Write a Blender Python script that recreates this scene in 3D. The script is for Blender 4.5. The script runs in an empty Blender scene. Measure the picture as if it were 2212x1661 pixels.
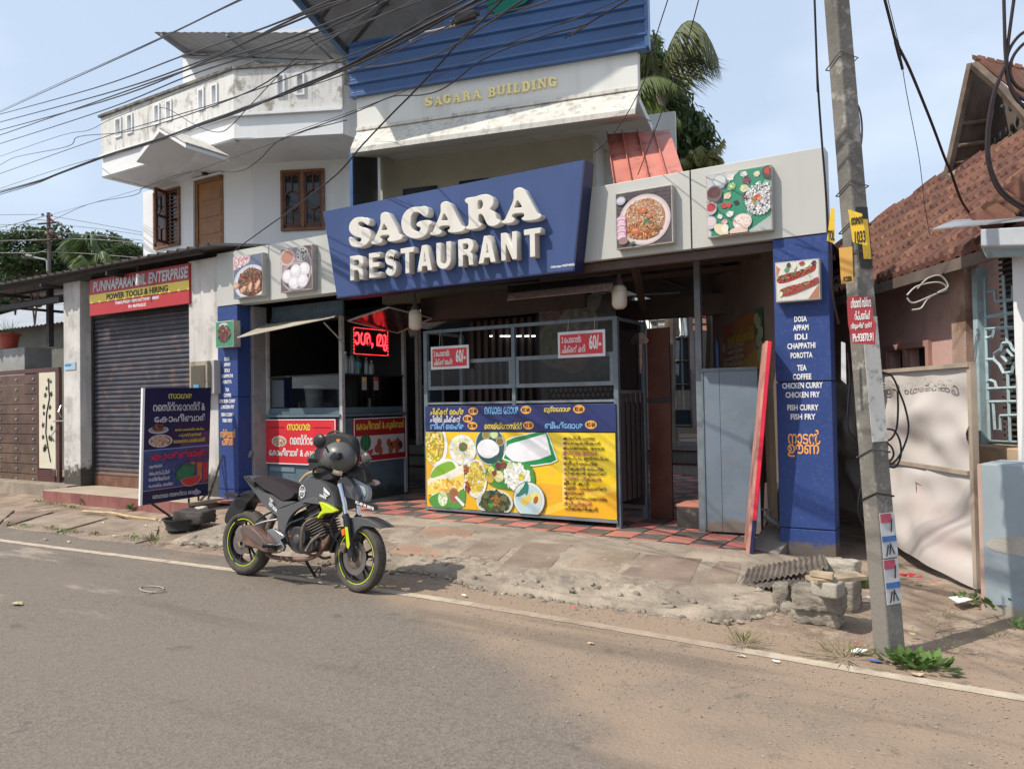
import bpy, bmesh, math, random
from mathutils import Vector, Matrix
from mathutils.geometry import tessellate_polygon
random.seed(7)
SC = bpy.context.scene
COL = SC.collection
rad = math.radians
# ---------------------------------------------------------------- camera
YAW, PITCH, ROLL, EYE = rad(31.4), rad(1.25), rad(-1.0), 1.65
FPX, CX, CY = 1650.0, 1106.0, 830.5          # focal length and centre on a 2212 px wide print of the view
_f0 = Vector((-math.sin(YAW), math.cos(YAW), 0)); _r0 = Vector((math.cos(YAW), math.sin(YAW), 0)); _u0 = Vector((0, 0, 1))
FWD = math.cos(PITCH) * _f0 + math.sin(PITCH) * _u0
_u1 = -math.sin(PITCH) * _f0 + math.cos(PITCH) * _u0
RGT = math.cos(ROLL) * _r0 + math.sin(ROLL) * _u1
UPV = -math.sin(ROLL) * _r0 + math.cos(ROLL) * _u1
CAM = Vector((0, 0, EYE))
cd = bpy.data.cameras.new('camera'); co = bpy.data.objects.new('camera', cd); COL.objects.link(co)
m = Matrix((RGT, UPV, -FWD)).transposed().to_4x4(); m.translation = CAM
co.matrix_world = m
cd.sensor_fit = 'HORIZONTAL'; cd.sensor_width = 36.0; cd.lens = 36.0 * FPX / 2212.0
cd.clip_start = 0.05; cd.clip_end = 2000
SC.camera = co
# ---------------------------------------------------------------- light
SUN = Vector((0.48, 0.65, -1.0)).normalized()
sd = bpy.data.lights.new('sun', 'SUN'); so = bpy.data.objects.new('sun', sd); COL.objects.link(so)
sd.energy = 4.0; sd.angle = rad(0.55); sd.color = (1.0, 0.93, 0.82)
so.rotation_euler = SUN.to_track_quat('-Z', 'Y').to_euler()
w = bpy.data.worlds.new('World'); SC.world = w; w.use_nodes = True
nt = w.node_tree; bg = nt.nodes['Background']
sky = nt.nodes.new('ShaderNodeTexSky'); sky.sky_type = 'NISHITA'; sky.sun_disc = False
sky.sun_elevation = math.asin(-SUN.z); sky.sun_rotation = math.atan2(-SUN.x, -SUN.y)
sky.air_density = 1.1; sky.dust_density = 3.0; sky.ozone_density = 1.0
tc = nt.nodes.new('ShaderNodeTexCoord'); mp = nt.nodes.new('ShaderNodeMapping'); mp.inputs['Scale'].default_value = (1.0, 1.0, 2.2)
nz = nt.nodes.new('ShaderNodeTexNoise'); nz.inputs['Scale'].default_value = 2.3; nz.inputs['Detail'].default_value = 5; nz.inputs['Roughness'].default_value = .5
rp = nt.nodes.new('ShaderNodeValToRGB'); rp.color_ramp.elements[0].position = .5; rp.color_ramp.elements[1].position = .78
rp.color_ramp.elements[0].color = (0, 0, 0, 1); rp.color_ramp.elements[1].color = (.22, .22, .22, 1)
mx = nt.nodes.new('ShaderNodeMixRGB'); mx.inputs[2].default_value = (10.5, 11.0, 11.8, 1)
hz = nt.nodes.new('ShaderNodeMixRGB'); hz.inputs[0].default_value = .68; hz.inputs[2].default_value = (4.6, 5.45, 6.7, 1)
L = nt.links.new
L(tc.outputs['Generated'], mp.inputs[0]); L(mp.outputs[0], nz.inputs[0]); L(nz.outputs[0], rp.inputs[0])
L(sky.outputs[0], hz.inputs[1]); L(hz.outputs[0], mx.inputs[1]); L(rp.outputs[0], mx.inputs[0]); L(mx.outputs[0], bg.inputs[0])
bg.inputs[1].default_value = 0.145
SC.view_settings.view_transform = 'Standard'; SC.view_settings.look = 'None'
SC.view_settings.gamma = 1.0; SC.view_settings.exposure = 0.15; SC.view_settings.use_curve_mapping = False
SC.cycles.max_bounces = 7; SC.cycles.diffuse_bounces = 4; SC.cycles.glossy_bounces = 3; SC.cycles.transmission_bounces = 4
SC.cycles.transparent_max_bounces = 8
# ---------------------------------------------------------------- helpers
def sc2(u, v): return u, v
def Z(ox, oy, s):                      # turns a reading on an enlarged crop into print coordinates
 return lambda x, y: ((ox + x / s) / 1.7360, (oy + y / s) / 1.7360)
def ray(u, v): return FWD + RGT * ((u - CX) / FPX) - UPV * ((v - CY) / FPX)
def at(u, v, Y=None, X=None, Zc=None):
 r = ray(u, v)
 t = Y / r.y if Y is not None else (X / r.x if X is not None else (Zc - EYE) / r.z)
 return CAM + r * t
def at_depth(u, v, d): return CAM + ray(u, v) * d
class Frame:
 def __init__(s, o=(0, 0, 0), yaw=0., tilt=0., roll=0.):
  s.M = Matrix.Translation(Vector(o)) @ Matrix.Rotation(rad(yaw), 4, 'Z') @ Matrix.Rotation(rad(tilt), 4, 'X') @ Matrix.Rotation(rad(roll), 4, 'Y')
  s.I = s.M.inverted()
 def hit(s, u, v, y=0.):            # where the sight line through (u, v) meets this frame's plane y
  c = s.I @ CAM; d = s.I.to_3x3() @ ray(u, v)
  p = c + d * ((y - c.y) / d.y); return (p.x, p.z)
 def hitx(s, u, v, x=0.):
  c = s.I @ CAM; d = s.I.to_3x3() @ ray(u, v)
  p = c + d * ((x - c.x) / d.x); return (p.y, p.z)
 def hitz(s, u, v, z=0.):
  c = s.I @ CAM; d = s.I.to_3x3() @ ray(u, v)
  p = c + d * ((z - c.z) / d.z); return (p.x, p.y)
 def w(s, x, y, z): return s.M @ Vector((x, y, z))
W = Frame()
def catmull(pts, n=4, closed=True):
 out = []; N = len(pts)
 rng = range(N) if closed else range(N - 1)
 for i in rng:
  if closed: p0, p1, p2, p3 = pts[i - 1], pts[i], pts[(i + 1) % N], pts[(i + 2) % N]
  else: p0, p1, p2, p3 = pts[max(i - 1, 0)], pts[i], pts[i + 1], pts[min(i + 2, N - 1)]
  for k in range(n):
   t = k / n
   out.append(tuple(.5 * ((2 * b) + (c - a) * t + (2 * a - 5 * b + 4 * c - d) * t * t + (-a + 3 * b - 3 * c + d) * t ** 3) for a, b, c, d in zip(p0, p1, p2, p3)))
 if not closed: out.append(tuple(pts[-1]))
 return out
# materials
MATS = {}
def mat(name, color, rough=.65, metal=0., var=.12, vs=2.5, bump=.0, bs=60., rnd=.0, spot=None, streak=None, low=None, spec=.4, coat=0., alpha=1.):
 """spot/streak = (colour, amount, scale): blotches / run marks; low = (colour, z0, z1): weathering near the ground"""
 if name in MATS: return MATS[name]
 m = bpy.data.materials.new(name); m.use_nodes = True; MATS[name] = m
 nt = m.node_tree; N = nt.nodes; L = nt.links.new; b = N['Principled BSDF']
 b.inputs['Roughness'].default_value = rough; b.inputs['Metallic'].default_value = metal
 b.inputs['Specular IOR Level'].default_value = spec; b.inputs['Coat Weight'].default_value = coat
 g = N.new('ShaderNodeNewGeometry'); src = g.outputs['Position']
 def noise(sc, det=4, scale3=None, rgh=.55):
  n = N.new('ShaderNodeTexNoise'); n.inputs['Scale'].default_value = sc; n.inputs['Detail'].default_value = det; n.inputs['Roughness'].default_value = rgh
  if scale3:
   mp = N.new('ShaderNodeMapping'); mp.inputs['Scale'].default_value = scale3; L(src, mp.inputs[0]); L(mp.outputs[0], n.inputs[0])
  else: L(src, n.inputs[0])
  return n.outputs[0]
 def math_(op, a, c, d=None):
  n = N.new('ShaderNodeMath'); n.operation = op
  for i, q in enumerate((a, c, d)):
   if q is None: continue
   if isinstance(q, (int, float)): n.inputs[i].default_value = q
   else: L(q, n.inputs[i])
  return n.outputs[0]
 def ramp(x, a, c):
  n = N.new('ShaderNodeMapRange'); n.interpolation_type = 'SMOOTHSTEP'
  n.inputs[1].default_value = a; n.inputs[2].default_value = c; L(x, n.inputs[0]); return n.outputs[0]
 def mix(f, a, c):
  n = N.new('ShaderNodeMixRGB')
  if isinstance(f, float): n.inputs[0].default_value = f
  else: L(f, n.inputs[0])
  for i, q in ((1, a), (2, c)):
   if isinstance(q, tuple): n.inputs[i].default_value = (*q, 1)
   else: L(q, n.inputs[i])
  return n.outputs[0]
 n1 = noise(vs, 5)
 hi = tuple(min(1, c * (1 + var)) for c in color); lo = tuple(c * (1 - var) for c in color)
 c = mix(ramp(n1, .3, .7), lo, hi)
 if rnd:
  oi = N.new('ShaderNodeObjectInfo'); hs = N.new('ShaderNodeHueSaturation'); L(c, hs.inputs['Color'])
  L(math_('MULTIPLY_ADD', oi.outputs['Random'], 2 * rnd, 1 - rnd), hs.inputs['Value'])
  L(math_('MULTIPLY_ADD', oi.outputs['Random'], .02, .49), hs.inputs['Hue']); c = hs.outputs[0]
 if streak:
  s_ = noise(streak[2], 4, (1, 1, .12)); c = mix(math_('MULTIPLY', ramp(s_, .5, .72), streak[1]), c, streak[0])
 if spot:
  s_ = noise(spot[2], 6, rgh=.65); c = mix(math_('MULTIPLY', ramp(s_, .52, .66), spot[1]), c, spot[0])
 if low:
  sp = N.new('ShaderNodeSeparateXYZ'); L(src, sp.inputs[0])
  h = ramp(sp.outputs[2], low[2], low[1]); q = noise(7, 6, rgh=.7)
  c = mix(ramp(math_('ADD', h, q), 1.0, 1.25), c, low[0])
 L(c, b.inputs['Base Color'])
 if bump:
  bn = N.new('ShaderNodeBump'); bn.inputs['Strength'].default_value = min(1, bump); bn.inputs['Distance'].default_value = .01
  L(noise(bs, 5), bn.inputs['Height']); L(bn.outputs[0], b.inputs['Normal'])
 if rough > .25:
  L(math_('MULTIPLY_ADD', n1, .25, rough - .12), b.inputs['Roughness'])
 return m
def glass_mat(name, tint=(.02, .025, .03), rough=.04, trans=.0):
 if name in MATS: return MATS[name]
 m = bpy.data.materials.new(name); m.use_nodes = True; MATS[name] = m
 nt = m.node_tree; N = nt.nodes; L = nt.links.new
 b = N['Principled BSDF']; b.inputs['Base Color'].default_value = (*tint, 1); b.inputs['Roughness'].default_value = rough
 b.inputs['Specular IOR Level'].default_value = .5
 if trans:
  t = N.new('ShaderNodeBsdfTransparent'); t.inputs[0].default_value = (.8, .82, .82, 1); g = N.new('ShaderNodeBsdfGlossy'); g.inputs['Roughness'].default_value = .03
  mx = N.new('ShaderNodeMixShader'); lw = N.new('ShaderNodeFresnel'); lw.inputs[0].default_value = 1.0 + (1 - trans) * 2.6; L(lw.outputs[0], mx.inputs[0])
  L(t.outputs[0], mx.inputs[1]); L(g.outputs[0], mx.inputs[2]); L(mx.outputs[0], N['Material Output'].inputs[0])
 return m
def emit_mat(name, col, s):
 m = bpy.data.materials.new(name); m.use_nodes = True; b = m.node_tree.nodes['Principled BSDF']
 b.inputs['Base Color'].default_value = (*col, 1); b.inputs['Emission Color'].default_value = (*col, 1); b.inputs['Emission Strength'].default_value = s; return m
def ink_mat(name, rough=.35, grime=.12):
 """printed film: colour comes from the print itself (vertex colour), with faint grime"""
 if name in MATS: return MATS[name]
 m = bpy.data.materials.new(name); m.use_nodes = True; MATS[name] = m
 nt = m.node_tree; N = nt.nodes; L = nt.links.new; b = N['Principled BSDF']
 a = N.new('ShaderNodeVertexColor'); a.layer_name = 'ink'; n = N.new('ShaderNodeTexNoise'); n.inputs['Scale'].default_value = 9; n.inputs['Detail'].default_value = 5
 g = N.new('ShaderNodeNewGeometry'); L(g.outputs['Position'], n.inputs[0])
 r = N.new('ShaderNodeMapRange'); r.inputs[1].default_value = .45; r.inputs[2].default_value = .8; r.inputs[4].default_value = grime * 2; L(n.outputs[0], r.inputs[0])
 mx = N.new('ShaderNodeMixRGB'); mx.inputs[2].default_value = (.25, .22, .19, 1)
 L(r.outputs[0], mx.inputs[0]); L(a.outputs[0], mx.inputs[1]); L(mx.outputs[0], b.inputs['Base Color'])
 b.inputs['Roughness'].default_value = rough; return m
# things
def tag(o, label, cat, group=None, kind=None):
 if label: o['label'] = label
 if cat: o['category'] = cat
 if group: o['group'] = group
 if kind: o['kind'] = kind
 return o
def thing(name, label, cat, loc=(0, 0, 0), group=None, F=None):
 o = bpy.data.objects.new(name, None); COL.objects.link(o); o.empty_display_size = .1
 if F is not None: o.matrix_world = F.M
 else: o.location = loc; o.matrix_world = Matrix.Translation(Vector(loc))
 return tag(o, label, cat, group)
WM = {}
def wmat(o):
 if o is None: return Matrix()
 m = o.matrix_basis.copy()
 if o.parent: m = wmat(o.parent) @ m
 return m
class MB:
 """collects polygons in a frame, then links them as one mesh object"""
 def __init__(s, F=None): s.v = []; s.f = []; s.F = F; s.mi = []; s.m = 0; s.col = []; s.c = None
 def add(s, vs, fs):
  n = len(s.v); s.v += [Vector(q) for q in vs]
  for f in fs: s.f.append([n + i for i in f]); s.mi.append(s.m); s.col.append(s.c)
  return s
 def box(s, x0, x1, y0, y1, z0, z1, M=None):
  vs = [Vector((x, y, z)) for z in (z0, z1) for y in (y0, y1) for x in (x0, x1)]
  if M is not None: vs = [M @ q for q in vs]
  return s.add(vs, [(0, 2, 3, 1), (4, 5, 7, 6), (0, 1, 5, 4), (2, 6, 7, 3), (0, 4, 6, 2), (1, 3, 7, 5)])
 def quad(s, a, b, c, d): return s.add([a, b, c, d], [(0, 1, 2, 3)])
 def slab(s, poly, n, t):            # poly: planar loop, thickness t along n
  n = Vector(n); N = len(poly); a = [Vector(p) for p in poly]; b = [p + n * t for p in a]
  return s.add(a + b, [tuple(range(N)), tuple(range(2 * N - 1, N - 1, -1))] + [(i, (i + 1) % N, N + (i + 1) % N, N + i)[::-1] for i in range(N)])
 def prism(s, pts, y0, y1):          # pts (x, z) loop; extruded along y
  N = len(pts); a = [Vector((x, y0, z)) for x, z in pts]; b = [Vector((x, y1, z)) for x, z in pts]
  tri = tessellate_polygon([[Vector((x, z, 0)) for x, z in pts]])
  fs = [tuple(t) for t in tri] + [tuple(N + i for i in reversed(t)) for t in tri] + [(i, (i + 1) % N, N + (i + 1) % N, N + i) for i in range(N)]
  return s.add(a + b, fs)
 def tube(s, path, r, n=6, cap=True, taper=None):
  P = [Vector(p) for p in path]; rings = []; up = Vector((0, 0, 1))
  for i, p in enumerate(P):
   d = (P[min(i + 1, len(P) - 1)] - P[max(i - 1, 0)]).normalized()
   if abs(d.dot(up)) > .95: up = Vector((1, 0, 0)) if abs(d.x) < .9 else Vector((0, 1, 0))
   a = d.cross(up).normalized(); b = a.cross(d).normalized(); up = b
   rr = r if taper is None else r * (1 + (taper - 1) * i / (len(P) - 1))
   rings.append([p + a * math.cos(2 * math.pi * k / n) * rr + b * math.sin(2 * math.pi * k / n) * rr for k in range(n)])
  vs = [q for R in rings for q in R]; fs = []
  for i in range(len(P) - 1):
   for k in range(n): fs.append((i * n + k, i * n + (k + 1) % n, (i + 1) * n + (k + 1) % n, (i + 1) * n + k))
  if cap: fs += [tuple(range(n - 1, -1, -1)), tuple(range((len(P) - 1) * n, len(P) * n))]
  return s.add(vs, fs)
 def lathe(s, prof, c=(0, 0, 0), ax='z', n=16):
  vs = []; fs = []; c = Vector(c)
  for r, h in prof:
   for k in range(n):
    a = 2 * math.pi * k / n; x, y = r * math.cos(a), r * math.sin(a)
    vs.append(c + (Vector((x, y, h)) if ax == 'z' else Vector((x, h, y)) if ax == 'y' else Vector((h, x, y))))
  for i in range(len(prof) - 1):
   for k in range(n): fs.append((i * n + k, i * n + (k + 1) % n, (i + 1) * n + (k + 1) % n, (i + 1) * n + k))
  return s.add(vs, fs)
 def ball(s, c, r, n=8, m=6, M=None, jit=0., rng=random):
  rx, ry, rz = r if isinstance(r, tuple) else (r, r, r); vs = []; fs = []
  for i in range(m + 1):
   th = math.pi * i / m
   for k in range(n):
    ph = 2 * math.pi * k / n; j = 1 + rng.uniform(-jit, jit)
    q = Vector((rx * math.sin(th) * math.cos(ph) * j, ry * math.sin(th) * math.sin(ph) * j, rz * math.cos(th) * j))
    vs.append((M @ q if M is not None else q) + Vector(c))
  for i in range(m):
   for k in range(n): fs.append((i * n + k, (i + 1) * n + k, (i + 1) * n + (k + 1) % n, i * n + (k + 1) % n))
  return s.add(vs, fs)
 def build(s, name, mt, parent=None, smooth=False, bevel=0., label=None, kind=None, cat=None, group=None, seg=2, data_only=False):
  me = bpy.data.meshes.new(name)
  M = s.F.M if s.F else Matrix()
  M = wmat(parent).inverted() @ M
  me.from_pydata([tuple(M @ v) for v in s.v], [], s.f)
  for q in (mt if isinstance(mt, (list, tuple)) else [mt]): me.materials.append(q)
  if len(me.polygons) == len(s.mi): me.polygons.foreach_set('material_index', s.mi)
  if any(c is not None for c in s.col):
   ca = me.color_attributes.new('ink', 'FLOAT_COLOR', 'CORNER'); buf = []
   for p, c in zip(me.polygons, s.col):
    for _ in p.vertices: buf += [*(c or (1, 1, 1)), 1.]
   ca.data.foreach_set('color', buf)
  if smooth: me.polygons.foreach_set('use_smooth', [True] * len(me.polygons))
  me.update()
  bm = bmesh.new(); bm.from_mesh(me); bmesh.ops.recalc_face_normals(bm, faces=bm.faces); bm.to_mesh(me); bm.free()
  o = bpy.data.objects.new(name, me); COL.objects.link(o); o.parent = parent
  if bevel:
   b = o.modifiers.new('edge', 'BEVEL'); b.width = bevel; b.segments = seg; b.limit_method = 'ANGLE'; b.angle_limit = rad(40)
  if smooth:
   e = o.modifiers.new('ws', 'WEIGHTED_NORMAL') if False else None
   try: me.set_sharp_from_angle(angle=rad(42))
   except Exception: pass
  if label: o['label'] = label
  if cat: o['category'] = cat
  if group: o['group'] = group
  if kind: o['kind'] = kind
  return o
def copy_piece(o, loc=None, parent=None, M=None):
 c = o.copy(); COL.objects.link(c); c.parent = parent if parent is not None else o.parent
 if M is not None: c.matrix_basis = M
 elif loc is not None: c.location = loc
 return c
def shape(loops, depth, mt, parent, name, F, y, bevel=0., off=0., res=1, label=None):
 """flat outline(s) in the frame's (x, z) plane, raised by depth towards the viewer from plane y"""
 cu = bpy.data.curves.new(name, 'CURVE'); cu.dimensions = '2D'; cu.fill_mode = 'BOTH'
 for lp in loops:
  sp = cu.splines.new('POLY'); sp.points.add(len(lp) - 1); sp.use_cyclic_u = True
  for p, q in zip(sp.points, lp): p.co = (q[0], q[1], 0, 1)
 cu.extrude = max(depth / 2 - bevel, .0005); cu.bevel_depth = bevel; cu.bevel_resolution = res; cu.offset = -bevel + off
 return curve_to(cu, name, mt, parent, F, y, depth, label=label)
def curve_to(cu, name, mt, parent, F, y, depth, fit=None, label=None):
 o = bpy.data.objects.new(name, cu); COL.objects.link(o)
 dg = bpy.context.evaluated_depsgraph_get(); dg.update()
 me = bpy.data.meshes.new_from_object(o.evaluated_get(dg)); bpy.data.objects.remove(o); bpy.data.curves.remove(cu)
 if fit and len(me.vertices):
  xs = [v.co.x for v in me.vertices]; ys = [v.co.y for v in me.vertices]
  x0, z1, wd, ht, ctr = fit; a, b, c_, d = min(xs), max(xs), min(ys), max(ys)
  sx = wd / (b - a) if wd else (ht / (d - c_)); sy = ht / (d - c_) if ht else sx
  xo = x0 - (b - a) * sx / 2 if ctr else x0
  for v in me.vertices: v.co.x = xo + (v.co.x - a) * sx; v.co.y = z1 - (d - v.co.y) * sy
 M = wmat(parent).inverted() @ F.M
 for v in me.vertices: v.co = M @ Vector((v.co.x, y - depth / 2 - v.co.z, v.co.y))
 me.materials.clear(); me.materials.append(mt); me.name = name
 for p in me.polygons: p.material_index = 0
 n = bpy.data.objects.new(name, me); COL.objects.link(n); n.parent = parent
 if label: n['label'] = label
 return n
def text(body, F, x, z1, wd, ht, mt, parent, y=0., d=.003, bold=.02, center=False, name='lettering', shear=0., label=None, spacing=1.):
 cu = bpy.data.curves.new(name, 'FONT'); cu.body = body; cu.extrude = d / 2; cu.offset = bold; cu.resolution_u = 2; cu.shear = shear; cu.space_character = spacing
 o = curve_to(cu, name, mt, parent, F, y, d, fit=(x, z1, wd, ht, center), label=label) if True else None
 return o
# ---------------------------------------------------------------- ground
def sstep(a, b, x):
 t = max(0., min(1., (x - a) / (b - a))); return t * t * (3 - 2 * t)
def floor_z(x): return .09 + (-1.7 - max(min(x, -.5), -12.)) * .0145
def gz(x, y):
 k = sstep(-9.3, -10.3, x)
 return sstep(5.35, 7.5, y) * (floor_z(x) * (1 - k) + .055 * k) - .012
from mathutils import noise as mn
def nz_(x, y, s=1., z=0.): return mn.noise(Vector((x * s, y * s, z)))
def fbm(x, y, s, z=0.): return mn.fractal(Vector((x * s, y * s, z)), 1., 2., 4)
def road_mat():
 m = bpy.data.materials.new('asphalt'); m.use_nodes = True; nt = m.node_tree; N = nt.nodes; L = nt.links.new; b = N['Principled BSDF']
 g = N.new('ShaderNodeNewGeometry'); P = g.outputs['Position']
 def noise(sc, det=5, r=.6, s3=None):
  n = N.new('ShaderNodeTexNoise'); n.inputs['Scale'].default_value = sc; n.inputs['Detail'].default_value = det; n.inputs['Roughness'].default_value = r
  q = P
  if s3: mp = N.new('ShaderNodeMapping'); mp.inputs['Scale'].default_value = s3; L(P, mp.inputs[0]); q = mp.outputs[0]
  L(q, n.inputs[0]); return n.outputs[0]
 def rng(x, a, c, lo=0., hi=1.):
  n = N.new('ShaderNodeMapRange'); n.interpolation_type = 'SMOOTHSTEP'; n.inputs[1].default_value = a; n.inputs[2].default_value = c; n.inputs[3].default_value = lo; n.inputs[4].default_value = hi; L(x, n.inputs[0]); return n.outputs[0]
 def mt(op, a, c):
  n = N.new('ShaderNodeMath'); n.operation = op
  for i, q in enumerate((a, c)):
   if isinstance(q, (int, float)): n.inputs[i].default_value = q
   else: L(q, n.inputs[i])
  return n.outputs[0]
 def mix(f, a, c):
  n = N.new('ShaderNodeMixRGB')
  if isinstance(f, float): n.inputs[0].default_value = f
  else: L(f, n.inputs[0])
  for i, q in ((1, a), (2, c)):
   if isinstance(q, tuple): n.inputs[i].default_value = (*q, 1)
   else: L(q, n.inputs[i])
  return n.outputs[0]
 v = N.new('ShaderNodeTexVoronoi'); v.inputs['Scale'].default_value = 55; L(P, v.inputs[0])
 v2 = N.new('ShaderNodeTexVoronoi'); v2.inputs['Scale'].default_value = 120; L(P, v2.inputs[0])
 c = mix(rng(v.outputs['Color'], .1, .9), (.132, .110, .091), (.200, .170, .141))
 c = mix(rng(noise(90, 3), .4, .75), c, (.225, .19, .156))
 c = mix(rng(noise(.55, 4), .35, .7, 0, .55), c, (.20, .165, .135))
 sp = N.new('ShaderNodeSeparateXYZ'); L(P, sp.inputs[0]); X, Y = sp.outputs[0], sp.outputs[1]
 # dust washed over from the verge: most on the right, nearest the edge line
 d = rng(mt('ADD', Y, mt('MULTIPLY', X, .62)), 1.75, 2.9, 0, .85); d = mt('ADD', d, rng(Y, 4.5, 5.1, 0, .35)); d = mt('ADD', d, mt('MULTIPLY', mt('SUBTRACT', noise(1.1, 6, .62), .5), 1.6))
 c = mix(rng(d, .3, 1.05, 0, .85), c, (.32, .235, .168))
 t_ = noise(.9, 5, .62, (.25, 1.6, 1)); c = mix(rng(t_, .52, .68, 0, .45), c, (.095, .082, .07)); t_ = noise(3.1, 6, .7); c = mix(rng(t_, .60, .68, 0, .5), c, (.09, .078, .067))
 # pale scuffs on the far left lane
 s = noise(1.3, 6, .7, (.35, 1.4, 1)); s = mt('MULTIPLY', rng(s, .56, .68, 0, .6), rng(X, -5.0, -7.5)); c = mix(s, c, (.40, .33, .265))
 L(c, b.inputs['Base Color']); b.inputs['Roughness'].default_value = .9; b.inputs['Specular IOR Level'].default_value = .25
 h = mt('ADD', mt('MULTIPLY', v.outputs['Distance'], .7), mt('ADD', mt('MULTIPLY', noise(26, 5), 1.5), mt('MULTIPLY', v2.outputs['Distance'], .3)))
 bn = N.new('ShaderNodeBump'); bn.inputs['Strength'].default_value = .42; bn.inputs['Distance'].default_value = .010; L(h, bn.inputs['Height']); L(bn.outputs[0], b.inputs['Normal'])
 return m
ASPH = road_mat()
DIRT = mat('dry dirt', (.265, .20, .152), .95, var=.3, vs=1.6, bump=.9, bs=45, spot=((.42, .34, .26), .7, 5), spec=.15)
FARG = mat('far ground', (.16, .14, .09), .95, var=.3, vs=.2)
CONC = mat('old concrete', (.31, .26, .205), .92, var=.25, vs=2.2, bump=1., bs=38, spot=((.20, .165, .135), .75, 3.4), spec=.2)
SLAB = mat('worn slab', (.265, .205, .16), .9, var=.22, vs=2.6, bump=.7, bs=40, spot=((.22, .18, .145), .6, 6), rnd=.12, spec=.2)
REDSLAB = mat('reddish slab', (.33, .215, .155), .9, var=.18, vs=2.6, bump=.6, bs=50, spot=((.27, .20, .155), .5, 6), spec=.2)
PAINTLINE = mat('worn line paint', (.47, .395, .30), .85, var=.12, vs=9, bump=.5, bs=60, spot=((.30, .25, .20), .97, 2.6))
mb = MB(); mb.quad((-400, -400, -.06), (400, -400, -.06), (400, 600, -.06), (-400, 600, -.06)); mb.build('ground', FARG, kind='structure')
mb = MB()
xs = [-90, -40, -25, -18, -14, -11, -8, -5, -2, 1, 5, 12, 40]
def edge_y(x): return 5.60 + .07 * math.sin(x * 1.1) + .05 * math.sin(x * 2.7 + 1) - .25 * sstep(-9, -14, x)
N_ = 160
top = [(-90 + 130 * (i / N_), ) for i in range(N_ + 1)]
for i in range(N_):
 a = top[i][0]; b_ = top[i + 1][0]
 mb.quad((a, -9, 0), (b_, -9, 0), (b_, edge_y(b_), 0), (a, edge_y(a), 0))
mb.build('road', ASPH, kind='structure')
# edge line, worn, following the road edge
mb = MB(); LP = [(-60, 4.8), (-25, 4.8), (-14, 4.86), (-10.64, 4.9), (-7.2, 5.08), (-4.5, 5.17), (-3, 5.13), (-1.4, 5.05), (.17, 4.97), (3, 4.9), (14, 4.8)]
pp = catmull(LP, 40, False)
FAINT = mat('faint line paint', (.36, .285, .215), .9, vs=9, spot=((.30, .235, .175), 1., 2)); mb2 = MB()
for a, b_ in zip(pp, pp[1:]):
 j1, j2, j3, j4 = [.052 + .012 * nz_(q[0], s_, 9) + .008 * nz_(q[0], s_, 31) for q in (a, b_) for s_ in (1., 5.)]; (mb2 if -3.6 < a[0] < -1.45 else mb).quad((a[0], a[1] - j1, .004), (b_[0], b_[1] - j3, .004), (b_[0], b_[1] + j4, .004), (a[0], a[1] + j2, .004))
mb.build('road_edge_line', PAINTLINE, kind='structure'); mb2.build('road_edge_line', FAINT, kind='structure')
# dirt verge running into the yards
mb = MB(); nx, ny = 300, 52; x0, x1 = -32., 9.
def gy(j): return 5.2 + (j / ny) ** 1.35 * 9.0
vs = []
for j in range(ny + 1):
 for i in range(nx + 1):
  x = x0 + (x1 - x0) * i / nx; y = gy(j)
  vs.append((x, y, gz(x, y) + (.018 * fbm(x, y, 2.1) + .010 * nz_(x, y, 8)) * sstep(5.3, 5.7, y) + (-.02 if y < 5.45 else 0)))
mb.add(vs, [(j * (nx + 1) + i, j * (nx + 1) + i + 1, (j + 1) * (nx + 1) + i + 1, (j + 1) * (nx + 1) + i) for j in range(ny) for i in range(nx)])
mb.build('verge', DIRT, smooth=True, kind='structure')
# rough concrete ramp in front of the restaurant
def apron_front(x): return 5.63 + .05 * math.sin(2.3 * x) + .07 * nz_(x, 3, 1.7) - .12 * math.exp(-((x + 2.1) / .9) ** 2) + .12 * sstep(-3.6, -4.6, x)
mb = MB(); nx, ny = 330, 92; x0, x1 = -8.6, -1.25; vs = []
for j in range(ny + 1):
 for i in range(nx + 1):
  x = x0 + (x1 - x0) * i / nx; fr = apron_front(x) if x < -1.9 else apron_front(-1.9) + (x + 1.9) ** 2 * 1.4
  t = (j / ny) ** 1.25; y = fr + (7.62 - fr) * t + (.03 * nz_(x, j, 7) if j == 0 else 0)
  fall = sstep(0, .035, t) * (sstep(-1.27, -1.36, x)) * sstep(-8.6, -8.3, x)
  lump = .012 * nz_(x, y, 9) + .009 * nz_(x, y, 22) + .02 * nz_(x, y, 2.2)
  rough = sstep(.42, .12, t) * .9 + .35; lump += .010 * abs(nz_(x, y, 30, 3.3)) + .006 * nz_(x, y, 55)
  if 5.9 < y < 6.25 and -3.6 < x < -2.2: rough += 1.
  vs.append((x, y, gz(x, y) - .05 + fall * (.108 + lump * rough * .95)))
mb.add(vs, [(j * (nx + 1) + i, j * (nx + 1) + i + 1, (j + 1) * (nx + 1) + i + 1, (j + 1) * (nx + 1) + i) for j in range(ny) for i in range(nx)])
APRON = mb.build('concrete_apron', CONC, smooth=True, kind='structure')
rk_ = random.Random(31); mb = MB()
for k in range(420):
 x = rk_.uniform(-8.2, -1.35); y = apron_front(min(x, -1.9)) + (max(0, x + 1.9) ** 2) * 1.4 + rk_.gauss(.03, .045) + (rk_.uniform(0, .5) if k % 5 == 0 else 0); s = rk_.uniform(.008, .03); mb.ball((x, y, gz(x, y) + .012 + (.05 if y > apron_front(min(x, -1.9)) + .1 + (max(0, x + 1.9) ** 2) * 1.4 else 0)), (s * rk_.uniform(.8, 1.8), s, s * .8), 6, 4, jit=.25, rng=rk_)
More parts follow.
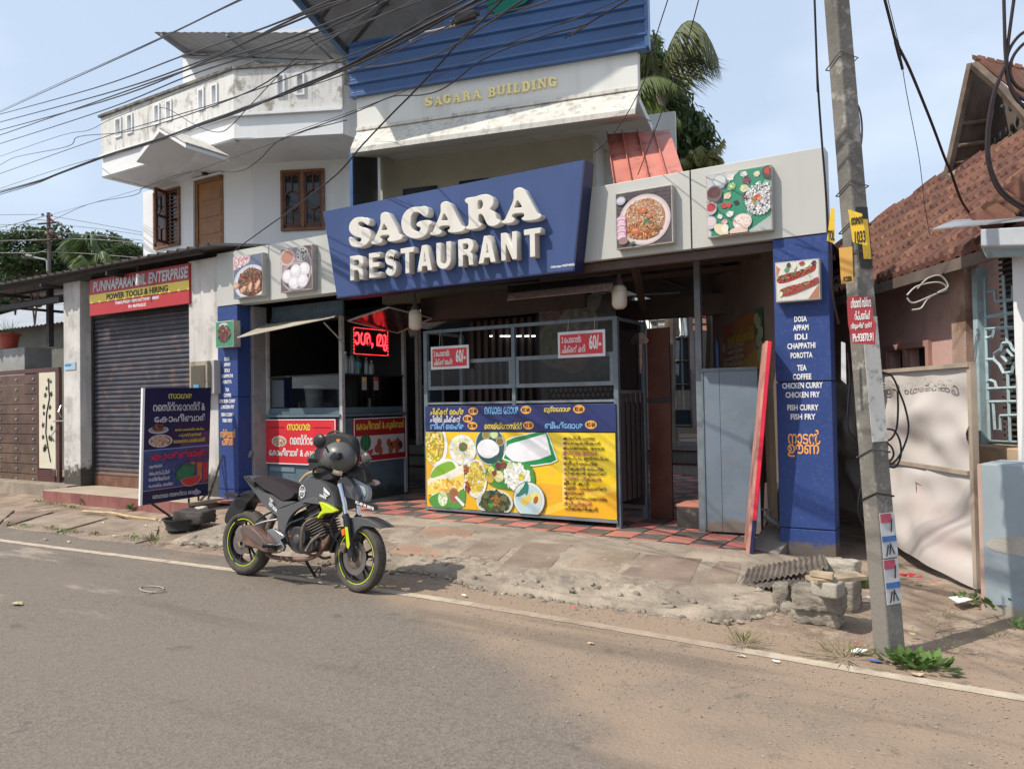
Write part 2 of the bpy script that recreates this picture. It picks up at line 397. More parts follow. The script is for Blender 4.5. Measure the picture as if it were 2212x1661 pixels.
mb.build('broken_edge_stones', mat('edge stones', (.27, .23, .185), .95, var=.35, vs=9, bump=.6), smooth=True, kind='stuff')['label'] = 'small broken stones along the front edge of the concrete ramp'
# slabs let into the ramp and along the verge on the left
zp = Z(1400, 1900, 1.58); zl = Z(0, 1750, 2.212)
def slab_piece(pts, z, parent, mt, fn=zp, th=.05, name='paving_slab', tx=0., ty=0.):
 w_ = [at(*fn(*p), Zc=z) for p in pts]; c = sum(w_, Vector()) / len(w_)
 w_ = [Vector((p.x, p.y, (gz(p.x, p.y) + (.064 if fn is zp else .022)))) for p in w_]
 mb = MB(); mb.slab([p for p in w_], (0, 0, -1), th); return mb.build(name, mt, parent, bevel=.008)
sl = [([(95, 272), (335, 166), (612, 192), (380, 322)], REDSLAB), ([(400, 345), (640, 228), (880, 236), (670, 370)], SLAB), ([(715, 380), (905, 252), (1180, 266), (1010, 396)], SLAB),
   ([(1140, 372), (1255, 292), (1585, 312), (1425, 408)], SLAB), ([(1460, 416), (1615, 322), (1950, 348), (1875, 462)], SLAB), ([(1900, 470), (2050, 360), (2190, 372), (2150, 470)], SLAB), ([(-150, 265), (110, 150), (310, 162), (80, 270)], SLAB),
   ([(-330, 250), (-90, 140), (90, 150), (-170, 262)], SLAB)]
for k, (p, mt_) in enumerate(sl): slab_piece(p, (.083, .088, .083, .078, .074, .07, .098, .10)[k], APRON, mt_, ty=.038)
sw = thing('slab_walk', 'row of worn concrete drain slabs in front of the shuttered shop', 'pavement', (-11, 6, 0)); sw['kind'] = 'structure'; del sw['category']; del sw['label']
for p, dz in (([(-420, 420), (-60, 330), (120, 335), (-30, 445), (-300, 470)], 0), ([(10, 440), (140, 345), (445, 352), (55, 448)], 0), ([(60, 460), (480, 358), (890, 402), (470, 498), (300, 490)], 0), ([(490, 505), (925, 408), (1330, 462), (1290, 560), (1120, 588), (700, 550)], 0), ([(1300, 480), (1340, 465), (1760, 465), (1560, 520)], .01)):
 slab_piece(p, .075 + dz, sw, SLAB, zl, ty=.04)
# ---------------------------------------------------------------- materials for the buildings
CLAD = mat('pale composite panel', (.47, .47, .44), .38, var=.03, vs=.8, spec=.5, streak=((.42, .41, .38), .35, 5))
BLUEP = mat('blue composite panel', (.046, .078, .195), .5, var=.08, vs=.9, spec=.22, streak=((.06, .09, .25), .4, 6))
PILB = mat('blue pillar panel', (.031, .060, .20), .5, var=.08, vs=.9, spec=.22, spot=((.10, .12, .24), .35, 30), low=((.13, .11, .095), .05, .5))
NAVY = mat('dark blue edge', (.012, .016, .06), .5)
LETTER = mat('cream letter acrylic', (.66, .63, .57), .4, var=.04, vs=3, streak=((.45, .41, .36), .3, 7))
LSIDE = mat('letter return', (.30, .26, .22), .6, var=.2, vs=9)
WHITE = mat('white print', (.78, .78, .77), .45, var=.02)
ORANGE = mat('orange print', (.85, .38, .10), .45, var=.02)
YEL = mat('yellow print', (.80, .62, .09), .45, var=.02)
REDP = mat('red print', (.62, .035, .045), .38, var=.05)
DKRED = mat('deep red print', (.40, .02, .03), .4, var=.05)
BLACKP = mat('black print', (.015, .015, .015), .5)
STEELG = mat('grey painted steel', (.16, .19, .215), .5, var=.15, vs=6, spot=((.18, .12, .08), .5, 14))
STEELB = mat('blue grey painted steel', (.125, .16, .185), .5, var=.1, vs=5, spot=((.22, .24, .25), .4, 9))
WSTEEL = mat('white painted steel', (.42, .42, .41), .5, var=.1, vs=5, spot=((.2, .17, .14), .4, 12))
DARKM = mat('dark metal', (.035, .033, .033), .6, var=.3, vs=4)
BROWNM = mat('brown primer steel', (.085, .055, .046), .6, var=.2, vs=4, spot=((.07, .05, .045), .5, 7))
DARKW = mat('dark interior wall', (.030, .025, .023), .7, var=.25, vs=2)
BLUEW = mat('blue grey painted wall', (.10, .15, .185), .65, var=.12, vs=1.4, spot=((.07, .09, .10), .5, 5), low=((.06, .06, .055), .15, .6))
TILEW = mat('white step tile', (.62, .62, .57), .35, var=.05)
GLD = glass_mat('dark shop glass', (.012, .014, .016), .06)
GLC = glass_mat('clear glass', trans=.88)
PINKW = mat('pink plaster', (.50, .32, .28), .9, var=.14, vs=1.3, bump=.3, bs=20, spot=((.34, .22, .19), .55, 3.), streak=((.30, .22, .19), .4, 3))
TANSH = mat('weathered sheet', (.40, .36, .29), .6, var=.15, vs=3, spot=((.25, .2, .16), .5, 6))
# ---------------------------------------------------------------- restaurant shell
FY = 7.77
r = thing('restaurant', 'open fronted ground floor restaurant with dark interior under a pale fascia', 'restaurant', (-5.6, 9, .1))
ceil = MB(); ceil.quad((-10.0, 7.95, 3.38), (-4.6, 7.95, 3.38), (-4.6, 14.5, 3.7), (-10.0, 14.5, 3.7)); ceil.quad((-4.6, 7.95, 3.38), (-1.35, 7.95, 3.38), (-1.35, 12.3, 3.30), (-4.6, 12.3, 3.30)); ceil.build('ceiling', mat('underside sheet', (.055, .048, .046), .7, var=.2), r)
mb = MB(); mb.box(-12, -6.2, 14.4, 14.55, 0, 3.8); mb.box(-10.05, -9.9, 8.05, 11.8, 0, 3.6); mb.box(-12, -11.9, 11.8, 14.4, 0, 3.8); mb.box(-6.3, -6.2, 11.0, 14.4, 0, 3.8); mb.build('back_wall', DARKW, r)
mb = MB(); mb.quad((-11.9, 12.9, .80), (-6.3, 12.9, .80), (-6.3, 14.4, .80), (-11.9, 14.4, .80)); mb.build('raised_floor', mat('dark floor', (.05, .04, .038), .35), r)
# underside framing seen through the opening on the right
for k, y in enumerate((8.35, 8.95, 9.6)):
 mb = MB(); mb.box(-5.0, -1.4, y, y + .06, 3.24, 3.3); mb.build('purlin', BROWNM, r)
for x in (-4.9, -3.75, -2.75, -1.9):
 mb = MB(); mb.box(x, x + .05, 7.95, 11.3, 3.3, 3.36); mb.build('rafter', BROWNM, r)
mb = MB(); mb.box(-7.5, -4.62, 9.55, 9.75, 2.93, 3.3); mb.build('lintel_beam', mat('brown beam', (.095, .07, .062), .7, var=.15), r)
mb = MB(); mb.box(-4.6, -2.75, 10.25, 10.4, 2.78, 3.06); mb.build('lintel_beam', MATS['brown beam'], r)
mb = MB(); mb.tube([(-3.3, 8.1, 3.22), (-3.9, 9.9, 2.86)], .05, 4); mb.build('brace', BROWNM, r)
mb = MB(); mb.box(-5.9, -1.3, 7.85, 7.93, 3.10, 3.19); mb.build('bottom_rail', BROWNM, r)
# slatted partition and big food poster deep inside
for k in range(9):
 x = -7.0 + k * .135; mb = MB(); mb.box(x, x + .06, 10.2, 10.24, .95, 2.95); mb.build('slat', mat('partition slat', (.085, .064, .055), .7, var=.15), r)
mb = MB(); mb.box(-7.1, -5.8, 10.26, 10.3, .95, 2.95); mb.build('slat_backing', DARKW, r)
class Print:
 """a printed sheet: coloured shapes laid as one flat mesh in a frame"""
 def __init__(s, F, y, x0=0, z0=0, sx=1, sz=1): s.mb = MB(F); s.y = y; s.x0, s.z0, s.sx, s.sz = x0, z0, sx, sz; s.k = 0; s.clip = None
 def P(s, pts, col, lift=None):
  s.k += 1; y = s.y - .0004 * (s.k if lift is None else lift)
  if lift is None and s.k > 14: y = s.y - .0004 * 14 - .000012 * (s.k - 14)
  q = [(s.x0 + a * s.sx, y, s.z0 + b * s.sz) for a, b in pts]
  s.mb.c = col
  if s.clip:
   x0, x1, z0, z1 = s.clip; q = clip_poly(q, x0, x1, z0, z1)
   if len(q) < 3: return
  s.mb.add(q, [tuple(range(len(q)))])
 def E(s, cx, cz, rx, rz, col, n=20, a=0., p0=0, p1=2 * math.pi):
  ca, sa = math.cos(a), math.sin(a); pts = []
  for k in range(n):
   t = p0 + (p1 - p0) * k / (n if p1 - p0 > 6.2 else n - 1); x, z = rx * math.cos(t), rz * math.sin(t); pts.append((cx + x * ca - z * sa, cz + x * sa + z * ca))
  s.P(pts, col)
 def scatter(s, cx, cz, rx, rz, cols, n, size, asp=.45, rng=random):
  for _ in range(n):
   t = rng.uniform(0, 6.28); q = math.sqrt(rng.random()); x, z = cx + rx * q * math.cos(t), cz + rz * q * math.sin(t)
   c = rng.choice(cols); j = rng.uniform(.8, 1.2); z_ = size * rng.uniform(.6, 1.3)
   s.E(x, z, z_, z_ * asp * rng.uniform(.7, 1.3), tuple(min(1, v * j) for v in c), 6, rng.uniform(0, 3.1))
 def rect(s, a, b, c, d, col): s.P([(a, c), (b, c), (b, d), (a, d)], col)
 def build(s, parent, name='print', mt=None, label=None): return s.mb.build(name, mt or ink_mat('printed ink'), parent, label=label)
def clip_poly(q, x0, x1, z0, z1):
 for ax, lim, sg in ((0, x0, 1), (0, x1, -1), (2, z0, 1), (2, z1, -1)):
  out = []
  for i in range(len(q)):
   a, b = q[i - 1], q[i]; ia = (a[ax] - lim) * sg >= 0; ib = (b[ax] - lim) * sg >= 0
   if ia != ib:
    t = (lim - a[ax]) / (b[ax] - a[ax]); out.append(tuple(a[k] + (b[k] - a[k]) * t for k in range(3)))
   if ib: out.append(b)
  q = out
  if len(q) < 3: return []
 return q
def food(P, kind, rng):
 """plates of food in the unit square 0..1"""
 if kind == 'biryani':
  P.rect(0, 1, 0, 1, (.075, .055, .06));
  for k in range(14): P.rect(0, 1, k / 14, k / 14 + .008, (.11, .09, .095))
  P.E(.52, .46, .47, .46, (.55, .45, .45), 40); P.E(.52, .46, .43, .42, (.66, .57, .56), 40); P.E(.52, .46, .38, .375, (.42, .20, .10), 40)
  P.scatter(.52, .55, .36, .30, [(.62, .42, .25), (.52, .26, .12), (.70, .55, .38), (.45, .15, .06), (.72, .62, .50)], 620, .022, .28, rng)
  P.scatter(.5, .28, .33, .16, [(.45, .12, .04), (.52, .20, .06), (.30, .07, .03), (.6, .35, .15)], 330, .024, .4, rng)
  for a, b, s_ in ((.36, .27, .09), (.5, .62, .08), (.44, .66, .06), (.62, .5, .05)): P.E(a, b, s_, s_ * .7, (.45, .13, .05), 12); P.E(a - .01, b + .02, s_ * .6, s_ * .35, (.62, .25, .10), 10)
  for a, b, t in ((.56, .44, .8), (.60, .41, 2.2), (.53, .40, 1.5), (.75, .28, .3), (.3, .06, .4)): P.E(a, b, .055, .022, (.05, .16, .06), 8, t)
  for k in range(7): P.E(.10, .52 - k * .055, .085, .06, (.50, .22, .36) if k % 2 else (.62, .40, .50), 16); P.E(.10, .52 - k * .055, .06, .035, (.70, .55, .60), 14)
  P.E(.1, .86, .09, .08, (.35, .36, .40), 16); P.E(.1, .87, .07, .05, (.55, .57, .62), 14); P.E(.13, .12, .09, .07, (.30, .17, .16), 14)
 elif kind == 'sadya':
  P.rect(0, 1, 0, 1, (.50, .50, .50)); P.P([(.05, .0), (.62, 0), (1, .22), (1, 1), (.52, 1), (.30, .80), (.05, .30)], (.03, .24, .14))
  P.P([(.45, .0), (.56, .0), (1, .75), (1, .92)], (.20, .42, .32));
  for k in range(22): P.P([(.10 + k * .045, .0), (.105 + k * .045, 0), (.42 + k * .045, .5), (.415 + k * .045, .5)], (.06, .32, .20))
  for a, b, s_, c1, c2 in ((.38, .92, .075, (.60, .58, .55), (.8, .8, .78)), (.60, .93, .06, (.7, .68, .66), (.5, .48, .5)), (.80, .90, .06, (.75, .62, .45), (.6, .5, .35)), (.64, .82, .08, (.12, .03, .05), (.3, .12, .16)), (.40, .76, .08, (.25, .40, .16), (.6, .65, .4)), (.60, .70, .085, (.55, .60, .30), (.7, .72, .5)), (.33, .62, .075, (.62, .50, .33), (.75, .66, .5)), (.62, .57, .075, (.10, .03, .05), (.28, .12, .16)), (.27, .47, .065, (.50, .06, .05), (.35, .03, .03)), (.35, .47, .05, (.40, .04, .04), (.55, .1, .08)), (.47, .49, .045, (.03, .01, .02), (.06, .03, .04)), (.36, .32, .07, (.75, .75, .72), (.6, .6, .58)), (.20, .30, .045, (.7, .68, .62), (.8, .8, .75)), (.27, .20, .06, (.55, .30, .30), (.65, .45, .4)), (.21, .58, .04, (.10, .03, .08), (.2, .08, .12))):
   P.E(a, b, s_ * .8, s_ * .7, c1, 14); P.scatter(a, b, s_ * .8, s_ * .7, [c1, c2, tuple(v * .75 for v in c2)], 26, .016, .7, rng)
  P.scatter(.83, .50, .22, .26, [(.75, .72, .74), (.62, .56, .60), (.82, .80, .80), (.50, .42, .48)], 420, .019, .6, rng)
  P.E(.80, .52, .06, .05, (.50, .07, .06), 12); P.E(.75, .47, .03, .09, (.30, .26, .10), 10, .3); P.E(.84, .50, .04, .03, (.55, .30, .1), 10)
  for a, b, s_, c1, c2 in ((.21, .87, .115, (.34, .36, .38), (.55, .57, .58)), (.12, .68, .13, (.14, .12, .12), (.10, .03, .03)), (.06, .45, .10, (.45, .40, .42), (.42, .04, .05)), (.05, .22, .10, (.50, .45, .46), (.62, .52, .55))): P.E(a, b, s_, s_ * 1.05, c1, 20); P.E(a, b + .02, s_ * .82, s_ * .7, c2, 18)
  P.E(1.0, .9, .12, .11, (.08, .07, .07), 16); P.E(1.0, .92, .09, .06, (.45, .06, .04), 14)
  P.E(.56, .17, .15, .13, (.68, .55, .50), 18); P.E(.56, .18, .13, .10, (.76, .63, .57), 16); P.scatter(.56, .17, .13, .1, [(.6, .42, .38), (.8, .68, .62)], 40, .02, .7, rng); P.E(.50, .03, .15, .06, (.72, .50, .42), 14)
  P.E(.22, .08, .14, .08, (.70, .62, .40), 14, -.7); P.E(.28, .1, .06, .07, (.78, .74, .6), 10)
 elif kind == 'curry':
  P.rect(0, 1, 0, 1, (.12, .15, .22)); P.P([(0, .68), (.55, .80), (.62, 1), (0, 1)], (.62, .42, .45)); P.scatter(.25, .88, .3, .14, [(.7, .5, .52), (.5, .25, .3), (.78, .66, .66)], 90, .04, .4, rng)
  P.E(.62, .34, .60, .42, (.50, .54, .62), 30); P.E(.64, .33, .54, .37, (.62, .62, .66), 30); P.E(.64, .33, .49, .34, (.13, .035, .02), 30)
  P.scatter(.62, .36, .46, .32, [(.20, .05, .025), (.09, .02, .015), (.32, .12, .05), (.42, .20, .10), (.05, .015, .01)], 380, .034, .5, rng)
  for a, b, t in ((.35, .18, .5), (.60, .22, 1.2), (.86, .25, .9), (.1, .28, .2)): P.E(a, b, .14, .07, (.48, .26, .16), 12, t); P.E(a + .01, b + .02, .10, .035, (.66, .42, .28), 10, t)
  for a, b, t in ((.68, .62, 1.2), (.50, .55, .4), (.55, .12, 1.8), (.30, .35, .9)): P.E(a, b, .07, .02, (.04, .14, .06), 8, t)
 elif kind == 'idli':
  P.rect(0, 1, 0, 1, (.14, .09, .10)); P.E(.5, .5, .52, .55, (.52, .44, .46), 30); P.E(.5, .5, .47, .50, (.30, .22, .24), 30)
  P.E(.22, .80, .24, .20, (.55, .44, .44), 20); P.E(.22, .80, .20, .16, (.42, .20, .14), 20); P.E(.70, .82, .20, .17, (.55, .50, .50), 20); P.E(.70, .82, .17, .14, (.06, .06, .06), 20)
  P.scatter(.70, .82, .15, .12, [(.55, .58, .50), (.12, .14, .10), (.7, .7, .66)], 110, .03, .5, rng)
  P.E(.5, .32, .47, .33, (.42, .34, .36), 30); P.E(.5, .32, .42, .29, (.10, .06, .07), 30)
  for a, b in ((.24, .34), (.78, .46), (.50, .44), (.44, .17), (.72, .20)): P.E(a, b, .185, .17, (.42, .38, .41), 20); P.E(a - .005, b + .015, .17, .15, (.68, .65, .68), 20); P.E(a - .03, b + .04, .11, .08, (.78, .76, .78), 16)
 elif kind == 'fry':
  P.rect(0, 1, 0, 1, (.04, .24, .13)); P.E(.45, .86, .25, .1, (.5, .55, .45), 16); P.scatter(.48, .52, .36, .34, [(.16, .035, .025), (.09, .02, .02), (.25, .07, .05), (.05, .015, .015)], 220, .06, .5, rng)
  P.scatter(.5, .5, .3, .3, [(.40, .18, .12), (.05, .18, .08), (.45, .30, .22)], 34, .035, .4, rng)
 elif kind == 'fish':
  P.rect(0, 1, 0, 1, (.62, .60, .56)); P.P([(0, .6), (.1, .85), (0, .95)], (.45, .18, .10)); P.P([(.75, 0), (1, 0), (1, .35)], (.42, .16, .10))
  for dx, dy in ((-.06, .28), (0, -.06)):
   bd = [(.06, .32), (.14, .44), (.34, .52), (.56, .54), (.74, .56), (.94, .70), (1.02, .68), (.98, .52), (.84, .44), (.62, .34), (.36, .24), (.14, .22)]
   P.P([(x + dx, y * .85 + dy) for x, y in catmull(bd, 4)], (.30, .035, .02))
   for _ in range(170):
    t = rng.random(); x = .1 + .8 * t; y = .33 + .28 * t + rng.uniform(-.10, .10) * (1.1 - .7 * t); P.E(x + dx, y * .85 + dy, .03, .012, rng.choice([(.45, .08, .04), (.20, .02, .015), (.55, .15, .07), (.12, .015, .012)]), 6, .5 + rng.uniform(-.6, .6))
   for _ in range(11): t = rng.random(); P.E(.15 + .7 * t + dx, (.34 + .26 * t + rng.uniform(-.06, .06)) * .85 + dy, .03, .012, (.07, .25, .10), 6, rng.uniform(0, 3))
  for a, b, c in ((.30, .93, (.08, .03, .03)), (.45, .88, (.65, .70, .45)), (.62, .95, (.35, .03, .04)), (.74, .88, (.66, .72, .5)), (.25, .82, (.08, .30, .12)), (.9, .93, (.08, .03, .05)), (.1, .18, (.6, .66, .4))): P.E(a, b, .07, .045, c, 12, rng.uniform(0, 1.5))
  P.scatter(.75, .62, .14, .1, [(.1, .3, .12)], 24, .02, .25, rng)
# fascia panels: separate composite panels with open joints
fas = thing('fascia', 'long pale grey composite fascia running the width of the restaurant above the blue sign', 'fascia', (-5.6, FY, 3.2))
seams = [-10.12, -8.93, -7.3, -5.9, -3.95, -2.515, -1.19]
for a, b in zip(seams, seams[1:]):
 mb = MB(); mb.box(a + .008, b - .008, FY, FY + .22, 3.205, 4.03); mb.build('panel', CLAD, fas, bevel=.004)
mb = MB(); mb.box(-10.11, -1.2, FY + .02, FY + .2, 3.21, 4.02); mb.build('backing_frame', DARKM, fas)
def light_box(x0, x1, z0, z1, kind, label, yf, d=.10, group='framed dish pictures on the restaurant front', seed=1):
 t = thing('picture_box', label, 'sign', (x0, yf, z0), group)
 mb = MB(); mb.box(x0, x1, yf - d, yf, z0, z1); mb.build('box', mat('picture box frame', (.42, .40, .36), .5, spot=((.2, .17, .14), .5, 12)), t, bevel=.004)
 P = Print(W, yf - d - .001, x0 + .012, z0 + .012, x1 - x0 - .024, z1 - z0 - .024); P.clip = (x0 + .012, x1 - .012, z0 + .012, z1 - .012)
 food(P, kind, random.Random(seed)); P.build(t)
 return t
q = lambda u, v, Y: at(u, v, Y=Y)
yf = FY
def bx(u0, v0, u1, v1, Y):     # left/top/right/bottom readings -> x0, x1, z0, z1
 a = at(u0, (v0 + v1) / 2, Y=Y); b = at(u1, (v0 + v1) / 2, Y=Y); c = at((u0 + u1) / 2, v0, Y=Y); d = at((u0 + u1) / 2, v1, Y=Y); return a.x, b.x, d.z, c.z
zf = Z(2300, 600, 2.765)
Yb = FY - .10
for nm, k0, k1, kind, lab in (('a', zf(22, 300), zf(615, 895), 'biryani', 'square picture of a round plate of chicken biryani on the pale fascia'), ('b', zf(965, 100), zf(1645, 770), 'sadya', 'large picture of a banana leaf meal at the right end of the fascia')):
 x0, x1, z0, z1 = bx(k0[0], k0[1], k1[0], k1[1], Yb); light_box(x0, x1, z0, z1, kind, lab, FY, seed=5)
z5 = Z(760, 900, 1.661)
for k0, k1, kind, lab in ((z5(190, 92), z5(373, 357), 'curry', 'picture of a bowl of dark meat curry at the left end of the fascia'), (z5(484, 42), z5(683, 318), 'idli', 'picture of white idli cakes in a steel tray beside the blue sign')):
 x0, x1, z0, z1 = bx(k0[0], k0[1], k1[0], k1[1], Yb); light_box(x0, x1, z0, z1, kind, lab, FY, seed=3)
# pillars
def pillar(x0, x1, zb, lab, joints, lines, last, tz, sc_=1.):
 t = thing('sign_pillar', lab, 'pillar', (x0, FY, zb), 'blue menu pillars holding up the fascia')
 zs = [zb] + joints + [3.2]
 for a, b in zip(zs, zs[1:]):
  mb = MB(); mb.box(x0, x1, FY + .01, FY + .26, a + .006, b - .006); mb.build('panel', PILB, t, bevel=.004)
 mb = MB(); mb.box(x0 + .015, x1 - .015, FY + .03, FY + .25, zb, 3.195); mb.build('core', NAVY, t)
 for s, zt, h in lines:
  wd = .0287 * len(s) * sc_; text(s, W, (x0 + x1) / 2 - .01, zt, wd, h, WHITE, t, y=FY + .009, d=.003, bold=.025, center=True)
 for s, zt, h, wd in last: text(s, W, (x0 + x1) / 2 - .01, zt, wd, h, ORANGE, t, y=FY + .009, d=.003, bold=.014, center=True)
 return t
names = ['DOSA', 'APPAM', 'IDLI', 'CHAPPATHI', 'POROTTA', 'TEA', 'COFFEE', 'CHICKEN CURRY', 'CHICKEN FRY', 'FISH CURRY', 'FISH FRY']
z7 = Z(2250, 900, 1.3842)
ry = [(408, 1035), (453, 1033), (500, 1038), (547, 1040), (596, 1043), (661, 1043), (707, 1048), (753, 1050), (801, 1050), (867, 1054), (915, 1052)]
rl = [(n, at(*z7(x, y - 13), Y=FY).z, .056) for n, (y, x) in zip(names, ry)]
pr = pillar(-1.70, -1.19, .08, 'tall blue pillar with an english dish list at the right end beside the utility pole', [.37, 1.79], rl, [('നാടൻ', at(*z7(1060, 985), Y=FY).z, .14, .29), ('ഊണ്', at(*z7(1060, 1040), Y=FY).z, .16, .30)], 0)
ly = [740, 775, 811, 846, 883, 932, 966, 1003, 1039, 1087, 1124]
ll = [(n, at(*z5(165, y - 11), Y=FY).z, .056) for n, y in zip(names, ly)]
pl = pillar(-10.12, -9.66, .2, 'blue pillar with a dish list at the left end beside the shuttered shop', [.37, 1.79], ll, [('ബിരിയാണി', at(*z5(170, 1178), Y=FY).z, .13, .34), ('പാഴ്സൽ', at(*z5(170, 1218), Y=FY).z, .15, .27)], 0)
Yp = FY - .09
x0, x1, z0, z1 = bx(1675, 563, 1771, 650, Yp); light_box(x0, x1, z0, z1, 'fish', 'picture of two red fried fish on the right hand blue pillar', FY + .01, .10, seed=2)
k0, k1 = z5(80, 505), z5(192, 668); x0, x1, z0, z1 = bx(k0[0], k0[1], k1[0], k1[1], FY - .12); light_box(x0, x1, z0, z1, 'fry', 'small picture of dark fried meat on a leaf on the left hand blue pillar', FY + .01, .13, seed=4)
# grey side posts next to the left pillar
t = thing('door_jamb', 'grey plastered jamb between left blue pillar and juice counter', 'pillar', (-9.6, 8, .2))
mb = MB(); mb.box(-9.98, -9.60, 8.03, 8.3, .15, 3.2); mb.build('jamb', mat('grey plaster', (.26, .25, .25), .8, var=.12, spot=((.17, .16, .15), .5, 4)), t, bevel=.01)
mb = MB(); mb.tube([(-9.62, 8.0, .95), (-9.66, 7.99, .88), (-9.75, 7.97, .86), (-9.83, 7.97, .78), (-9.84, 7.97, .2)], .035, 8); mb.build('drain_pipe', mat('grey pvc', (.20, .22, .24), .4), t, smooth=True)
# main blue sign
sg = thing('signboard', 'large blue trapezoid signboard with raised cream SAGARA RESTAURANT letters', 'sign', (-5.5, 7.55, 3.1))
mb = MB(); mb.prism([(-7.59, 4.285), (-3.63, 4.285), (-3.79, 3.09), (-7.35, 3.09)], 7.55, 7.76); mb.build('board', BLUEP, sg, bevel=.004)
mb = MB(); mb.prism([(-3.63, 4.285), (-3.612, 4.285), (-3.772, 3.085), (-3.79, 3.085)], 7.548, 7.77); mb.prism([(-7.36, 3.088), (-7.36, 3.075), (-3.77, 3.075), (-3.77, 3.088)], 7.548, 7.77); mb.build('edge_trim', NAVY, sg)
LD = .115; LY = 7.548
def trace(fn, pts, n=3, y=None): return catmull([W.hit(*fn(*p), y=(LY - LD) if y is None else y) for p in pts], n)
za = Z(1290, 700, 5.53); zb_ = Z(1650, 680, 5.53)
gS = [(330, 632), (385, 632), (430, 648), (455, 640), (500, 655), (535, 700), (530, 770), (505, 800), (475, 800), (430, 770), (390, 745), (340, 735), (300, 760), (305, 800), (345, 835), (430, 850), (505, 890), (550, 960), (560, 1030), (530, 1120), (465, 1200), (390, 1245), (300, 1263), (210, 1255), (145, 1225), (110, 1160), (92, 1085), (115, 1045), (160, 1055), (190, 1100), (240, 1135), (300, 1150), (345, 1130), (355, 1090), (330, 1065), (260, 1050), (190, 1015), (130, 960), (100, 890), (105, 800), (145, 720), (210, 660), (270, 637)]
gA1 = [(850, 527), (910, 540), (950, 590), (1000, 680), (1060, 790), (1120, 910), (1150, 985), (1195, 1010), (1213, 1050), (1195, 1090), (1130, 1120), (1030, 1140), (930, 1142), (900, 1115), (897, 1080), (930, 1055), (935, 1018), (900, 1010), (850, 1012), (775, 1025), (750, 1060), (788, 1100), (785, 1150), (730, 1185), (650, 1200), (580, 1195), (562, 1165), (580, 1135), (620, 1105), (660, 1010), (700, 920), (735, 830), (755, 740), (750, 660), (757, 590), (790, 545)]
hA1 = [(830, 780), (850, 800), (875, 845), (893, 885), (885, 897), (840, 902), (790, 908), (783, 895), (797, 850), (812, 805)]
gG = [(1500, 418), (1590, 418), (1640, 402), (1700, 410), (1745, 455), (1755, 530), (1735, 600), (1690, 630), (1640, 610), (1580, 560), (1510, 533), (1440, 550), (1395, 620), (1385, 720), (1395, 830), (1440, 900), (1500, 930), (1550, 930), (1580, 890), (1580, 850), (1530, 835), (1498, 800), (1515, 750), (1590, 710), (1700, 697), (1790, 705), (1822, 740), (1815, 780), (1770, 805), (1755, 880), (1720, 970), (1650, 1040), (1550, 1078), (1430, 1080), (1320, 1040), (1240, 970), (1195, 860), (1183, 740), (1210, 620), (1280, 510), (1380, 440)]
gR = [(720, 320), (830, 285), (950, 268), (1040, 295), (1100, 360), (1115, 440), (1090, 510), (1040, 570), (1060, 600), (1130, 640), (1160, 700), (1180, 780), (1240, 810), (1245, 860), (1200, 900), (1120, 935), (1040, 935), (985, 905), (950, 850), (900, 740), (865, 695), (815, 690), (800, 750), (805, 840), (855, 880), (855, 930), (800, 975), (700, 1000), (590, 1005), (545, 990), (535, 950), (580, 910), (590, 830), (585, 700), (580, 560), (575, 480), (530, 445), (510, 400), (540, 355), (610, 335)]
hR = [(800, 410), (840, 398), (875, 420), (883, 490), (865, 550), (820, 580), (790, 580), (785, 500), (787, 440)]
gA3 = [(1645, 127), (1710, 145), (1760, 185), (1810, 270), (1880, 400), (1950, 530), (2010, 640), (2035, 672), (2085, 688), (2100, 720), (2080, 760), (2010, 795), (1900, 818), (1750, 822), (1700, 800), (1690, 765), (1730, 735), (1742, 695), (1710, 668), (1600, 672), (1520, 690), (1495, 725), (1510, 750), (1550, 780), (1545, 825), (1490, 865), (1400, 882), (1310, 880), (1275, 850), (1290, 820), (1340, 790), (1400, 660), (1470, 510), (1520, 370), (1522, 280), (1522, 210), (1560, 155)]
hA3 = [(1610, 408), (1635, 430), (1665, 480), (1690, 525), (1680, 540), (1610, 548), (1553, 552), (1550, 535), (1575, 470), (1592, 425)]
S_, A1, A1h, G_, R_, R_h, A3, A3h = trace(za, gS), trace(za, gA1), trace(za, hA1), trace(za, gG), trace(zb_, gR), trace(zb_, hR), trace(zb_, gA3), trace(zb_, hA3)
t1 = W.hit(*zb_(118, 415), y=LY - LD); t3 = W.hit(*zb_(1645, 127), y=LY - LD); dx = t1[0] - t3[0]; dz = t1[1] - t3[1]
A2 = [(x + dx, z + dz) for x, z in A3]; A2h = [(x + dx, z + dz) for x, z in A3h]
for lp, ch in (([S_], 'S'), ([A1, A1h], 'A'), ([G_], 'G'), ([A2, A2h], 'A'), ([R_, R_h], 'R'), ([A3, A3h], 'A')): shape(lp, LD, LETTER, sg, 'letter', W, LY, bevel=.008, label='raised round letter ' + ch)
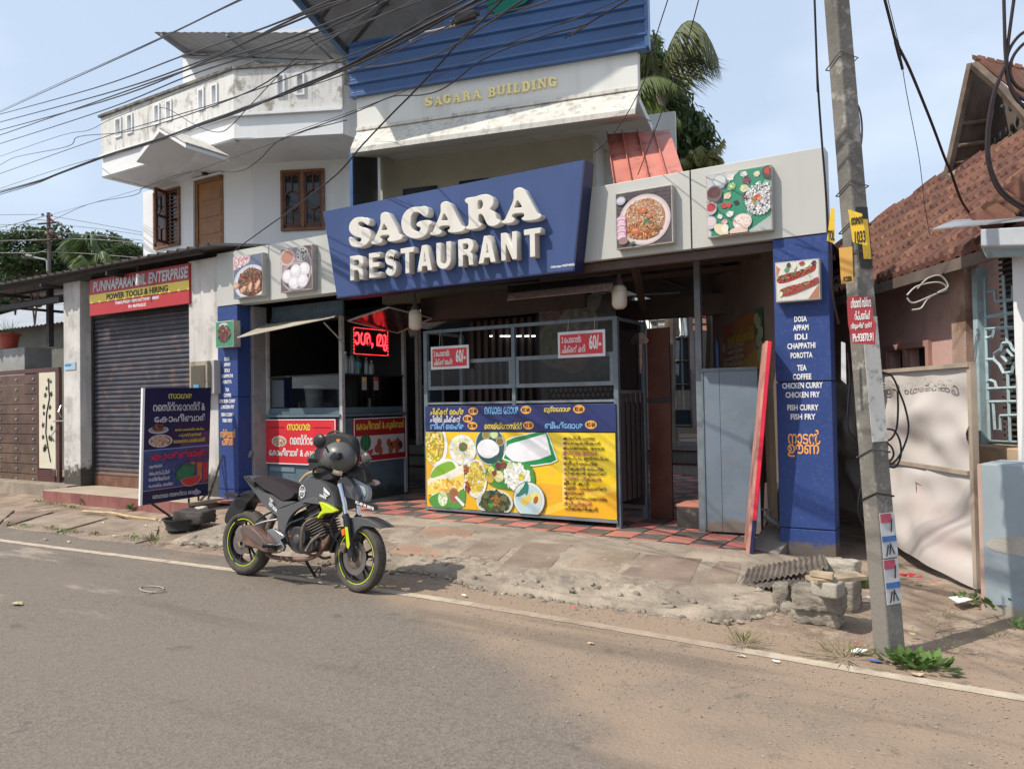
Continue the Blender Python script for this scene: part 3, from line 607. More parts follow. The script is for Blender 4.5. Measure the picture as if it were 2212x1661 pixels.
# block letters of the second line: unit outlines
def arc(cx, cy, rx, ry, a0, a1, n=10): return [(cx + rx * math.cos(rad(a0 + (a1 - a0) * i / n)), cy + ry * math.sin(rad(a0 + (a1 - a0) * i / n))) for i in range(n + 1)]
def thick(path, w_):      # outline of a stroke of width w_
 L_, R2 = [], []
 for i, p in enumerate(path):
  a = path[max(i - 1, 0)]; b = path[min(i + 1, len(path) - 1)]; dx, dy = b[0] - a[0], b[1] - a[1]; l = math.hypot(dx, dy) or 1
  L_.append((p[0] - dy / l * w_ / 2, p[1] + dx / l * w_ / 2)); R2.append((p[0] + dy / l * w_ / 2, p[1] - dx / l * w_ / 2))
 return L_ + R2[::-1]
BL = {'R': ([[(0, 0), (0, 1), (.55, 1)] + arc(.55, .72, .42, .28, 90, -60, 10) + [(.82, .44), (.90, .36), (.95, 0), (.66, 0), (.62, .30), (.52, .40), (.30, .40), (.30, 0)], [(.30, .60), (.30, .82), (.52, .82)] + arc(.52, .71, .13, .11, 90, -90, 6) + [(.52, .60)]]),
   'E': ([[(0, 0), (0, 1), (.95, 1), (.95, .80), (.30, .80), (.30, .61), (.88, .61), (.88, .42), (.30, .42), (.30, .20), (1, .20), (1, 0)]]),
   'T': ([[(.34, 0), (.34, .80), (0, .80), (0, 1), (1, 1), (1, .80), (.66, .80), (.66, 0)]]),
   'A': ([[(0, 0), (.34, 1), (.66, 1), (1, 0), (.70, 0), (.645, .19), (.355, .19), (.30, 0)], [(.41, .37), (.50, .74), (.59, .37)]]),
   'U': ([[(0, 1), (0, .35)] + arc(.5, .33, .5, .35, 180, 360, 12) + [(1, 1), (.70, 1), (.70, .34)] + arc(.5, .32, .20, .15, 0, -180, 8) + [(.30, 1)]]),
   'N': ([[(0, 0), (0, 1), (.32, 1), (.70, .42), (.70, 1), (1, 1), (1, 0), (.70, 0), (.30, .60), (.30, 0)]]),
   'S': ([thick(arc(.5, .70, .345, .195, 15, 180, 9) + arc(.5, .69, .345, .16, 185, 262, 6) + arc(.5, .31, .345, .19, 82, 0, 6) + arc(.5, .30, .345, .195, -5, -168, 9), .26)])}
zc = Z(1200, 600, 2.1067); tops = []; boxes = [('R', 237, 348, 803, 945), ('E', 387, 480, 782, 932), ('S', 511, 606, 756, 905), ('T', 637, 742, 742, 888), ('A', 765, 886, 720, 878), ('U', 919, 1034, 694, 853), ('R', 1092, 1218, 676, 838), ('A', 1250, 1388, 648, 815), ('N', 1430, 1556, 622, 795), ('T', 1612, 1745, 592, 768)]
for ch, u0, u1, v0, v1 in boxes:
 a = W.hit(*zc(u0, (v0 + v1) / 2), y=LY - LD); b = W.hit(*zc(u1, (v0 + v1) / 2), y=LY - LD)
 zt, zb2 = 3.585, 3.265
 shape([[(a[0] + x * (b[0] - a[0]), zb2 + y * (zt - zb2)) for x, y in lp] for lp in BL[ch]], LD, LETTER, sg, 'letter', W, LY, bevel=.005, label='raised block letter ' + ch)
text('Chithralaya 9605946062', W, *W.hit(*zc(1822, 838), y=7.548), .30, .035, WHITE, sg, y=7.549, d=.002, bold=.02)
# ---------------------------------------------------------------- tiled restaurant floor
TRED = mat('red floor tile', (.44, .16, .13), .6, var=.12, vs=5, bump=.4, bs=90, rnd=.14, spot=((.30, .22, .18), .45, 9))
TBLK = mat('black floor tile', (.10, .092, .085), .55, var=.2, vs=5, bump=.4, bs=90, rnd=.25, spot=((.22, .18, .15), .45, 9))
fl = thing('tiled_floor', None, None, (-5, 8.4, .1)); fl['kind'] = 'structure'
TS = .335; tile_me = {}
def tile(i, j, x, y):
 k = (i + j) % 2; z = floor_z(x + TS / 2) + .004
 if k not in tile_me:
  mb = MB(); mb.box(.004, TS - .004, .004, TS - .004, -.03, 0)
  for q in range(0): pass
  o = mb.build('floor_tile', TRED if k else TBLK, fl, bevel=.003, seg=1); o.parent = fl; tile_me[k] = o; o.matrix_basis = Matrix.Translation(Vector((x, y, z)) - Vector((-5, 8.4, .1)));
  for v in o.data.vertices: v.co += Vector((-5, 8.4, .1)) * 0
  # mesh data was written relative to the parent; shift it back to its own corner
  for v in o.data.vertices: v.co += Vector((-5, 8.4, .1))
  return
 copy_piece(tile_me[k], parent=fl, M=Matrix.Translation(Vector((x, y, z)) - Vector((-5, 8.4, .1))))
ox = -1.99
for j in range(0, 24):
 y = 7.60 + j * TS
 for i in range(0, 30):
  x = ox - (i + 1) * TS
  if y > 9.4 and not ((-7.2 < x < -2.2 and -.45 < x / y < -.22 and y < 15.3) or (y < 12 and -.87 < x / y < -.60)): continue
  if y > 7.9 and y < 9.8 and x < -7.9: continue
  tile(i, j, x, y)
mb = MB(); mb.box(-9.6, -1.95, 7.585, 7.6, -.05, .085); mb.add([(-9.6, 7.6, floor_z(-9.6) - .006), (-1.9, 7.6, floor_z(-1.9) - .006), (-1.9, 15.6, floor_z(-1.9) - .006), (-11.9, 15.6, floor_z(-9.6) - .006)], [(0, 1, 2, 3)]); mb.build('floor_bed', CONC, fl)
# ---------------------------------------------------------------- juice counter on the left
ks = thing('juice_counter', 'blue grey corner counter with white posts and dark glass at the left of the restaurant', 'counter', (-8.8, 8.9, .2))
mb = MB(); mb.box(-9.6, -8.02, 8.3, 8.36, .1, 1.44); mb.box(-8.08, -8.02, 8.36, 9.75, .1, 1.44); mb.build('base_wall', BLUEW, ks, bevel=.004)
mb = MB(); mb.box(-9.55, -9.0, 8.285, 8.30, .62, .69); mb.build('sun_patch', mat('sun patch blue', (.16, .23, .27), .6), ks)  # patch of sunlight on the base wall, painted as a lighter blue
mb = MB(); mb.box(-9.62, -8.0, 8.24, 8.9, 1.46, 1.50); mb.box(-8.6, -7.98, 8.9, 9.75, 1.46, 1.50); mb.build('counter_top', STEELB, ks, bevel=.004)
mb = MB(); mb.box(-9.55, -8.05, 8.30, 8.33, 1.505, 1.60); mb.box(-8.05, -8.02, 8.36, 9.7, 1.505, 1.60); mb.build('kick_panel', BLUEW, ks)
for x, y, z1 in ((-8.0, 8.3, 2.95), (-9.6, 8.3, 2.95), (-8.02, 9.75, 2.95), (-8.02, 10.1, 2.95)):
 mb = MB(); mb.box(x - .03, x + .03, y - .03, y + .03, .95 if y > 10 else .2 if y > 9 or x > -9 else 1.44, z1); mb.build('post', WSTEEL, ks, bevel=.004)
mb = MB(); mb.box(-9.6, -8.0, 8.29, 8.33, 2.90, 2.95); mb.box(-8.02, -7.98, 8.3, 10.1, 2.90, 2.95); mb.build('top_rail', DARKM, ks)
for a, b in (((-9.57, 8.32), (-8.03, 8.32)), ((-8.03, 8.34), (-8.03, 9.72))):
 mb = MB(); mb.slab([(a[0], a[1], 1.60), (b[0], b[1], 1.60), (b[0], b[1], 2.08), (a[0], a[1], 2.08)], (.003, .003, 0), 1.); mb.build('case_glass', GLC, ks)
mb = MB(); mb.box(-9.57, -8.0, 8.31, 8.34, 2.08, 2.105); mb.box(-8.05, -8.0, 8.34, 9.72, 2.08, 2.105); mb.build('case_rail', DARKM, ks)
mb = MB(); mb.box(-9.57, -8.1, 8.7, 8.75, 1.5, 2.1); mb.build('case_back', DARKW, ks)
mb = MB(); mb.box(-9.57, -8.05, 8.34, 8.8, 2.09, 2.10); mb.box(-8.5, -8.05, 8.8, 9.7, 2.09, 2.10); mb.build('shelf', GLD, ks)
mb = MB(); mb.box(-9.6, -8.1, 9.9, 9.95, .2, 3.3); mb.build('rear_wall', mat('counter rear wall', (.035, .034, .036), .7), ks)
mb = MB(); mb.box(-9.55, -8.03, 8.36, 8.40, 2.95, 3.2)
mb.build('valance', BLUEW, ks)
mb = MB()
for k in range(14): x = -9.55 + k * .11; mb.tube([(x, 8.33, 2.96), (x + .055, 8.33, 3.04), (x + .11, 8.33, 2.96)], .006, 4)
mb.build('scroll_trim', STEELG, ks)
fA = [(-9.62, 8.30, 2.92), (-8.05, 8.30, 2.95), tuple(at(722, 686, Y=7.62)), tuple(at(512, 731, Y=7.50))]
mb = MB(); mb.slab(fA, (0, 0, 1), .018); mb.build('flap', TANSH, ks, bevel=.003)
mb = MB(); mb.tube([at(700, 697, Y=7.75), at(741, 740, Y=8.28)], .012, 6); mb.build('flap_stay', WSTEEL, ks)
zq = Z(760, 900, 1.661)
fB = [tuple(at(*zq(905, 503), X=-7.97)), tuple(at(*zq(1160, 418), X=-7.25)), tuple(at(*zq(1428, 487), X=-7.25)), tuple(at(*zq(1213, 578), X=-7.97))]
mb = MB(); mb.slab(fB, (0, 0, 1), .015); mb.build('side_flap', mat('dark laminate', (.03, .022, .022), .2), ks)
mb = MB();
for a, b in zip(fB, fB[1:] + fB[:1]): mb.tube([a, b], .016, 4)
mb.build('side_flap_frame', WSTEEL, ks)
# printed red boards
def sheet(name, lab, F, x0, x1, z0, z1, y, mt, th=.02, border=None, group=None, cat='sign'):
 t = thing(name, lab, cat, tuple(F.w((x0 + x1) / 2, y, z0)), group);
 mb = MB(F); mb.box(x0, x1, y, y + th, z0, z1); mb.build('panel', mt, t, bevel=.003)
 if border:
  b = .014; mb = MB(F); mb.box(x0, x1, y - .006, y, z0, z0 + b); mb.box(x0, x1, y - .006, y, z1 - b, z1); mb.box(x0, x0 + b, y - .006, y, z0 + b, z1 - b); mb.box(x1 - b, x1, y - .006, y, z0 + b, z1 - b); mb.build('border', border, t)
 return t
rb = sheet('counter_sign', 'red printed board under the left counter window with yellow and white Malayalam words', W, -9.64, -8.10, .74, 1.43, 8.26, REDP, .03, border=WHITE)
text('സാഗര', W, -8.87, 1.36, .50, .10, YEL, rb, y=8.258, center=True, bold=.016)
mb = MB(); mb.box(-9.5, -9.18, 8.257, 8.26, 1.300, 1.310); mb.box(-8.56, -8.2, 8.257, 8.26, 1.300, 1.310); mb.build('rule_line', BLACKP, rb)
text('റെസ്റ്റോറന്റ്', W, -8.65, 1.20, .82, .16, WHITE, rb, y=8.258, center=True, bold=.018)
text('േകാഫീബാർ & കൂൾബാർ', W, -8.87, .99, 1.32, .155, WHITE, rb, y=8.258, center=True, bold=.016)
P = Print(W, 8.257); R9 = random.Random(4); P.E(-9.30, 1.09, .165, .085, (.70, .66, .62)); P.E(-9.30, 1.09, .145, .07, (.42, .26, .16)); P.scatter(-9.30, 1.09, .13, .06, [(.55, .38, .25), (.32, .17, .10), (.62, .48, .35)], 60, .022, .5, R9); P.build(rb)
FR = Frame((-7.985, 8.5, 0), 90)
rs = sheet('counter_sign', 'red board with printed fruit on the side of the juice counter', FR, .02, 1.24, .76, 1.43, -.0, DKRED, .03, border=WHITE)
text('േകാഫീബാർ & കൂൾബാർ', FR, .63, 1.39, 1.12, .17, YEL, rs, y=-.003, center=True, bold=.016)
P = Print(FR, -.003); P.rect(.07, 1.19, .86, 1.16, (.66, .66, .67)); P.E(.27, 1.06, .12, .13, (.03, .13, .06)); P.E(.23, 1.05, .03, .12, (.05, .22, .10)); P.E(.30, 1.06, .02, .11, (.06, .25, .10)); P.E(.30, .93, .14, .10, (.55, .06, .06), 16, .2, math.pi, 2 * math.pi)
for a, b, c in ((.58, 1.04, (.42, .20, .12)), (.58, 1.04, (.35, .12, .08)), (.52, .95, (.42, .08, .07)), (.60, .92, (.45, .09, .07)), (.80, 1.03, (.50, .10, .05)), (.88, .98, (.10, .03, .02)), (.94, 1.0, (.50, .14, .06)), (1.02, 1.03, (.38, .10, .07)), (1.08, .98, (.09, .03, .02)), (.84, .92, (.35, .18, .05)), (1.0, .92, (.45, .10, .06))): P.E(a, b, .055, .065, c)
P.build(rs)
# LED text sign
FL = Frame((-7.99, 8.5, 0), 90)
led = thing('led_sign', 'red glowing scrolling LED sign with Malayalam letters in the dark counter window', 'sign', tuple(FL.w(.1, 0, 2.4)))
mb = MB(FL); mb.box(.03, .84, -.0, .05, 2.38, 2.82); mb.build('case', BLACKP, led)
LEDM = emit_mat('led red', (1., .03, .04), 4.)
text('ാശ, മു', FL, .06, 2.74, .74, .27, LEDM, led, y=-.004, d=.004, bold=.012)
mb = MB(FL)
for k in range(16):
 x = .05 + k * .049
 for z in (2.40, 2.795): mb.box(x, x + .030, -.006, -.002, z, z + .007)
for k in range(8):
 for x in (.045, .815): mb.box(x, x + .007, -.006, -.002, 2.41 + k * .049, 2.44 + k * .049)
mb.build('border_lights', LEDM, led)
# goods on the counter
def bottle(x, y, z, h, r, lab, c=(.25, .30, .30)):
 t = thing('bottle', lab, 'bottle', (x, y, z), 'empty bottles on the counter shelf')
 mb = MB(); mb.lathe([(0, 0), (r, .005), (r, h * .62), (r * .85, h * .74), (r * .35, h * .88), (r * .33, h * .94)], (x, y, z), n=12); mb.build('body', mat('plastic ' + str(c[0]), c, .15, spec=.8), t, smooth=True)
 mb = MB(); mb.lathe([(r * .38, h * .94), (r * .38, h), (0, h)], (x, y, z), n=10); mb.build('cap', WHITE, t)
 return t
bottle(-8.12, 8.50, 2.105, .33, .05, 'tall clear bottle beside the white post on the counter shelf'); bottle(-8.12, 8.64, 2.105, .33, .05, 'second tall clear bottle from the white post')
b3 = bottle(-8.14, 8.80, 2.105, .30, .05, 'green tinted bottle with a blue label on the counter shelf', (.05, .12, .08)); mb = MB(); mb.lathe([(.051, .10), (.051, .17)], (-8.14, 8.80, 2.105), n=12); mb.build('label', mat('bottle label', (.10, .25, .5), .4), b3)
bottle(-8.12, 8.96, 2.105, .26, .035, 'slim glass bottle in the middle of the shelf row'); bottle(-8.14, 9.10, 2.105, .22, .045, 'short clear bottle at the far end of the shelf row')
t = thing('bucket', 'white plastic bucket inside the glass counter case', 'bucket', (-8.9, 8.55, 1.6)); mb = MB(); mb.lathe([(0, 0), (.12, 0), (.15, .30), (.16, .31), (.155, .33)], (-8.78, 8.5, 1.6), n=18); mb.build('tub', mat('bucket plastic', (.30, .31, .31), .4), t, smooth=True); mb = MB(); mb.lathe([(.165, .33), (.165, .35), (0, .36)], (-8.78, 8.5, 1.6), n=18); mb.build('lid', mat('bucket lid', (.33, .34, .34), .4), t, smooth=True)
t = thing('paper_notice', 'blank white sheet taped inside the left end of the counter glass', 'paper', (-9.5, 8.35, 1.65)); mb = MB(); mb.box(-9.53, -9.27, 8.335, 8.34, 1.62, 2.04); mb.build('sheet', mat('dull paper', (.34, .38, .42), .7), t)
for y, lab, c in ((8.75, 'small white notice taped to the side glass', (.45, .40, .36)), (9.02, 'small red topped notice taped to the side glass', (.50, .42, .42))):
 t = thing('notice', lab, 'paper', (-8.02, y, 1.9)); mb = MB(); mb.box(-8.022, -8.018, y, y + .10, 1.86, 2.06); mb.build('sheet', mat('notice ' + str(y), c, .6), t); mb = MB(); mb.box(-8.017, -8.015, y + .005, y + .095, 2.0, 2.05); mb.build('header', REDP if y > 9 else YEL, t)
t = thing('steel_tin', 'round steel tin inside the side of the counter case', 'tin', (-8.2, 9.1, 1.6)); mb = MB(); mb.lathe([(0, 0), (.08, 0), (.08, .1), (.085, .11), (.085, .13), (0, .14)], (-8.2, 9.1, 1.6), n=18); mb.build('can', mat('steel', (.5, .5, .5), .25, 1.), t, smooth=True)
# sliding door beside the counter, steps up to the dining room
t = thing('entrance_door', 'narrow framed door leaf at the foot of the white steps', 'door', (-8.0, 10, .9));
mb = MB(); mb.box(-8.02, -7.98, 10.13, 10.17, .95, 2.9); mb.box(-8.02, -7.98, 10.75, 10.79, .95, 2.9); mb.box(-8.01, -7.99, 10.17, 10.75, 1.9, 1.94); mb.box(-8.01, -7.99, 10.17, 10.75, .95, 1.0); mb.build('frame', WSTEEL, t); mb = MB(); mb.box(-8.005, -7.995, 10.17, 10.75, 1.0, 1.9); mb.build('panel', BLUEW, t); mb = MB(); mb.box(-8.003, -7.997, 10.17, 10.75, 1.94, 2.9); mb.build('pane', GLD, t)
st = thing('steps', 'three white tiled steps up into the dark dining room', 'steps', (-7.2, 9.5, .2))
vy = [(1006, 1032, 12.05), (982, 1006, 12.35), (958, 980, 12.65)]
for a, b, Y in vy:
 z1 = at(880, a, Y=Y).z; z0 = at(880, b, Y=Y).z
 for k in range(8):
  x = -11. + k * .55; mb = MB(); mb.box(x, x + .544, Y, Y + .34, (.1 if a > 1000 else z0 - .05), z1 - .02); mb.build('riser_tile', TILEW, st)
 mb = MB(); mb.box(-11.0, -6.6, Y - .015, Y + .34, z1 - .02, z1); mb.build('tread', mat('dark tread', (.10, .045, .04), .4), st)
t = thing('drinks_crate', 'brown crate standing in the dark doorway', 'crate', (-9.3, 13.6, .8)); mb = MB(); mb.box(-9.6, -9.0, 13.4, 13.8, .80, 1.2); mb.build('shell', mat('brown crate', (.08, .035, .025), .6), t); mb = MB()
for z in (.9, 1.03, 1.15): mb.box(-9.61, -8.99, 13.39, 13.81, z, z + .03)
mb.build('rim', BLACKP, t)
# ---------------------------------------------------------------- lamps, blind, inner poster
def bulb(u, v, Y, lab):
 c = at(u, v, Y=Y); t = thing('hanging_bulb', lab, 'lamp', tuple(c), 'bulbs hanging under the fascia')
 mb = MB(); mb.lathe([(.0, -.145), (.045, -.143), (.075, -.12), (.088, -.09), (.088, .055), (.08, .06), (.088, .065), (.082, .10), (.06, .125)], c, n=20); mb.build('globe', mat('frosted globe', (.55, .50, .42), .35, var=.04), t, smooth=True)
 mb = MB(); mb.lathe([(.06, .125), (.045, .17), (.03, .2), (.022, .21), (.022, .27), (0, .27)], c, n=14); mb.build('holder', mat('bulb base', (.10, .08, .075), .5), t, smooth=True)
 mb = MB(); mb.tube([c + Vector((0, 0, .26)), c + Vector((0, 0, .5)), c + Vector((.01, 0, 3.2 - c.z))], .008, 5); mb.build('cord', BLACKP, t)
bulb(897, 690, 8.15, 'frosted bulb hanging over the juice counter flap'); bulb(1338, 641, 8.15, 'frosted bulb hanging right of the rolled blind')
xa = at(1097, 620, Y=7.93).x; xb = at(1323, 600, Y=7.93).x; zt = 3.06; zbm = at(1210, 641, Y=7.93).z
t = thing('bamboo_blind', 'half rolled brown slatted blind hanging under the blue signboard', 'blind', (xa, 7.93, zbm))
n = 15
for k in range(n):
 z = zt - (zt - zbm - .10) * k / n; mb = MB(); mb.box(xa, xb, 7.925, 7.935, z - .012, z); mb.build('slat', mat('blind slat', (.055, .04, .035), .5, var=.3, vs=20), t)
mb = MB();
for k in range(5): mb.tube([(xa, 7.91 + .01 * k, zbm + .02 + k * .018), (xb, 7.91 + .01 * k, zbm + .02 + k * .018)], .012, 5)
mb.build('rolled_hem', mat('blind hem', (.14, .09, .075), .5, var=.3, vs=14), t)
FPo = Frame((0, 9.6, 0)); a = FPo.hit(1165, 630); b = FPo.hit(1312, 800)
t = thing('food_poster', 'dark poster of big dishes on the inner wall behind the stall', 'poster', (a[0], 9.6, b[1]))
P = Print(FPo, -.01); P.clip = (a[0], b[0] + .15, 1.2, 3.1); P.rect(a[0], b[0] + .15, 1.2, 3.1, (.035, .022, .02)); RP = random.Random(8)
for u, v, s_, c1, c2 in ((1190, 660, .30, (.16, .12, .10), (.15, .05, .03)), (1262, 640, .28, (.15, .14, .13), (.13, .12, .11)), (1252, 700, .30, (.17, .14, .12), (.12, .09, .06)), (1205, 745, .34, (.14, .09, .06), (.07, .08, .03)), (1240, 770, .24, (.16, .06, .04), (.15, .05, .03))):
 p = FPo.hit(u, v); P.E(p[0], p[1], s_, s_, c1, 28); P.E(p[0], p[1], s_ * .82, s_ * .82, c2, 28); P.scatter(p[0], p[1], s_ * .7, s_ * .7, [c1, c2, tuple(v * .6 for v in c2)], 60, .05, .5, RP)
mb = MB(); mb.box(a[0], b[0] + .15, 9.6, 9.63, 1.2, 3.1); mb.build('board', DARKM, t); P.build(t)
t = thing('patterned_board', 'brown diamond patterned board low behind the food stall', 'board', (-4.9, 9.4, 1.3));
mb = MB(); mb.box(-5.15, -3.95, 9.4, 9.43, 1.3, 1.95); mb.build('panel', mat('dark mosaic', (.05, .04, .035), .5), t); mb = MB(); k = 0
for i in range(16):
 for j in range(8):
  x = -5.12 + i * .075 + (j % 2) * .037; z = 1.34 + j * .075; mb.slab([(x, 9.397, z), (x + .03, 9.397, z - .035), (x + .06, 9.397, z), (x + .03, 9.397, z + .035)], (0, -1, 0), .004)
mb.build('diamond_inlay', mat('mosaic light', (.15, .125, .10), .5), t)
t = thing('ceiling_tube_light', 'lit strip light inside the dark dining room', 'lamp', (-6, 10.1, 2.6)); mb = MB()
for a_, b_ in ((1087, 1090), (1124, 1128), (1132, 1136), (1141, 1150), (1154, 1160), (1164, 1168), (1172, 1176)):
 p = at((1400 + (a_ - 1087) * 0 + 0) / 1.736, 0, Y=10)
zt_ = Z(1400, 1050, 2.4578)
for x0_, x1_ in ((1078, 1098), (1174, 1198), (1208, 1232), (1242, 1262), (1310, 1326), (1336, 1366), (1400, 1436), (1464, 1494)):
 p = at(*zt_(x0_, 519), Y=10.15); q_ = at(*zt_(x1_, 519), Y=10.15); mb.box(p.x, q_.x, 10.13, 10.15, p.z - .012, p.z + .012)
mb.build('tube', emit_mat('tube glow', (.9, .95, 1.), 2.2), t)
# ---------------------------------------------------------------- food stall
zs = Z(1500, 950, 1.51)
SY = 8.40; SX0, SX1 = -6.53, -3.68
sl_ = thing('food_stall', 'wheeled style food stall with glass upper frame and yellow menu front', 'stall', (-5.1, SY, .15))
for x, y in ((SX0, SY), (SX1, SY), (SX0, 9.25), (SX1, 9.25)):
 mb = MB(); mb.box(x - .03, x + .03, y, y + .06, floor_z(x) + .004, 2.64); mb.build('post', STEELB, sl_, bevel=.003)
mb = MB(); mb.box(-5.13, -5.08, SY, SY + .05, 1.60, 2.62); mb.build('mid_post', STEELB, sl_)
for z, h in ((2.60, .045), (1.62, .03)):
 mb = MB(); mb.box(SX0, SX1, SY + .005, SY + .05, z, z + h); mb.build('rail', STEELB if z > 2 else STEELG, sl_, bevel=.003)
for a, b in ((SX0 + .03, -5.13), (-5.08, SX1 - .03)):
 z0 = 1.87; z1 = 2.17
 mb = MB(); mb.box(a, b, SY + .01, SY + .045, z0 - .05, z0); mb.box(a, b, SY + .01, SY + .045, z1, z1 + .05); mb.box(a, a + .05, SY + .012, SY + .043, z0, z1); mb.box(b - .05, b, SY + .012, SY + .043, z0, z1); mb.build('window_frame', STEELG, sl_, bevel=.002)
 mb = MB(); mb.box(a + .05, b - .05, SY + .025, SY + .03, z0, z1); mb.build('pane', glass_mat('smoked glass', trans=.90), sl_)
mb = MB(); mb.box(SX0, SX1, SY + .06, 9.25, 1.58, 1.61); mb.build('worktop', DARKM, sl_)
mb = MB(); mb.box(SX0, SX1, 9.20, 9.24, .3, 1.58); mb.build('back_panel', DARKW, sl_)
mb = MB(); mb.box(SX0, SX1, SY - .02, SY + .03, 1.26, 1.60); mb.build('header_board', mat('navy board', (.025, .035, .13), .4, var=.1), sl_, bevel=.003)
mb = MB(); mb.box(SX0, SX1, SY - .02, SY + .03, .22, 1.255); mb.build('front_board', DARKM, sl_)
mb = MB(); mb.box(SX0, SX1, SY - .03, SY + .04, .185, .22); mb.build('bottom_rail', STEELG, sl_)
for a in ((SX0, SX0 + .03, 8.46, 9.25, 2.6, 2.64), (SX1 - .03, SX1, 8.46, 9.25, 2.6, 2.64), (SX1 - .03, SX1, 8.46, 9.25, 1.72, 1.76)): mb = MB(); mb.box(*a); mb.build('side_rail', STEELG, sl_)
mb = MB(); mb.box(SX1 - .02, SX1 - .015, 8.46, 9.25, 1.76, 2.6); mb.build('side_pane', GLD, sl_)
mb = MB(); n = 10
for k in range(n):
 y0 = 8.46 + .79 * k / n; y1 = y0 + .079; mb.box(SX1 - .02 + (.02 if k % 2 else 0), SX1 - .012 + (.02 if k % 2 else 0), y0, y1, .42, 1.72)
mb.build('corrugated_side', mat('dark corrugated sheet', (.075, .068, .07), .5, var=.15, vs=4), sl_)
HY = SY - .022
def onb(x, y): return W.hit(*zs(x, y), y=HY)
def price(x, y, s):
 p = onb(x, y); P0 = Print(W, HY); P0.E(p[0], p[1], .078, .052, (.80, .38, .07), 24); P0.build(sl_, 'price_oval'); text(s, W, p[0], p[1] + .026, .11, .05, BLACKP, sl_, y=HY - .002, center=True, bold=.015, name='price')
for x, y, s in ((415, 893, 'RS 60'), (383, 936, 'RS 80'), (410, 976, 'RS 100'), (713, 886, 'RS 60'), (727, 974, 'RS 50'), (1013, 882, 'RS 60'), (1081, 970, 'RS 60')): price(x, y, s)
CYAN = mat('light blue print', (.22, .48, .78), .45, var=.02)
for s, x0, x1, y0, y1, mt_ in (('ചിക്കൻ ൈഫ്ര', 170, 362, 876, 910, YEL), ('ചില്ലി ചിക്കൻ', 170, 345, 918, 952, WHITE), ('ബീഫ് ൈഫ്ര', 170, 362, 957, 992, CYAN), ('മസാല േദാശ', 478, 672, 870, 905, CYAN), ('െനയ്യ്േറാസ്റ്റ്', 478, 692, 957, 992, YEL), ('മുട്ടേദാശ', 816, 968, 865, 900, YEL), ('ബീഫ്േദാശ', 820, 1036, 952, 988, CYAN)):
 a = onb(x0, y0); b = onb(x1, y1); text(s, W, a[0], a[1], b[0] - a[0], a[1] - b[1] + .01, mt_, sl_, y=HY, bold=.014)
# the yellow picture front
FYB = HY; PB = Print(W, FYB); PB.clip = (SX0 + .01, SX1 - .012, .225, 1.25); RB = random.Random(11); K = 2.85 / 1070
def pe(x, y, rx, ry_, c, n=26, a=0): p = W.hit(*zs(x, y), y=FYB); PB.E(p[0], p[1], rx * K, ry_ * K * 1.04, c, n, a)
def ps(x, y, rx, ry_, cols, n, s, asp=.5): p = W.hit(*zs(x, y), y=FYB); PB.scatter(p[0], p[1], rx * K, ry_ * K, cols, n, s * K, asp, RB)
def pp_(pts, c, sm=0): q_ = [W.hit(*zs(*p), y=FYB) for p in pts]; PB.P(catmull(q_, sm) if sm else q_, c)
PB.rect(SX0, SX1, .2, 1.26, (.82, .53, .015)); pp_([(760, 1000), (1010, 1000), (1225, 1010), (1225, 1260), (990, 1330), (860, 1180)], (.84, .62, .03)); pp_([(790, 1300), (1225, 1350), (1225, 1500), (860, 1500), (700, 1400)], (.80, .42, .02)); pp_([(820, 1440), (1225, 1300), (1225, 1345), (830, 1480)], (.84, .56, .05)); pp_([(150, 1180), (300, 1200), (480, 1350), (420, 1480), (150, 1450)], (.76, .42, .02))
PLT = (.80, .82, .80); PSH = (.62, .64, .62)
pe(205, 1085, 72, 105, PLT); pe(200, 1075, 60, 90, (.55, .45, .05)); ps(195, 1080, 58, 95, [(.75, .60, .06), (.62, .40, .04), (.85, .78, .30), (.30, .34, .05), (.55, .28, .03)], 260, 10)
pe(355, 1112, 84, 74, PSH); pe(355, 1110, 78, 68, PLT); ps(355, 1110, 66, 56, [(.75, .72, .45), (.82, .80, .62), (.66, .62, .35)], 140, 14, .25); pe(360, 1095, 26, 22, (.10, .16, .05)); ps(360, 1095, 26, 20, [(.25, .12, .05), (.08, .15, .05)], 30, 7)
pe(512, 1090, 88, 90, (.45, .55, .56)); pe(512, 1090, 83, 85, (.02, .08, .08)); pe(498, 1105, 62, 45, (.66, .68, .70)); pe(500, 1098, 56, 38, (.80, .82, .84)); pe(470, 1105, 32, 30, (.76, .78, .8)); pe(535, 1108, 30, 30, (.8, .8, .82))
for x, y, c in ((490, 1028, (.28, .22, .04)), (535, 1025, (.55, .66, .30)), (568, 1065, (.20, .14, .04))): pe(x, y, 24, 21, (.35, .40, .30)); pe(x, y, 20, 17, c)
pp_([(555, 1165), (585, 1120), (600, 1150), (570, 1185)], (.02, .10, .07))
pp_([(600, 1060), (640, 1040), (770, 1010), (830, 1005), (850, 1040), (897, 1172), (860, 1190), (760, 1205), (680, 1200), (580, 1165), (600, 1110)], (.80, .82, .8)); pp_([(605, 1062), (645, 1044), (772, 1015), (828, 1010), (845, 1042), (888, 1168), (858, 1184), (760, 1198), (680, 1193), (590, 1160), (606, 1110)], (.01, .24, .07)); pp_([(620, 1080), (828, 1020), (858, 1140), (790, 1165), (690, 1182), (640, 1175), (600, 1140), (600, 1105)], (.80, .80, .82))
pe(270, 1310, 112, 128, PLT, 34); pe(270, 1310, 104, 118, (.72, .76, .74), 34); pp_([(175, 1270), (200, 1215), (250, 1185), (300, 1180), (318, 1235), (250, 1258)], (.20, .42, .03), 3); pp_([(168, 1385), (250, 1345), (365, 1330), (350, 1440), (200, 1435)], (.08, .30, .05), 3)
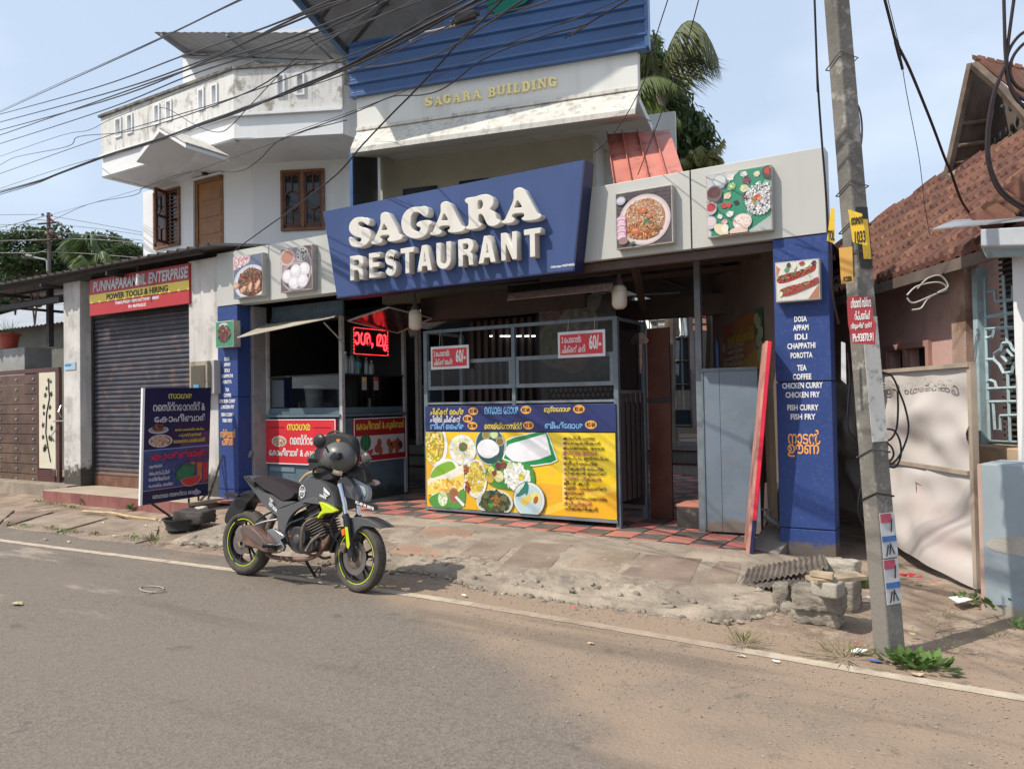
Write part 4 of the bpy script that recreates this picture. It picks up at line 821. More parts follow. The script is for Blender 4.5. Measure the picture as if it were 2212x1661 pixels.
pp_([(160, 1280), (240, 1255), (360, 1195), (370, 1300), (350, 1325), (160, 1368)], (.80, .62, .12)); pp_([(160, 1280), (240, 1255), (360, 1195), (366, 1245), (260, 1290), (160, 1312)], (.78, .76, .62)); ps(265, 1315, 100, 30, [(.80, .50, .06), (.85, .70, .25), (.66, .34, .04)], 110, 13, .5)
pe(245, 1388, 30, 36, (.55, .66, .42)); ps(245, 1388, 28, 32, [(.8, .82, .7), (.45, .6, .3)], 50, 8); pe(308, 1370, 33, 38, (.30, .20, .14)); pe(308, 1370, 26, 31, (.32, .12, .04)); pp_([(312, 1378), (322, 1372), (370, 1420), (360, 1434)], (.8, .8, .8))
pe(432, 1275, 66, 92, PLT, 30); ps(430, 1270, 54, 76, [(.70, .52, .05), (.80, .68, .15), (.45, .34, .03), (.58, .40, .04)], 330, 10, .4); ps(378, 1225, 12, 20, [(.2, .04, .02), (.3, .08, .03)], 20, 9); ps(385, 1320, 14, 24, [(.2, .04, .02), (.35, .08, .03)], 24, 9)
pp_([(490, 1230), (530, 1190), (600, 1178), (740, 1195), (765, 1310), (690, 1340), (560, 1325), (495, 1290)], (.05, .27, .05), 3); ps(665, 1262, 72, 62, [(.8, .82, .78), (.68, .7, .62), (.85, .85, .8)], 330, 9, .6)
for x, y, r_, c in ((520, 1225, 18, (.62, .66, .2)), (560, 1205, 17, (.12, .03, .04)), (590, 1200, 16, (.2, .05, .03)), (515, 1270, 24, (.55, .40, .05)), (565, 1262, 27, (.70, .70, .35)), (628, 1200, 17, (.6, .66, .4)), (690, 1265, 16, (.66, .58, .06)), (540, 1245, 12, (.3, .05, .04))): pe(x, y, r_, r_, c); ps(x, y, r_, r_, [c, tuple(v * .6 for v in c)], 16, 6)
pe(540, 1408, 106, 62, (.60, .66, .62), 32); pe(540, 1410, 97, 54, (.52, .58, .54), 32); ps(540, 1405, 84, 48, [(.03, .05, .02), (.06, .09, .03), (.02, .03, .015), (.12, .12, .04)], 260, 15, .6); ps(545, 1400, 24, 34, [(.42, .16, .03), (.3, .1, .02)], 22, 11, .3); ps(520, 1425, 14, 12, [(.06, .3, .06)], 16, 7)
pe(735, 1392, 88, 82, (.10, .20, .26), 32); pe(735, 1392, 84, 78, (.74, .70, .58), 32); pe(735, 1395, 75, 70, (.45, .62, .66), 32); pp_([(690, 1395), (730, 1365), (752, 1385), (725, 1425), (695, 1420)], (.70, .55, .14), 3); pp_([(745, 1360), (785, 1350), (800, 1400), (770, 1420), (755, 1395)], (.72, .66, .22), 3); pe(775, 1395, 20, 12, (.36, .12, .03), 16, 1.2)
for x, y, a_ in ((700, 1340, .8), (715, 1320, 1.2), (690, 1360, .4), (725, 1335, 1.4)): pe(x, y, 30, 9, (.02, .18, .14), 10, a_)
PB.build(sl_, 'menu_print')
menu = ['കാപ്പി, ചായ', 'െചറുകടികൾ', 'െപാേറാട്ട, േദാശ', 'മസാല േദാശ', 'അപ്പം, ഇടിയപ്പം', 'ബീഫ് ൈഫ്ര', 'ചിക്കൻ ൈഫ്ര', 'ചിക്കൻ ഉലത്ത്', 'ചില്ലി ചിക്കൻ', 'മീൻ കറി', 'പുട്ട് , ചപ്പാത്തി', 'ഇഡ്ഡലി', 'കുത്ത്െപാേറാട്ട', 'ബീഫ്കറി', 'ചിക്കൻകറി']
wds = [160, 188, 206, 170, 226, 170, 200, 214, 186, 124, 208, 98, 214, 136, 166]
WINE = mat('wine print', (.35, .10, .12), .5); GRN = mat('green print', (.04, .16, .05), .5)
for k, (s, wd) in enumerate(zip(menu, wds)):
 p = W.hit(*zs(926 + k * .6, 1033 + k * 28), y=FYB); text(s, W, p[0], p[1], wd * K, .052, (BLACKP, NAVY, BLACKP, WINE, BLACKP)[k % 5], sl_, y=FYB - .012, bold=.006)
 PB2 = None
mb = MB(); mb.box(W.hit(*zs(918, 1200), y=FYB)[0], W.hit(*zs(940, 1200), y=FYB)[0], FYB - .007, FYB - .006, .36, 1.2); mb.build('pale_strip', mat('pale yellow print', (.80, .56, .14), .5), sl_)
# hanging price boards
zp3 = Z(1400, 1050, 2.4578)
def hang(c4, s1, s2, lab, st_):
 (x0, y0), (x1, y1) = c4; Yh = 8.36; a = at(*zp3(x0, y0), Y=Yh); b = at(*zp3(x1, y1), Y=Yh)
 t = thing('price_board', lab, 'sign', (a.x, Yh, b.z), 'price boards hanging on the stall'); mb = MB(); mb.box(a.x, b.x, Yh, Yh + .012, b.z, a.z); mb.build('card', mat('white card', (.66, .66, .70), .5), t)
 w_ = b.x - a.x; h = a.z - b.z; mb = MB(); mb.box(a.x + .03, b.x - .03, Yh - .002, Yh, b.z + .035, a.z - .035); mb.build('red_field', REDP, t)
 text(s1, W, a.x + .055, a.z - .05, w_ * .42, h * .28, WHITE, t, y=Yh - .002, bold=.02); text(s2, W, a.x + .055, a.z - .05 - h * .36, w_ * .50, h * .30, WHITE, t, y=Yh - .002, bold=.02); text('60/-', W, b.x - .05 - w_ * .25, a.z - .055, w_ * .25, h * .56, WHITE, t, y=Yh - .002, bold=.03)
 for sx in st_: p = at(*zp3(sx, 480), Y=Yh).x; mb = MB(); mb.tube([(p, Yh + .005, a.z), (p + .004, Yh + .01, (a.z + 2.63) / 2), (p, SY - .005, 2.65)], .004, 4); mb.build('string', mat('string', (.4, .38, .34), .8), t)
hang(((529, 618), (880, 812)), '2 െപാേറാട്ട', 'ചിക്കൻ ൈഫ്ര', 'left hanging red and white price board reading 60, on the food stall', (604, 799))
hang(((1699, 484), (2138, 700)), '2 െപാേറാട്ട', 'ചിക്കൻ കറി', 'right hanging red and white price board reading 60, on the food stall', (1790, 2034))
# cloth, brown board, kerb block, metal leaf, leaning board
zr2 = Z(2200, 900, 2.768)
t = thing('rag', 'pinkish cloth hung over the rear post of the stall', 'cloth', (-3.66, 9.2, 2.2)); mb = MB()
cl = [(545, 958), (590, 960), (650, 1045), (620, 1078), (575, 1075), (580, 1300), (555, 1400), (495, 1385), (515, 1200), (520, 1040)]
c3 = [W.hit(*zr2(*p), y=9.22) for p in cl]; mb.prism(c3, 9.20, 9.24); mb.build('fabric', mat('rag cloth', (.40, .30, .27), .95, var=.25, vs=14, bump=.6, bs=18), t, bevel=.012)
t = thing('brown_board', 'tall brown laminated board standing behind the stall', 'board', (-3.6, 9.4, .15)); Fb = Frame((-3.62, 9.28, 0), -2); mb = MB(Fb); mb.box(0, .30, 0, .03, floor_z(-3.6), 2.55); mb.build('leaf', mat('brown laminate', (.11, .038, .024), .4, var=.25, vs=3), t); mb = MB(Fb); mb.box(-.01, .31, -.012, 0, 1.60, 1.66); mb.build('batten', DARKM, t)
t = thing('kerb_block', 'black painted block with a red top beside the metal leaf', 'block', (-3.0, 8.7, .13)); a = at(1462, 1135, Zc=.135); mb = MB(); mb.box(a.x, a.x + .30, a.y, a.y + .9, .11, .36); mb.build('side', mat('black paint', (.045, .04, .036), .5, spot=((.2, .17, .14), .5, 12)), t, bevel=.01); mb = MB(); mb.box(a.x - .005, a.x + .305, a.y - .005, a.y + .9, .36, .39); mb.build('cap', TRED, t, bevel=.005)
t = thing('metal_door_leaf', 'pale blue sheet metal half door next to the leaning red board', 'door', (-2.7, 8.6, .12)); FD = Frame((-2.71, 8.62, 0), 4)
mb = MB(FD); mb.box(0, .20, 0, .03, .13, 1.95); mb.box(.203, .62, 0, .03, .13, 1.95); mb.build('sheet', mat('pale blue steel', (.155, .20, .25), .5, var=.1, vs=2, spot=((.25, .22, .2), .35, 9), low=((.17, .14, .12), .12, .45)), t, bevel=.003); mb = MB(FD); mb.box(-.002, .62, -.012, 0, 1.95, 1.985); mb.box(.0, .018, -.012, 0, .13, 1.95); mb.build('edge_strip', STEELB, t)
t = thing('steel_post', 'thin dark steel post standing left of the metal half door', 'post', (-2.75, 8.65, .1)); mb = MB(); mb.box(-2.79, -2.72, 8.66, 8.73, .1, 3.3); mb.build('tube', STEELG, t)
t = thing('leaning_board', 'red edged printed board seen edge on leaning by the right blue pillar', 'board', (-1.9, 7.5, .1))
bt = [at(1613, 1195, Y=7.5), at(1629, 1197, Y=7.5), at(1668, 738, Y=7.5), at(1655, 736, Y=7.5)]; dv = Vector((-.185, .62, 0))
mb = MB(); mb.slab([p for p in bt], dv, 1.); mb.build('panel', mat('faded print', (.50, .24, .19), .5, var=.25, vs=4, spot=((.16, .05, .12), .6, 3)), t)
mb = MB(); mb.slab([bt[0] + (bt[3] - bt[0]) * .16 + (bt[1] - bt[0]) * .45, bt[1] + (bt[2] - bt[1]) * .16, bt[2], bt[3] + (bt[2] - bt[3]) * .4], (-.003, -.012, 0), 1.); mb.build('red_tape', mat('red tape', (.62, .02, .05), .4), t); mb = MB(); mb.slab([bt[0] + (bt[1] - bt[0]) * .45, bt[1], bt[1] + (bt[2] - bt[1]) * .16, bt[0] + (bt[3] - bt[0]) * .16 + (bt[1] - bt[0]) * .45], (-.003, -.012, 0), 1.); mb.build('navy_tape', NAVY, t)
t = thing('bamboo_pole', 'pale upright pole standing behind the leaning red board', 'pole', (-1.8, 8, .1)); mb = MB(); mb.tube([(-1.83, 8.1, .1), (-1.86, 8.15, 1.9)], .05, 8); mb.build('stick', mat('pale bamboo', (.42, .35, .25), .7), t, smooth=True)
t = thing('loose_blocks', 'dark concrete slab tipped against the base of the right pillar', 'slab', (-1.8, 7.9, .1)); mb = MB(); M = Matrix.Translation((-1.80, 7.78, .17)) @ Matrix.Rotation(rad(24), 4, 'X') @ Matrix.Rotation(rad(-12), 4, 'Z'); mb.box(-.16, .16, -.15, .3, -.05, .05, M); mb.build('slab', mat('grey concrete', (.22, .20, .18), .9, var=.2, bump=.6), t, bevel=.012)
t = thing('tap', 'grey standpipe tap in the gap beside the right pillar', 'tap', (-1.75, 7.9, .4)); mb = MB(); mb.tube([(-1.70, 7.9, .36), (-1.80, 7.86, .42), (-1.86, 7.86, .46)], .03, 8); mb.tube([(-1.83, 7.86, .44), (-1.83, 7.86, .52)], .018, 6); mb.tube([(-1.89, 7.86, .52), (-1.77, 7.86, .52)], .012, 6); mb.build('pipe', mat('pvc tap', (.16, .17, .17), .4), t, smooth=True)
t = thing('roof_tile_stack', 'dark roofing tiles propped upright behind the leaning board', 'tiles', (-1.8, 8.3, .1));
for k in range(3): mb = MB(); M = Matrix.Translation((-1.82 + k * .05, 8.25 + k * .05, .13)) @ Matrix.Rotation(rad(-14), 4, 'X'); mb.box(-.16, .16, 0, .03, 0, .62, M); mb.build('tile', mat('dark tile', (.07, .05, .045), .8, var=.2), t, bevel=.006)
# passage on the right: wall with faded banner, gate, stair, old tiles
FP = Frame((-1.60, 8.15, 0), -58.6)
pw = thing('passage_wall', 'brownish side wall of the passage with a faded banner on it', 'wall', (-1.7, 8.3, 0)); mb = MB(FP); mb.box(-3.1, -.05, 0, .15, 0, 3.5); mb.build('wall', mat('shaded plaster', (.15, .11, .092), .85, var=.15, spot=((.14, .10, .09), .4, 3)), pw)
def pb(x, y): return FP.hit(*z7(x, y), y=-.01)
bn = thing('faded_banner', 'faded red and green vegetarian banner on the passage wall', 'banner', tuple(FP.w(-1.2, 0, 1.9)))
P = Print(FP, -.012); P.P([pb(632, 455), pb(845, 345), pb(856, 668), pb(640, 668)], (.22, .05, .035)); P.P([pb(690, 420), pb(845, 345), pb(852, 560), pb(690, 668)], (.24, .10, .03)); P.P([pb(700, 668), pb(856, 520), pb(856, 668)], (.30, .17, .04)); P.P([pb(800, 368), pb(845, 345), pb(855, 640), pb(815, 560), pb(800, 450)], (.03, .10, .04))
for k, (x, y) in enumerate(((822, 430), (835, 480), (825, 520), (840, 560), (832, 600), (815, 410), (648, 560), (655, 640))): p = pb(x, y); P.E(p[0], p[1], .09, .07, (.30, .27, .20)); P.E(p[0], p[1], .06, .045, (.22, .24, .12))
P.build(bn);
a = pb(665, 490); b = pb(790, 440); text('നാടൻ റെസ്റ്റോറന്റ്', FP, a[0], a[1], b[0] - a[0] + .1, .16, mat('faded yellow', (.30, .22, .04), .6), bn, y=-.02, bold=.02)
for k in range(4): a = pb(665, 540 + k * 30); text('െപാേറാട്ട ചിക്കൻ കറി', FP, a[0], a[1], .7, .07, mat('faded white', (.26, .22, .18), .6), bn, y=-.02, bold=.01)
t = thing('blue_tarp', 'crumpled blue plastic hanging in the passage', 'tarp', (-2.9, 9.9, 1.9)); mb = MB(); c3 = [W.hit(*zr2(*p), y=9.9) for p in ((1350, 985), (1375, 1100), (1380, 1330), (1345, 1330), (1338, 1120))]; mb.prism(c3, 9.88, 9.93); mb.build('sheet', mat('blue tarp', (.03, .09, .28), .4, var=.4, vs=12), t, bevel=.01)
# gate
g = thing('passage_gate', 'dark blue barred metal gate at the head of the passage steps', 'gate', (-5.2, 15.5, .7)); GY = 15.5
def gp(x, y): return W.hit(*zr2(x, y), y=GY)
def bar(mb, p, q_, r_=.02, y=GY): mb.tube([(p[0], y, p[1]), (q_[0], y, q_[1])], r_, 4)
mb = MB(); bar(mb, gp(270, 800), gp(1090, 785), .05); bar(mb, gp(1070, 780), gp(1110, 1920), .065); bar(mb, gp(770, 1920), gp(1100, 1935), .03); bar(mb, gp(765, 1015), gp(1080, 1015), .02); bar(mb, gp(770, 1255), gp(1090, 1255), .02); bar(mb, gp(770, 1500), gp(1090, 1500), .02); mb.build('frame', mat('brown grey steel', (.15, .12, .115), .5), g)
for k, x in enumerate((330, 410, 490, 560, 650, 735, 820, 900, 985)):
 mb = MB(); bar(mb, gp(x, 810), gp(x + 3, 950 if k < 3 else 1010), .012); mb.build('bar', MATS['brown grey steel'], g)
for x in (835, 920, 1005):
 mb = MB(); bar(mb, gp(x, 1570), gp(x + 4, 1760), .012); mb.build('bar', WSTEEL, g)
for a_, b_ in ((770, 815), (822, 900), (908, 985), (992, 1075)):
 mb = MB(); p = gp(a_, 1015); q_ = gp(b_, 1500); mb.box(p[0], q_[0], GY + .02, GY + .04, gp(a_, 1560)[1], p[1]); mb.build('plate', mat('dark blue sheet', (.045, .065, .09), .5, var=.1), g)
mb = MB(); p = gp(775, 1765); q_ = gp(1085, 1915); mb.box(p[0], q_[0], GY + .02, GY + .04, q_[1], p[1]); mb.build('plate', MATS['dark blue sheet'], g)
st2 = thing('passage_steps', 'two pale tiled steps below the dark blue gate', 'steps', (-3.5, 10, .2))
for k in range(2):
 Y = 14.7 + .3 * k; z1 = .36 + .24 * k; z0 = z1 - .24
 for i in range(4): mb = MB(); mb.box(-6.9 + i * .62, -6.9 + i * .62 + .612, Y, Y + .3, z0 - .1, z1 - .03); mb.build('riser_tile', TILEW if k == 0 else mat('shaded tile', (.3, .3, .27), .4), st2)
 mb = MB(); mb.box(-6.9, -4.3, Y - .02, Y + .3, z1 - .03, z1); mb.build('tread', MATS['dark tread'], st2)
mb = MB(); mb.box(-7.5, -4.0, 15.3, 22., .5, .6); mb.build('landing', DARKW, st2)
SYY = 18.2
stc = thing('metal_stair', 'steep sunlit metal staircase with slotted steps seen through the passage', 'staircase', (-4.5, SYY, .6))
def sp_(x, y, Y=SYY): v = at(*zr2(x, y), Y=Y); return v
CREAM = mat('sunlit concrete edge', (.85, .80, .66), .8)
for k in range(7):
 y0 = 490 + k * 74; xl = 560 + k * 30; xr = 880 + k * 14; Y = SYY - .2 * (k - 3)
 a = sp_(xl, y0 + 55, Y); b = sp_(xr, y0 + 55, Y); mb = MB(); mb.box(a.x, b.x, Y - .25, Y + .02, a.z - .03, a.z + .03); mb.build('tread', STEELG, stc)
 mb = MB()
 for j in range(4):
  c = sp_(xl + 30, y0 + j * 14, Y); d = sp_(xl + 150, y0 + j * 14, Y); e = sp_(xl + 175, y0 + j * 14, Y); f = sp_(xr - 40, y0 + j * 14, Y)
  mb.box(c.x, d.x, Y, Y + .02, c.z - .028, c.z + .018); mb.box(e.x, f.x, Y, Y + .02, c.z - .028, c.z + .018)
 mb.build('slotted_riser', CREAM, stc)
LST = mat('sun brightened stair paint', (.72, .70, .66), .5); CREAM = mat('sunlit concrete edge2', (.85, .80, .66), .7)  # stringer and riser colours brightened to stand for sunlight on the stair
for xa_, xb_, c in ((540, 690, LST), (900, 990, LST), (930, 1010, STEELB), (965, 1045, STEELG), (505, 600, STEELG)):
 p = sp_(xa_, 440, SYY + .4); q_ = sp_(xb_, 1010, SYY - .5); mb = MB(); mb.tube([p, q_], .085, 4); mb.build('stringer', c, stc)
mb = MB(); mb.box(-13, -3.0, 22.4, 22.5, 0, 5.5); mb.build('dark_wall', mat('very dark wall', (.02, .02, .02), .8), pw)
ot = thing('old_tile_roof', 'mossy brick red tiles seen past the staircase', 'roof', (-4, 13, 2))
tm = mat('mossy tile', (.24, .11, .085), .85, var=.25, rnd=.3, spot=((.10, .07, .06), .5, 6)); first = None
for j in range(7):
 for i in range(5):
  v = at(*zr2(985 + i * 62, 480 + j * 72), Y=20.5)
  if first is None:
   mb = MB(); mb.prism(catmull([(-.16, .0), (-.08, -.04), (0, -.05), (.08, -.04), (.16, 0), (.16, .22), (-.16, .22)], 1), 0, .03); mb.v = [v * 1.55 for v in mb.v]; first = mb.build('roof_tile', tm, None); first.parent = ot; first.matrix_basis = Matrix.Translation(v - Vector((-4, 13, 2))) @ Matrix.Rotation(rad(-18), 4, 'X')
  else: copy_piece(first, parent=ot, M=Matrix.Translation(v + Vector((.03 * (j % 2), 0, 0)) - Vector((-4, 13, 2))) @ Matrix.Rotation(rad(-18), 4, 'X'))
# ---------------------------------------------------------------- SAGARA BUILDING upper floors
CREAMW = mat('cream wall paint', (.70, .70, .66), .75, var=.04, vs=.7, streak=((.42, .40, .34), .35, 3))
WHITEW = mat('white wall paint', (.74, .75, .76), .8, var=.04, vs=.7, streak=((.45, .44, .42), .25, 3.))
WEATH = mat('weathered white parapet', (.66, .65, .62), .85, var=.06, spot=((.27, .24, .20), .9, 3.0), streak=((.17, .155, .14), .6, 9), bump=.4, bs=25)
MOSSW = mat('weathered ledge', (.62, .60, .54), .85, var=.1, spot=((.30, .28, .25), .65, 6), streak=((.25, .23, .20), .5, 14))
CLADB = mat('blue roofing sheet', (.05, .12, .29), .38, var=.08, vs=1.2, spec=.5, streak=((.05, .09, .20), .5, 4))
GOLD = mat('gold letter', (1., .80, .38), .55, var=.1, vs=10)
ROOFU = mat('sheet underside', (.20, .195, .20), .55, var=.12)
def openings(mb, x0, x1, z0, z1, y0, y1, ops):
 """wall with rectangular openings ops = [(x0, x1, z0, z1)] sharing one z range"""
 ops = sorted(ops); a, b = ops[0][2], ops[0][3]
 mb.box(x0, x1, y0, y1, z0, a); mb.box(x0, x1, y0, y1, b, z1); x = x0
 for o in ops: mb.box(x, o[0], y0, y1, a, b); x = o[1]
 mb.box(x, x1, y0, y1, a, b)
FSg = Frame((-7.95, 8.6, 0), 12.5); H = lambda u, v, y=0.: FSg.hit(u, v, y)
sb = thing('upper_building', 'cream two storey building behind the blue sign with gold SAGARA BUILDING letters', 'building', tuple(FSg.w(2, 0, 3.5)))
xr = H(1378, 150)[0]; xl = H(771, 240)[0]; zt = H(770, 207)[1]; zl = H(772, 285)[1]; zl2 = H(757, 321, -.38)[1]; xw0, xw1 = H(821, 341, 1.2)[0], H(1280, 274, 1.2)[0]; zs2 = H(821, 341, 1.2)[1]
mb = MB(FSg); mb.box(xl, xr, 0, .18, zl, zt + .1); mb.build('parapet', CREAMW, sb, bevel=.006)
mb = MB(FSg); mb.box(xl + .0, xr + .0, -.035, 0, zl, zl + .05); mb.build('ledge_moulding', MOSSW, sb, bevel=.005)
mb = MB(FSg); e0, e1 = H(757, 321, -.38)[0], H(1372, 245, -.38)[0]
mb.add([(xl, 0, zl), (xr, 0, zl), (e1, -.38, zl2), (e0, -.38, zl2), (xl, 0, zl - .08), (xr, 0, zl - .08), (e1, -.38, zl2 - .07), (e0, -.38, zl2 - .07)], [(0, 1, 2, 3), (4, 7, 6, 5), (3, 2, 6, 7), (0, 3, 7, 4), (1, 5, 6, 2)]); mb.build('sunshade', MOSSW, sb)
zso = (zl2 - .05 + zs2) / 2
mb = MB(FSg); mb.add([(e0, -.36, zl2 - .06), (e1, -.36, zl2 - .06), (xr + .0, 1.2, zs2), (xw0 - .4, 1.2, zs2), (xl, .9, zs2 + .5), (xr, .9, zs2 + .5)], [(0, 1, 2, 3)]); mb.build('soffit', CREAMW, sb)
mb = MB(FSg); mb.box(xw0, xw1, 1.2, 1.4, 3.3, zs2 + .3); mb.build('recessed_wall', mat('olive cream wall', (.52, .50, .40), .8, var=.05), sb)
mb = MB(FSg); mb.box(xw1 - .001, xr + .25, 2.0, 2.1, 3.3, zs2 + .4); mb.box(xw1 - .15, xw1, 1.39, 2.05, 3.3, zs2 + .3); mb.build('side_wall', CREAMW, sb)
mb = MB(FSg); mb.box(xl + .02, xr - .02, .2, 2.4, zl - .1, zl); mb.build('balcony_floor', CREAMW, sb)
# dark sheet screen at the left of the recess
a = H(763, 330, .3); b = H(821, 342, 1.15)
mb = MB(FSg); mb.add([(a[0], .3, 3.4), (xw0 - .02, 1.15, 3.4), (xw0 - .02, 1.15, zs2 - .02), (a[0], .3, a[1])], [(0, 1, 2, 3)]); mb.build('dark_screen', mat('dark sheet', (.045, .05, .055), .5, var=.2, vs=5), sb)
mb = MB(FSg); mb.box(a[0] - .05, a[0], .27, .32, 3.4, a[1]); mb.build('screen_post', CLADB, sb)
for u0, v0, u1 in ((872, 410, 945), (993, 393, 1056)):
 p = H(u0, v0, 1.2); q_ = H(u1, v0 - 10, 1.2); mb = MB(FSg); mb.box(p[0], q_[0], 1.17, 1.2, p[1] - .9, p[1]); mb.build('window', mat('dark window', (.03, .035, .035), .3), sb)
# blue horizontal ribbed sheets, in courses
zb0 = H(757, 207, -.06)[1]; x0 = H(755, 160, -.06)[0]; x1 = H(1396, 60, -.06)[0]; ztop = zb0 + .80
k = 0; z = zb0
while z < zb0 + 2.4:
 h = .20; xa = x0 if z < ztop - .1 else x0 + 1.55 + (z - ztop) * 1.15
 if xa < x1 - .2:
  mb = MB(FSg); prof = [(-.06, 0), (-.06, .125), (-.105, .148), (-.105, .170), (-.06, .192), (-.06, .2)]
  for k_ in range(3): prof.insert(1 + 2 * k_, (-.066, .03 + k_ * .035)); prof.insert(2 + 2 * k_, (-.06, .038 + k_ * .035))
  vs = [];
  for yy, zz in prof: vs += [(xa, yy, z + zz), (x1, yy, z + zz)]
  mb.add(vs, [(2 * i, 2 * i + 1, 2 * i + 3, 2 * i + 2) for i in range(len(prof) - 1)]); mb.build('cladding_sheet', CLADB, sb)
 z += h
mb = MB(FSg); mb.box(x1 - .02, x1 + .03, -.09, .1, zb0 - .01, zb0 + 2.4); mb.box(x0, x1, -.09, .06, zb0 - .03, zb0); mb.build('sheet_trim', CLADB, sb)
# steep roof rising to the right, overhanging the street
rf = thing('street_roof', 'steep grey sheet roof with blue gutter overhanging the blue clad terrace', 'roof', tuple(FSg.w(0, 0, 7)))
p0 = FSg.I @ Vector((-7.80, 7.25, 7.38)); p1 = FSg.I @ Vector((-5.3, 7.4, 9.56)); zE = ztop + .02
pb0 = Vector((x0 - .1, .1, zE)); dvv = (p1 - p0);
bk = pb0 + Vector((dvv.x, 0, dvv.z)) * 1.7; fr0 = p0; fr1 = p0 + dvv * 1.7
mb = MB(FSg); N_ = 20
def rp_(s, t): return (pb0.lerp(bk, s)).lerp(fr0.lerp(fr1, s), t)
back0 = pb0 + (pb0 - fr0) * 1.6; back1 = bk + (bk - fr1) * 1.6
vs = []
for k in range(N_ + 1):
 s = k / N_; f = fr0.lerp(fr1, s); b_ = back0.lerp(back1, s); off = Vector((0, 0, .02 if k % 2 else -.02)); vs += [f + off, b_ + off]
mb.add(vs, [(2 * k, 2 * k + 1, 2 * k + 3, 2 * k + 2) for k in range(N_)]); mb.build('sheets', ROOFU, rf)
for s in (.0, .16, .34, .6):
 mb = MB(FSg); mb.tube([rp_(s, 1) + Vector((0, 0, -.06)), rp_(s, 0) + Vector((0, 0, -.06))], .035, 4); mb.build('rafter', DARKM, rf)
for t_ in (.05, .55, .97):
 mb = MB(FSg); mb.tube([rp_(0, t_) + Vector((0, 0, -.1)), rp_(1, t_) + Vector((0, 0, -.1))], .035, 4); mb.build('purlin', DARKM, rf)
mb = MB(FSg); mb.tube([fr0 + Vector((-.08, 0, -.06)), back0 + Vector((-.08, 0, -.06))], .07, 8); mb.build('gutter', mat('blue gutter', (.05, .11, .22), .45), rf, smooth=True)
t = thing('green_net', 'green shade net hanging under the street roof', 'net', tuple(FSg.w(2.3, -.1, 8))); a = H(1075, 0, -.12);
mb = MB(FSg); c3 = [H(u, v, -.14) for u, v in ((1045, -40), (1055, 22), (1072, 32), (1105, 22), (1135, 8), (1180, -40))]; mb.prism(c3, -.16, -.13); mb.build('net', mat('green net', (.01, .16, .12), .8), t)
# gold letters
gl = thing('building_name', 'raised gold SAGARA BUILDING letters on the cream parapet', 'sign', tuple(FSg.w(1.5, 0, 5.9)))
zgg = Z(1600, 270, 4.424)
def unit(lp, box):
 xs = [p[0] for p in box]; zs_ = [p[1] for p in box]; a, b, c, d = min(xs), max(xs), min(zs_), max(zs_); return [((x - a) / (b - a), (z - c) / (d - c)) for x, z in lp]
US, UA, UG, UR = [unit(S_, S_)], [unit(A3, A3), unit(A3h, A3)], [unit(G_, G_)], [unit(R_, R_), unit(R_h, R_)]
def slabI(w0=.0, w1=1.): m_ = (w0 + w1) / 2; return None
GLB = {'S': US, 'A': UA, 'G': UG, 'R': UR,
  'I': [[(0, 0), (0, .12), (.22, .2), (.22, .8), (0, .88), (0, 1), (1, 1), (1, .88), (.78, .8), (.78, .2), (1, .12), (1, 0)]],
  'L': [[(0, 0), (0, .12), (.14, .2), (.14, .8), (0, .88), (0, 1), (.62, 1), (.62, .88), (.50, .8), (.50, .2), (.72, .2), (.84, .38), (1, .38), (.96, 0)]],
  'D': [[(0, 0), (0, .12), (.12, .2), (.12, .8), (0, .88), (0, 1), (.5, 1)] + arc(.5, .5, .5, .5, 90, -90, 10), [(.42, .2), (.42, .8)] + arc(.5, .5, .18, .30, 90, -90, 6)],
  'B': [[(0, 0), (0, .12), (.12, .2), (.12, .8), (0, .88), (0, 1), (.55, 1)] + arc(.6, .76, .34, .24, 90, -60, 6) + arc(.62, .28, .38, .28, 60, -90, 6), [(.42, .60), (.42, .84)] + arc(.5, .72, .14, .12, 90, -90, 4), [(.42, .17), (.42, .44)] + arc(.52, .305, .14, .135, 90, -90, 4)],
  'U': [[(0, .88), (0, 1), (.44, 1), (.44, .88), (.36, .8), (.36, .34)] + arc(.54, .34, .18, .16, 180, 360, 6) + [(.72, .8), (.62, .88), (.62, 1), (1, 1), (1, .88), (.9, .8), (.9, .34)] + arc(.5, .34, .40, .34, 0, -180, 10) + [(.1, .8)]],
  'N': [[(0, 0), (0, .12), (.1, .2), (.1, .8), (0, .88), (0, 1), (.34, 1), (.72, .48), (.72, .8), (.6, .88), (.6, 1), (1, 1), (1, .88), (.9, .8), (.9, 0), (.68, 0), (.28, .58), (.28, .2), (.4, .12), (.4, 0)]]}
for ch, u0, u1, v0, v1 in (('S', -36, 92, 415, 570), ('A', 125, 262, 398, 552), ('G', 272, 408, 370, 525), ('A', 428, 568, 348, 508), ('R', 592, 730, 318, 478), ('A', 762, 908, 293, 455), ('B', 1015, 1142, 252, 415), ('U', 1158, 1305, 222, 380), ('I', 1332, 1402, 200, 358), ('L', 1430, 1545, 188, 345), ('D', 1572, 1715, 155, 325), ('I', 1735, 1812, 135, 295), ('N', 1840, 1992, 105, 270), ('G', 2012, 2160, 85, 245)):
 a = H(*zgg(u0, (v0 + v1) / 2), -.03); b = H(*zgg(u1, (v0 + v1) / 2), -.03); lo = H(*zgg((u0 + u1) / 2, v1), -.03)[1]; hi = H(*zgg((u0 + u1) / 2, v0), -.03)[1]
 lo_, hi_ = lo + (hi - lo) * .03, hi
 shape([[(a[0] + x * (b[0] - a[0]), lo + y * (hi - lo)) for x, y in lp] for lp in GLB[ch]], .03, GOLD, gl, 'letter', FSg, 0, bevel=.004, label='raised gold letter ' + ch)
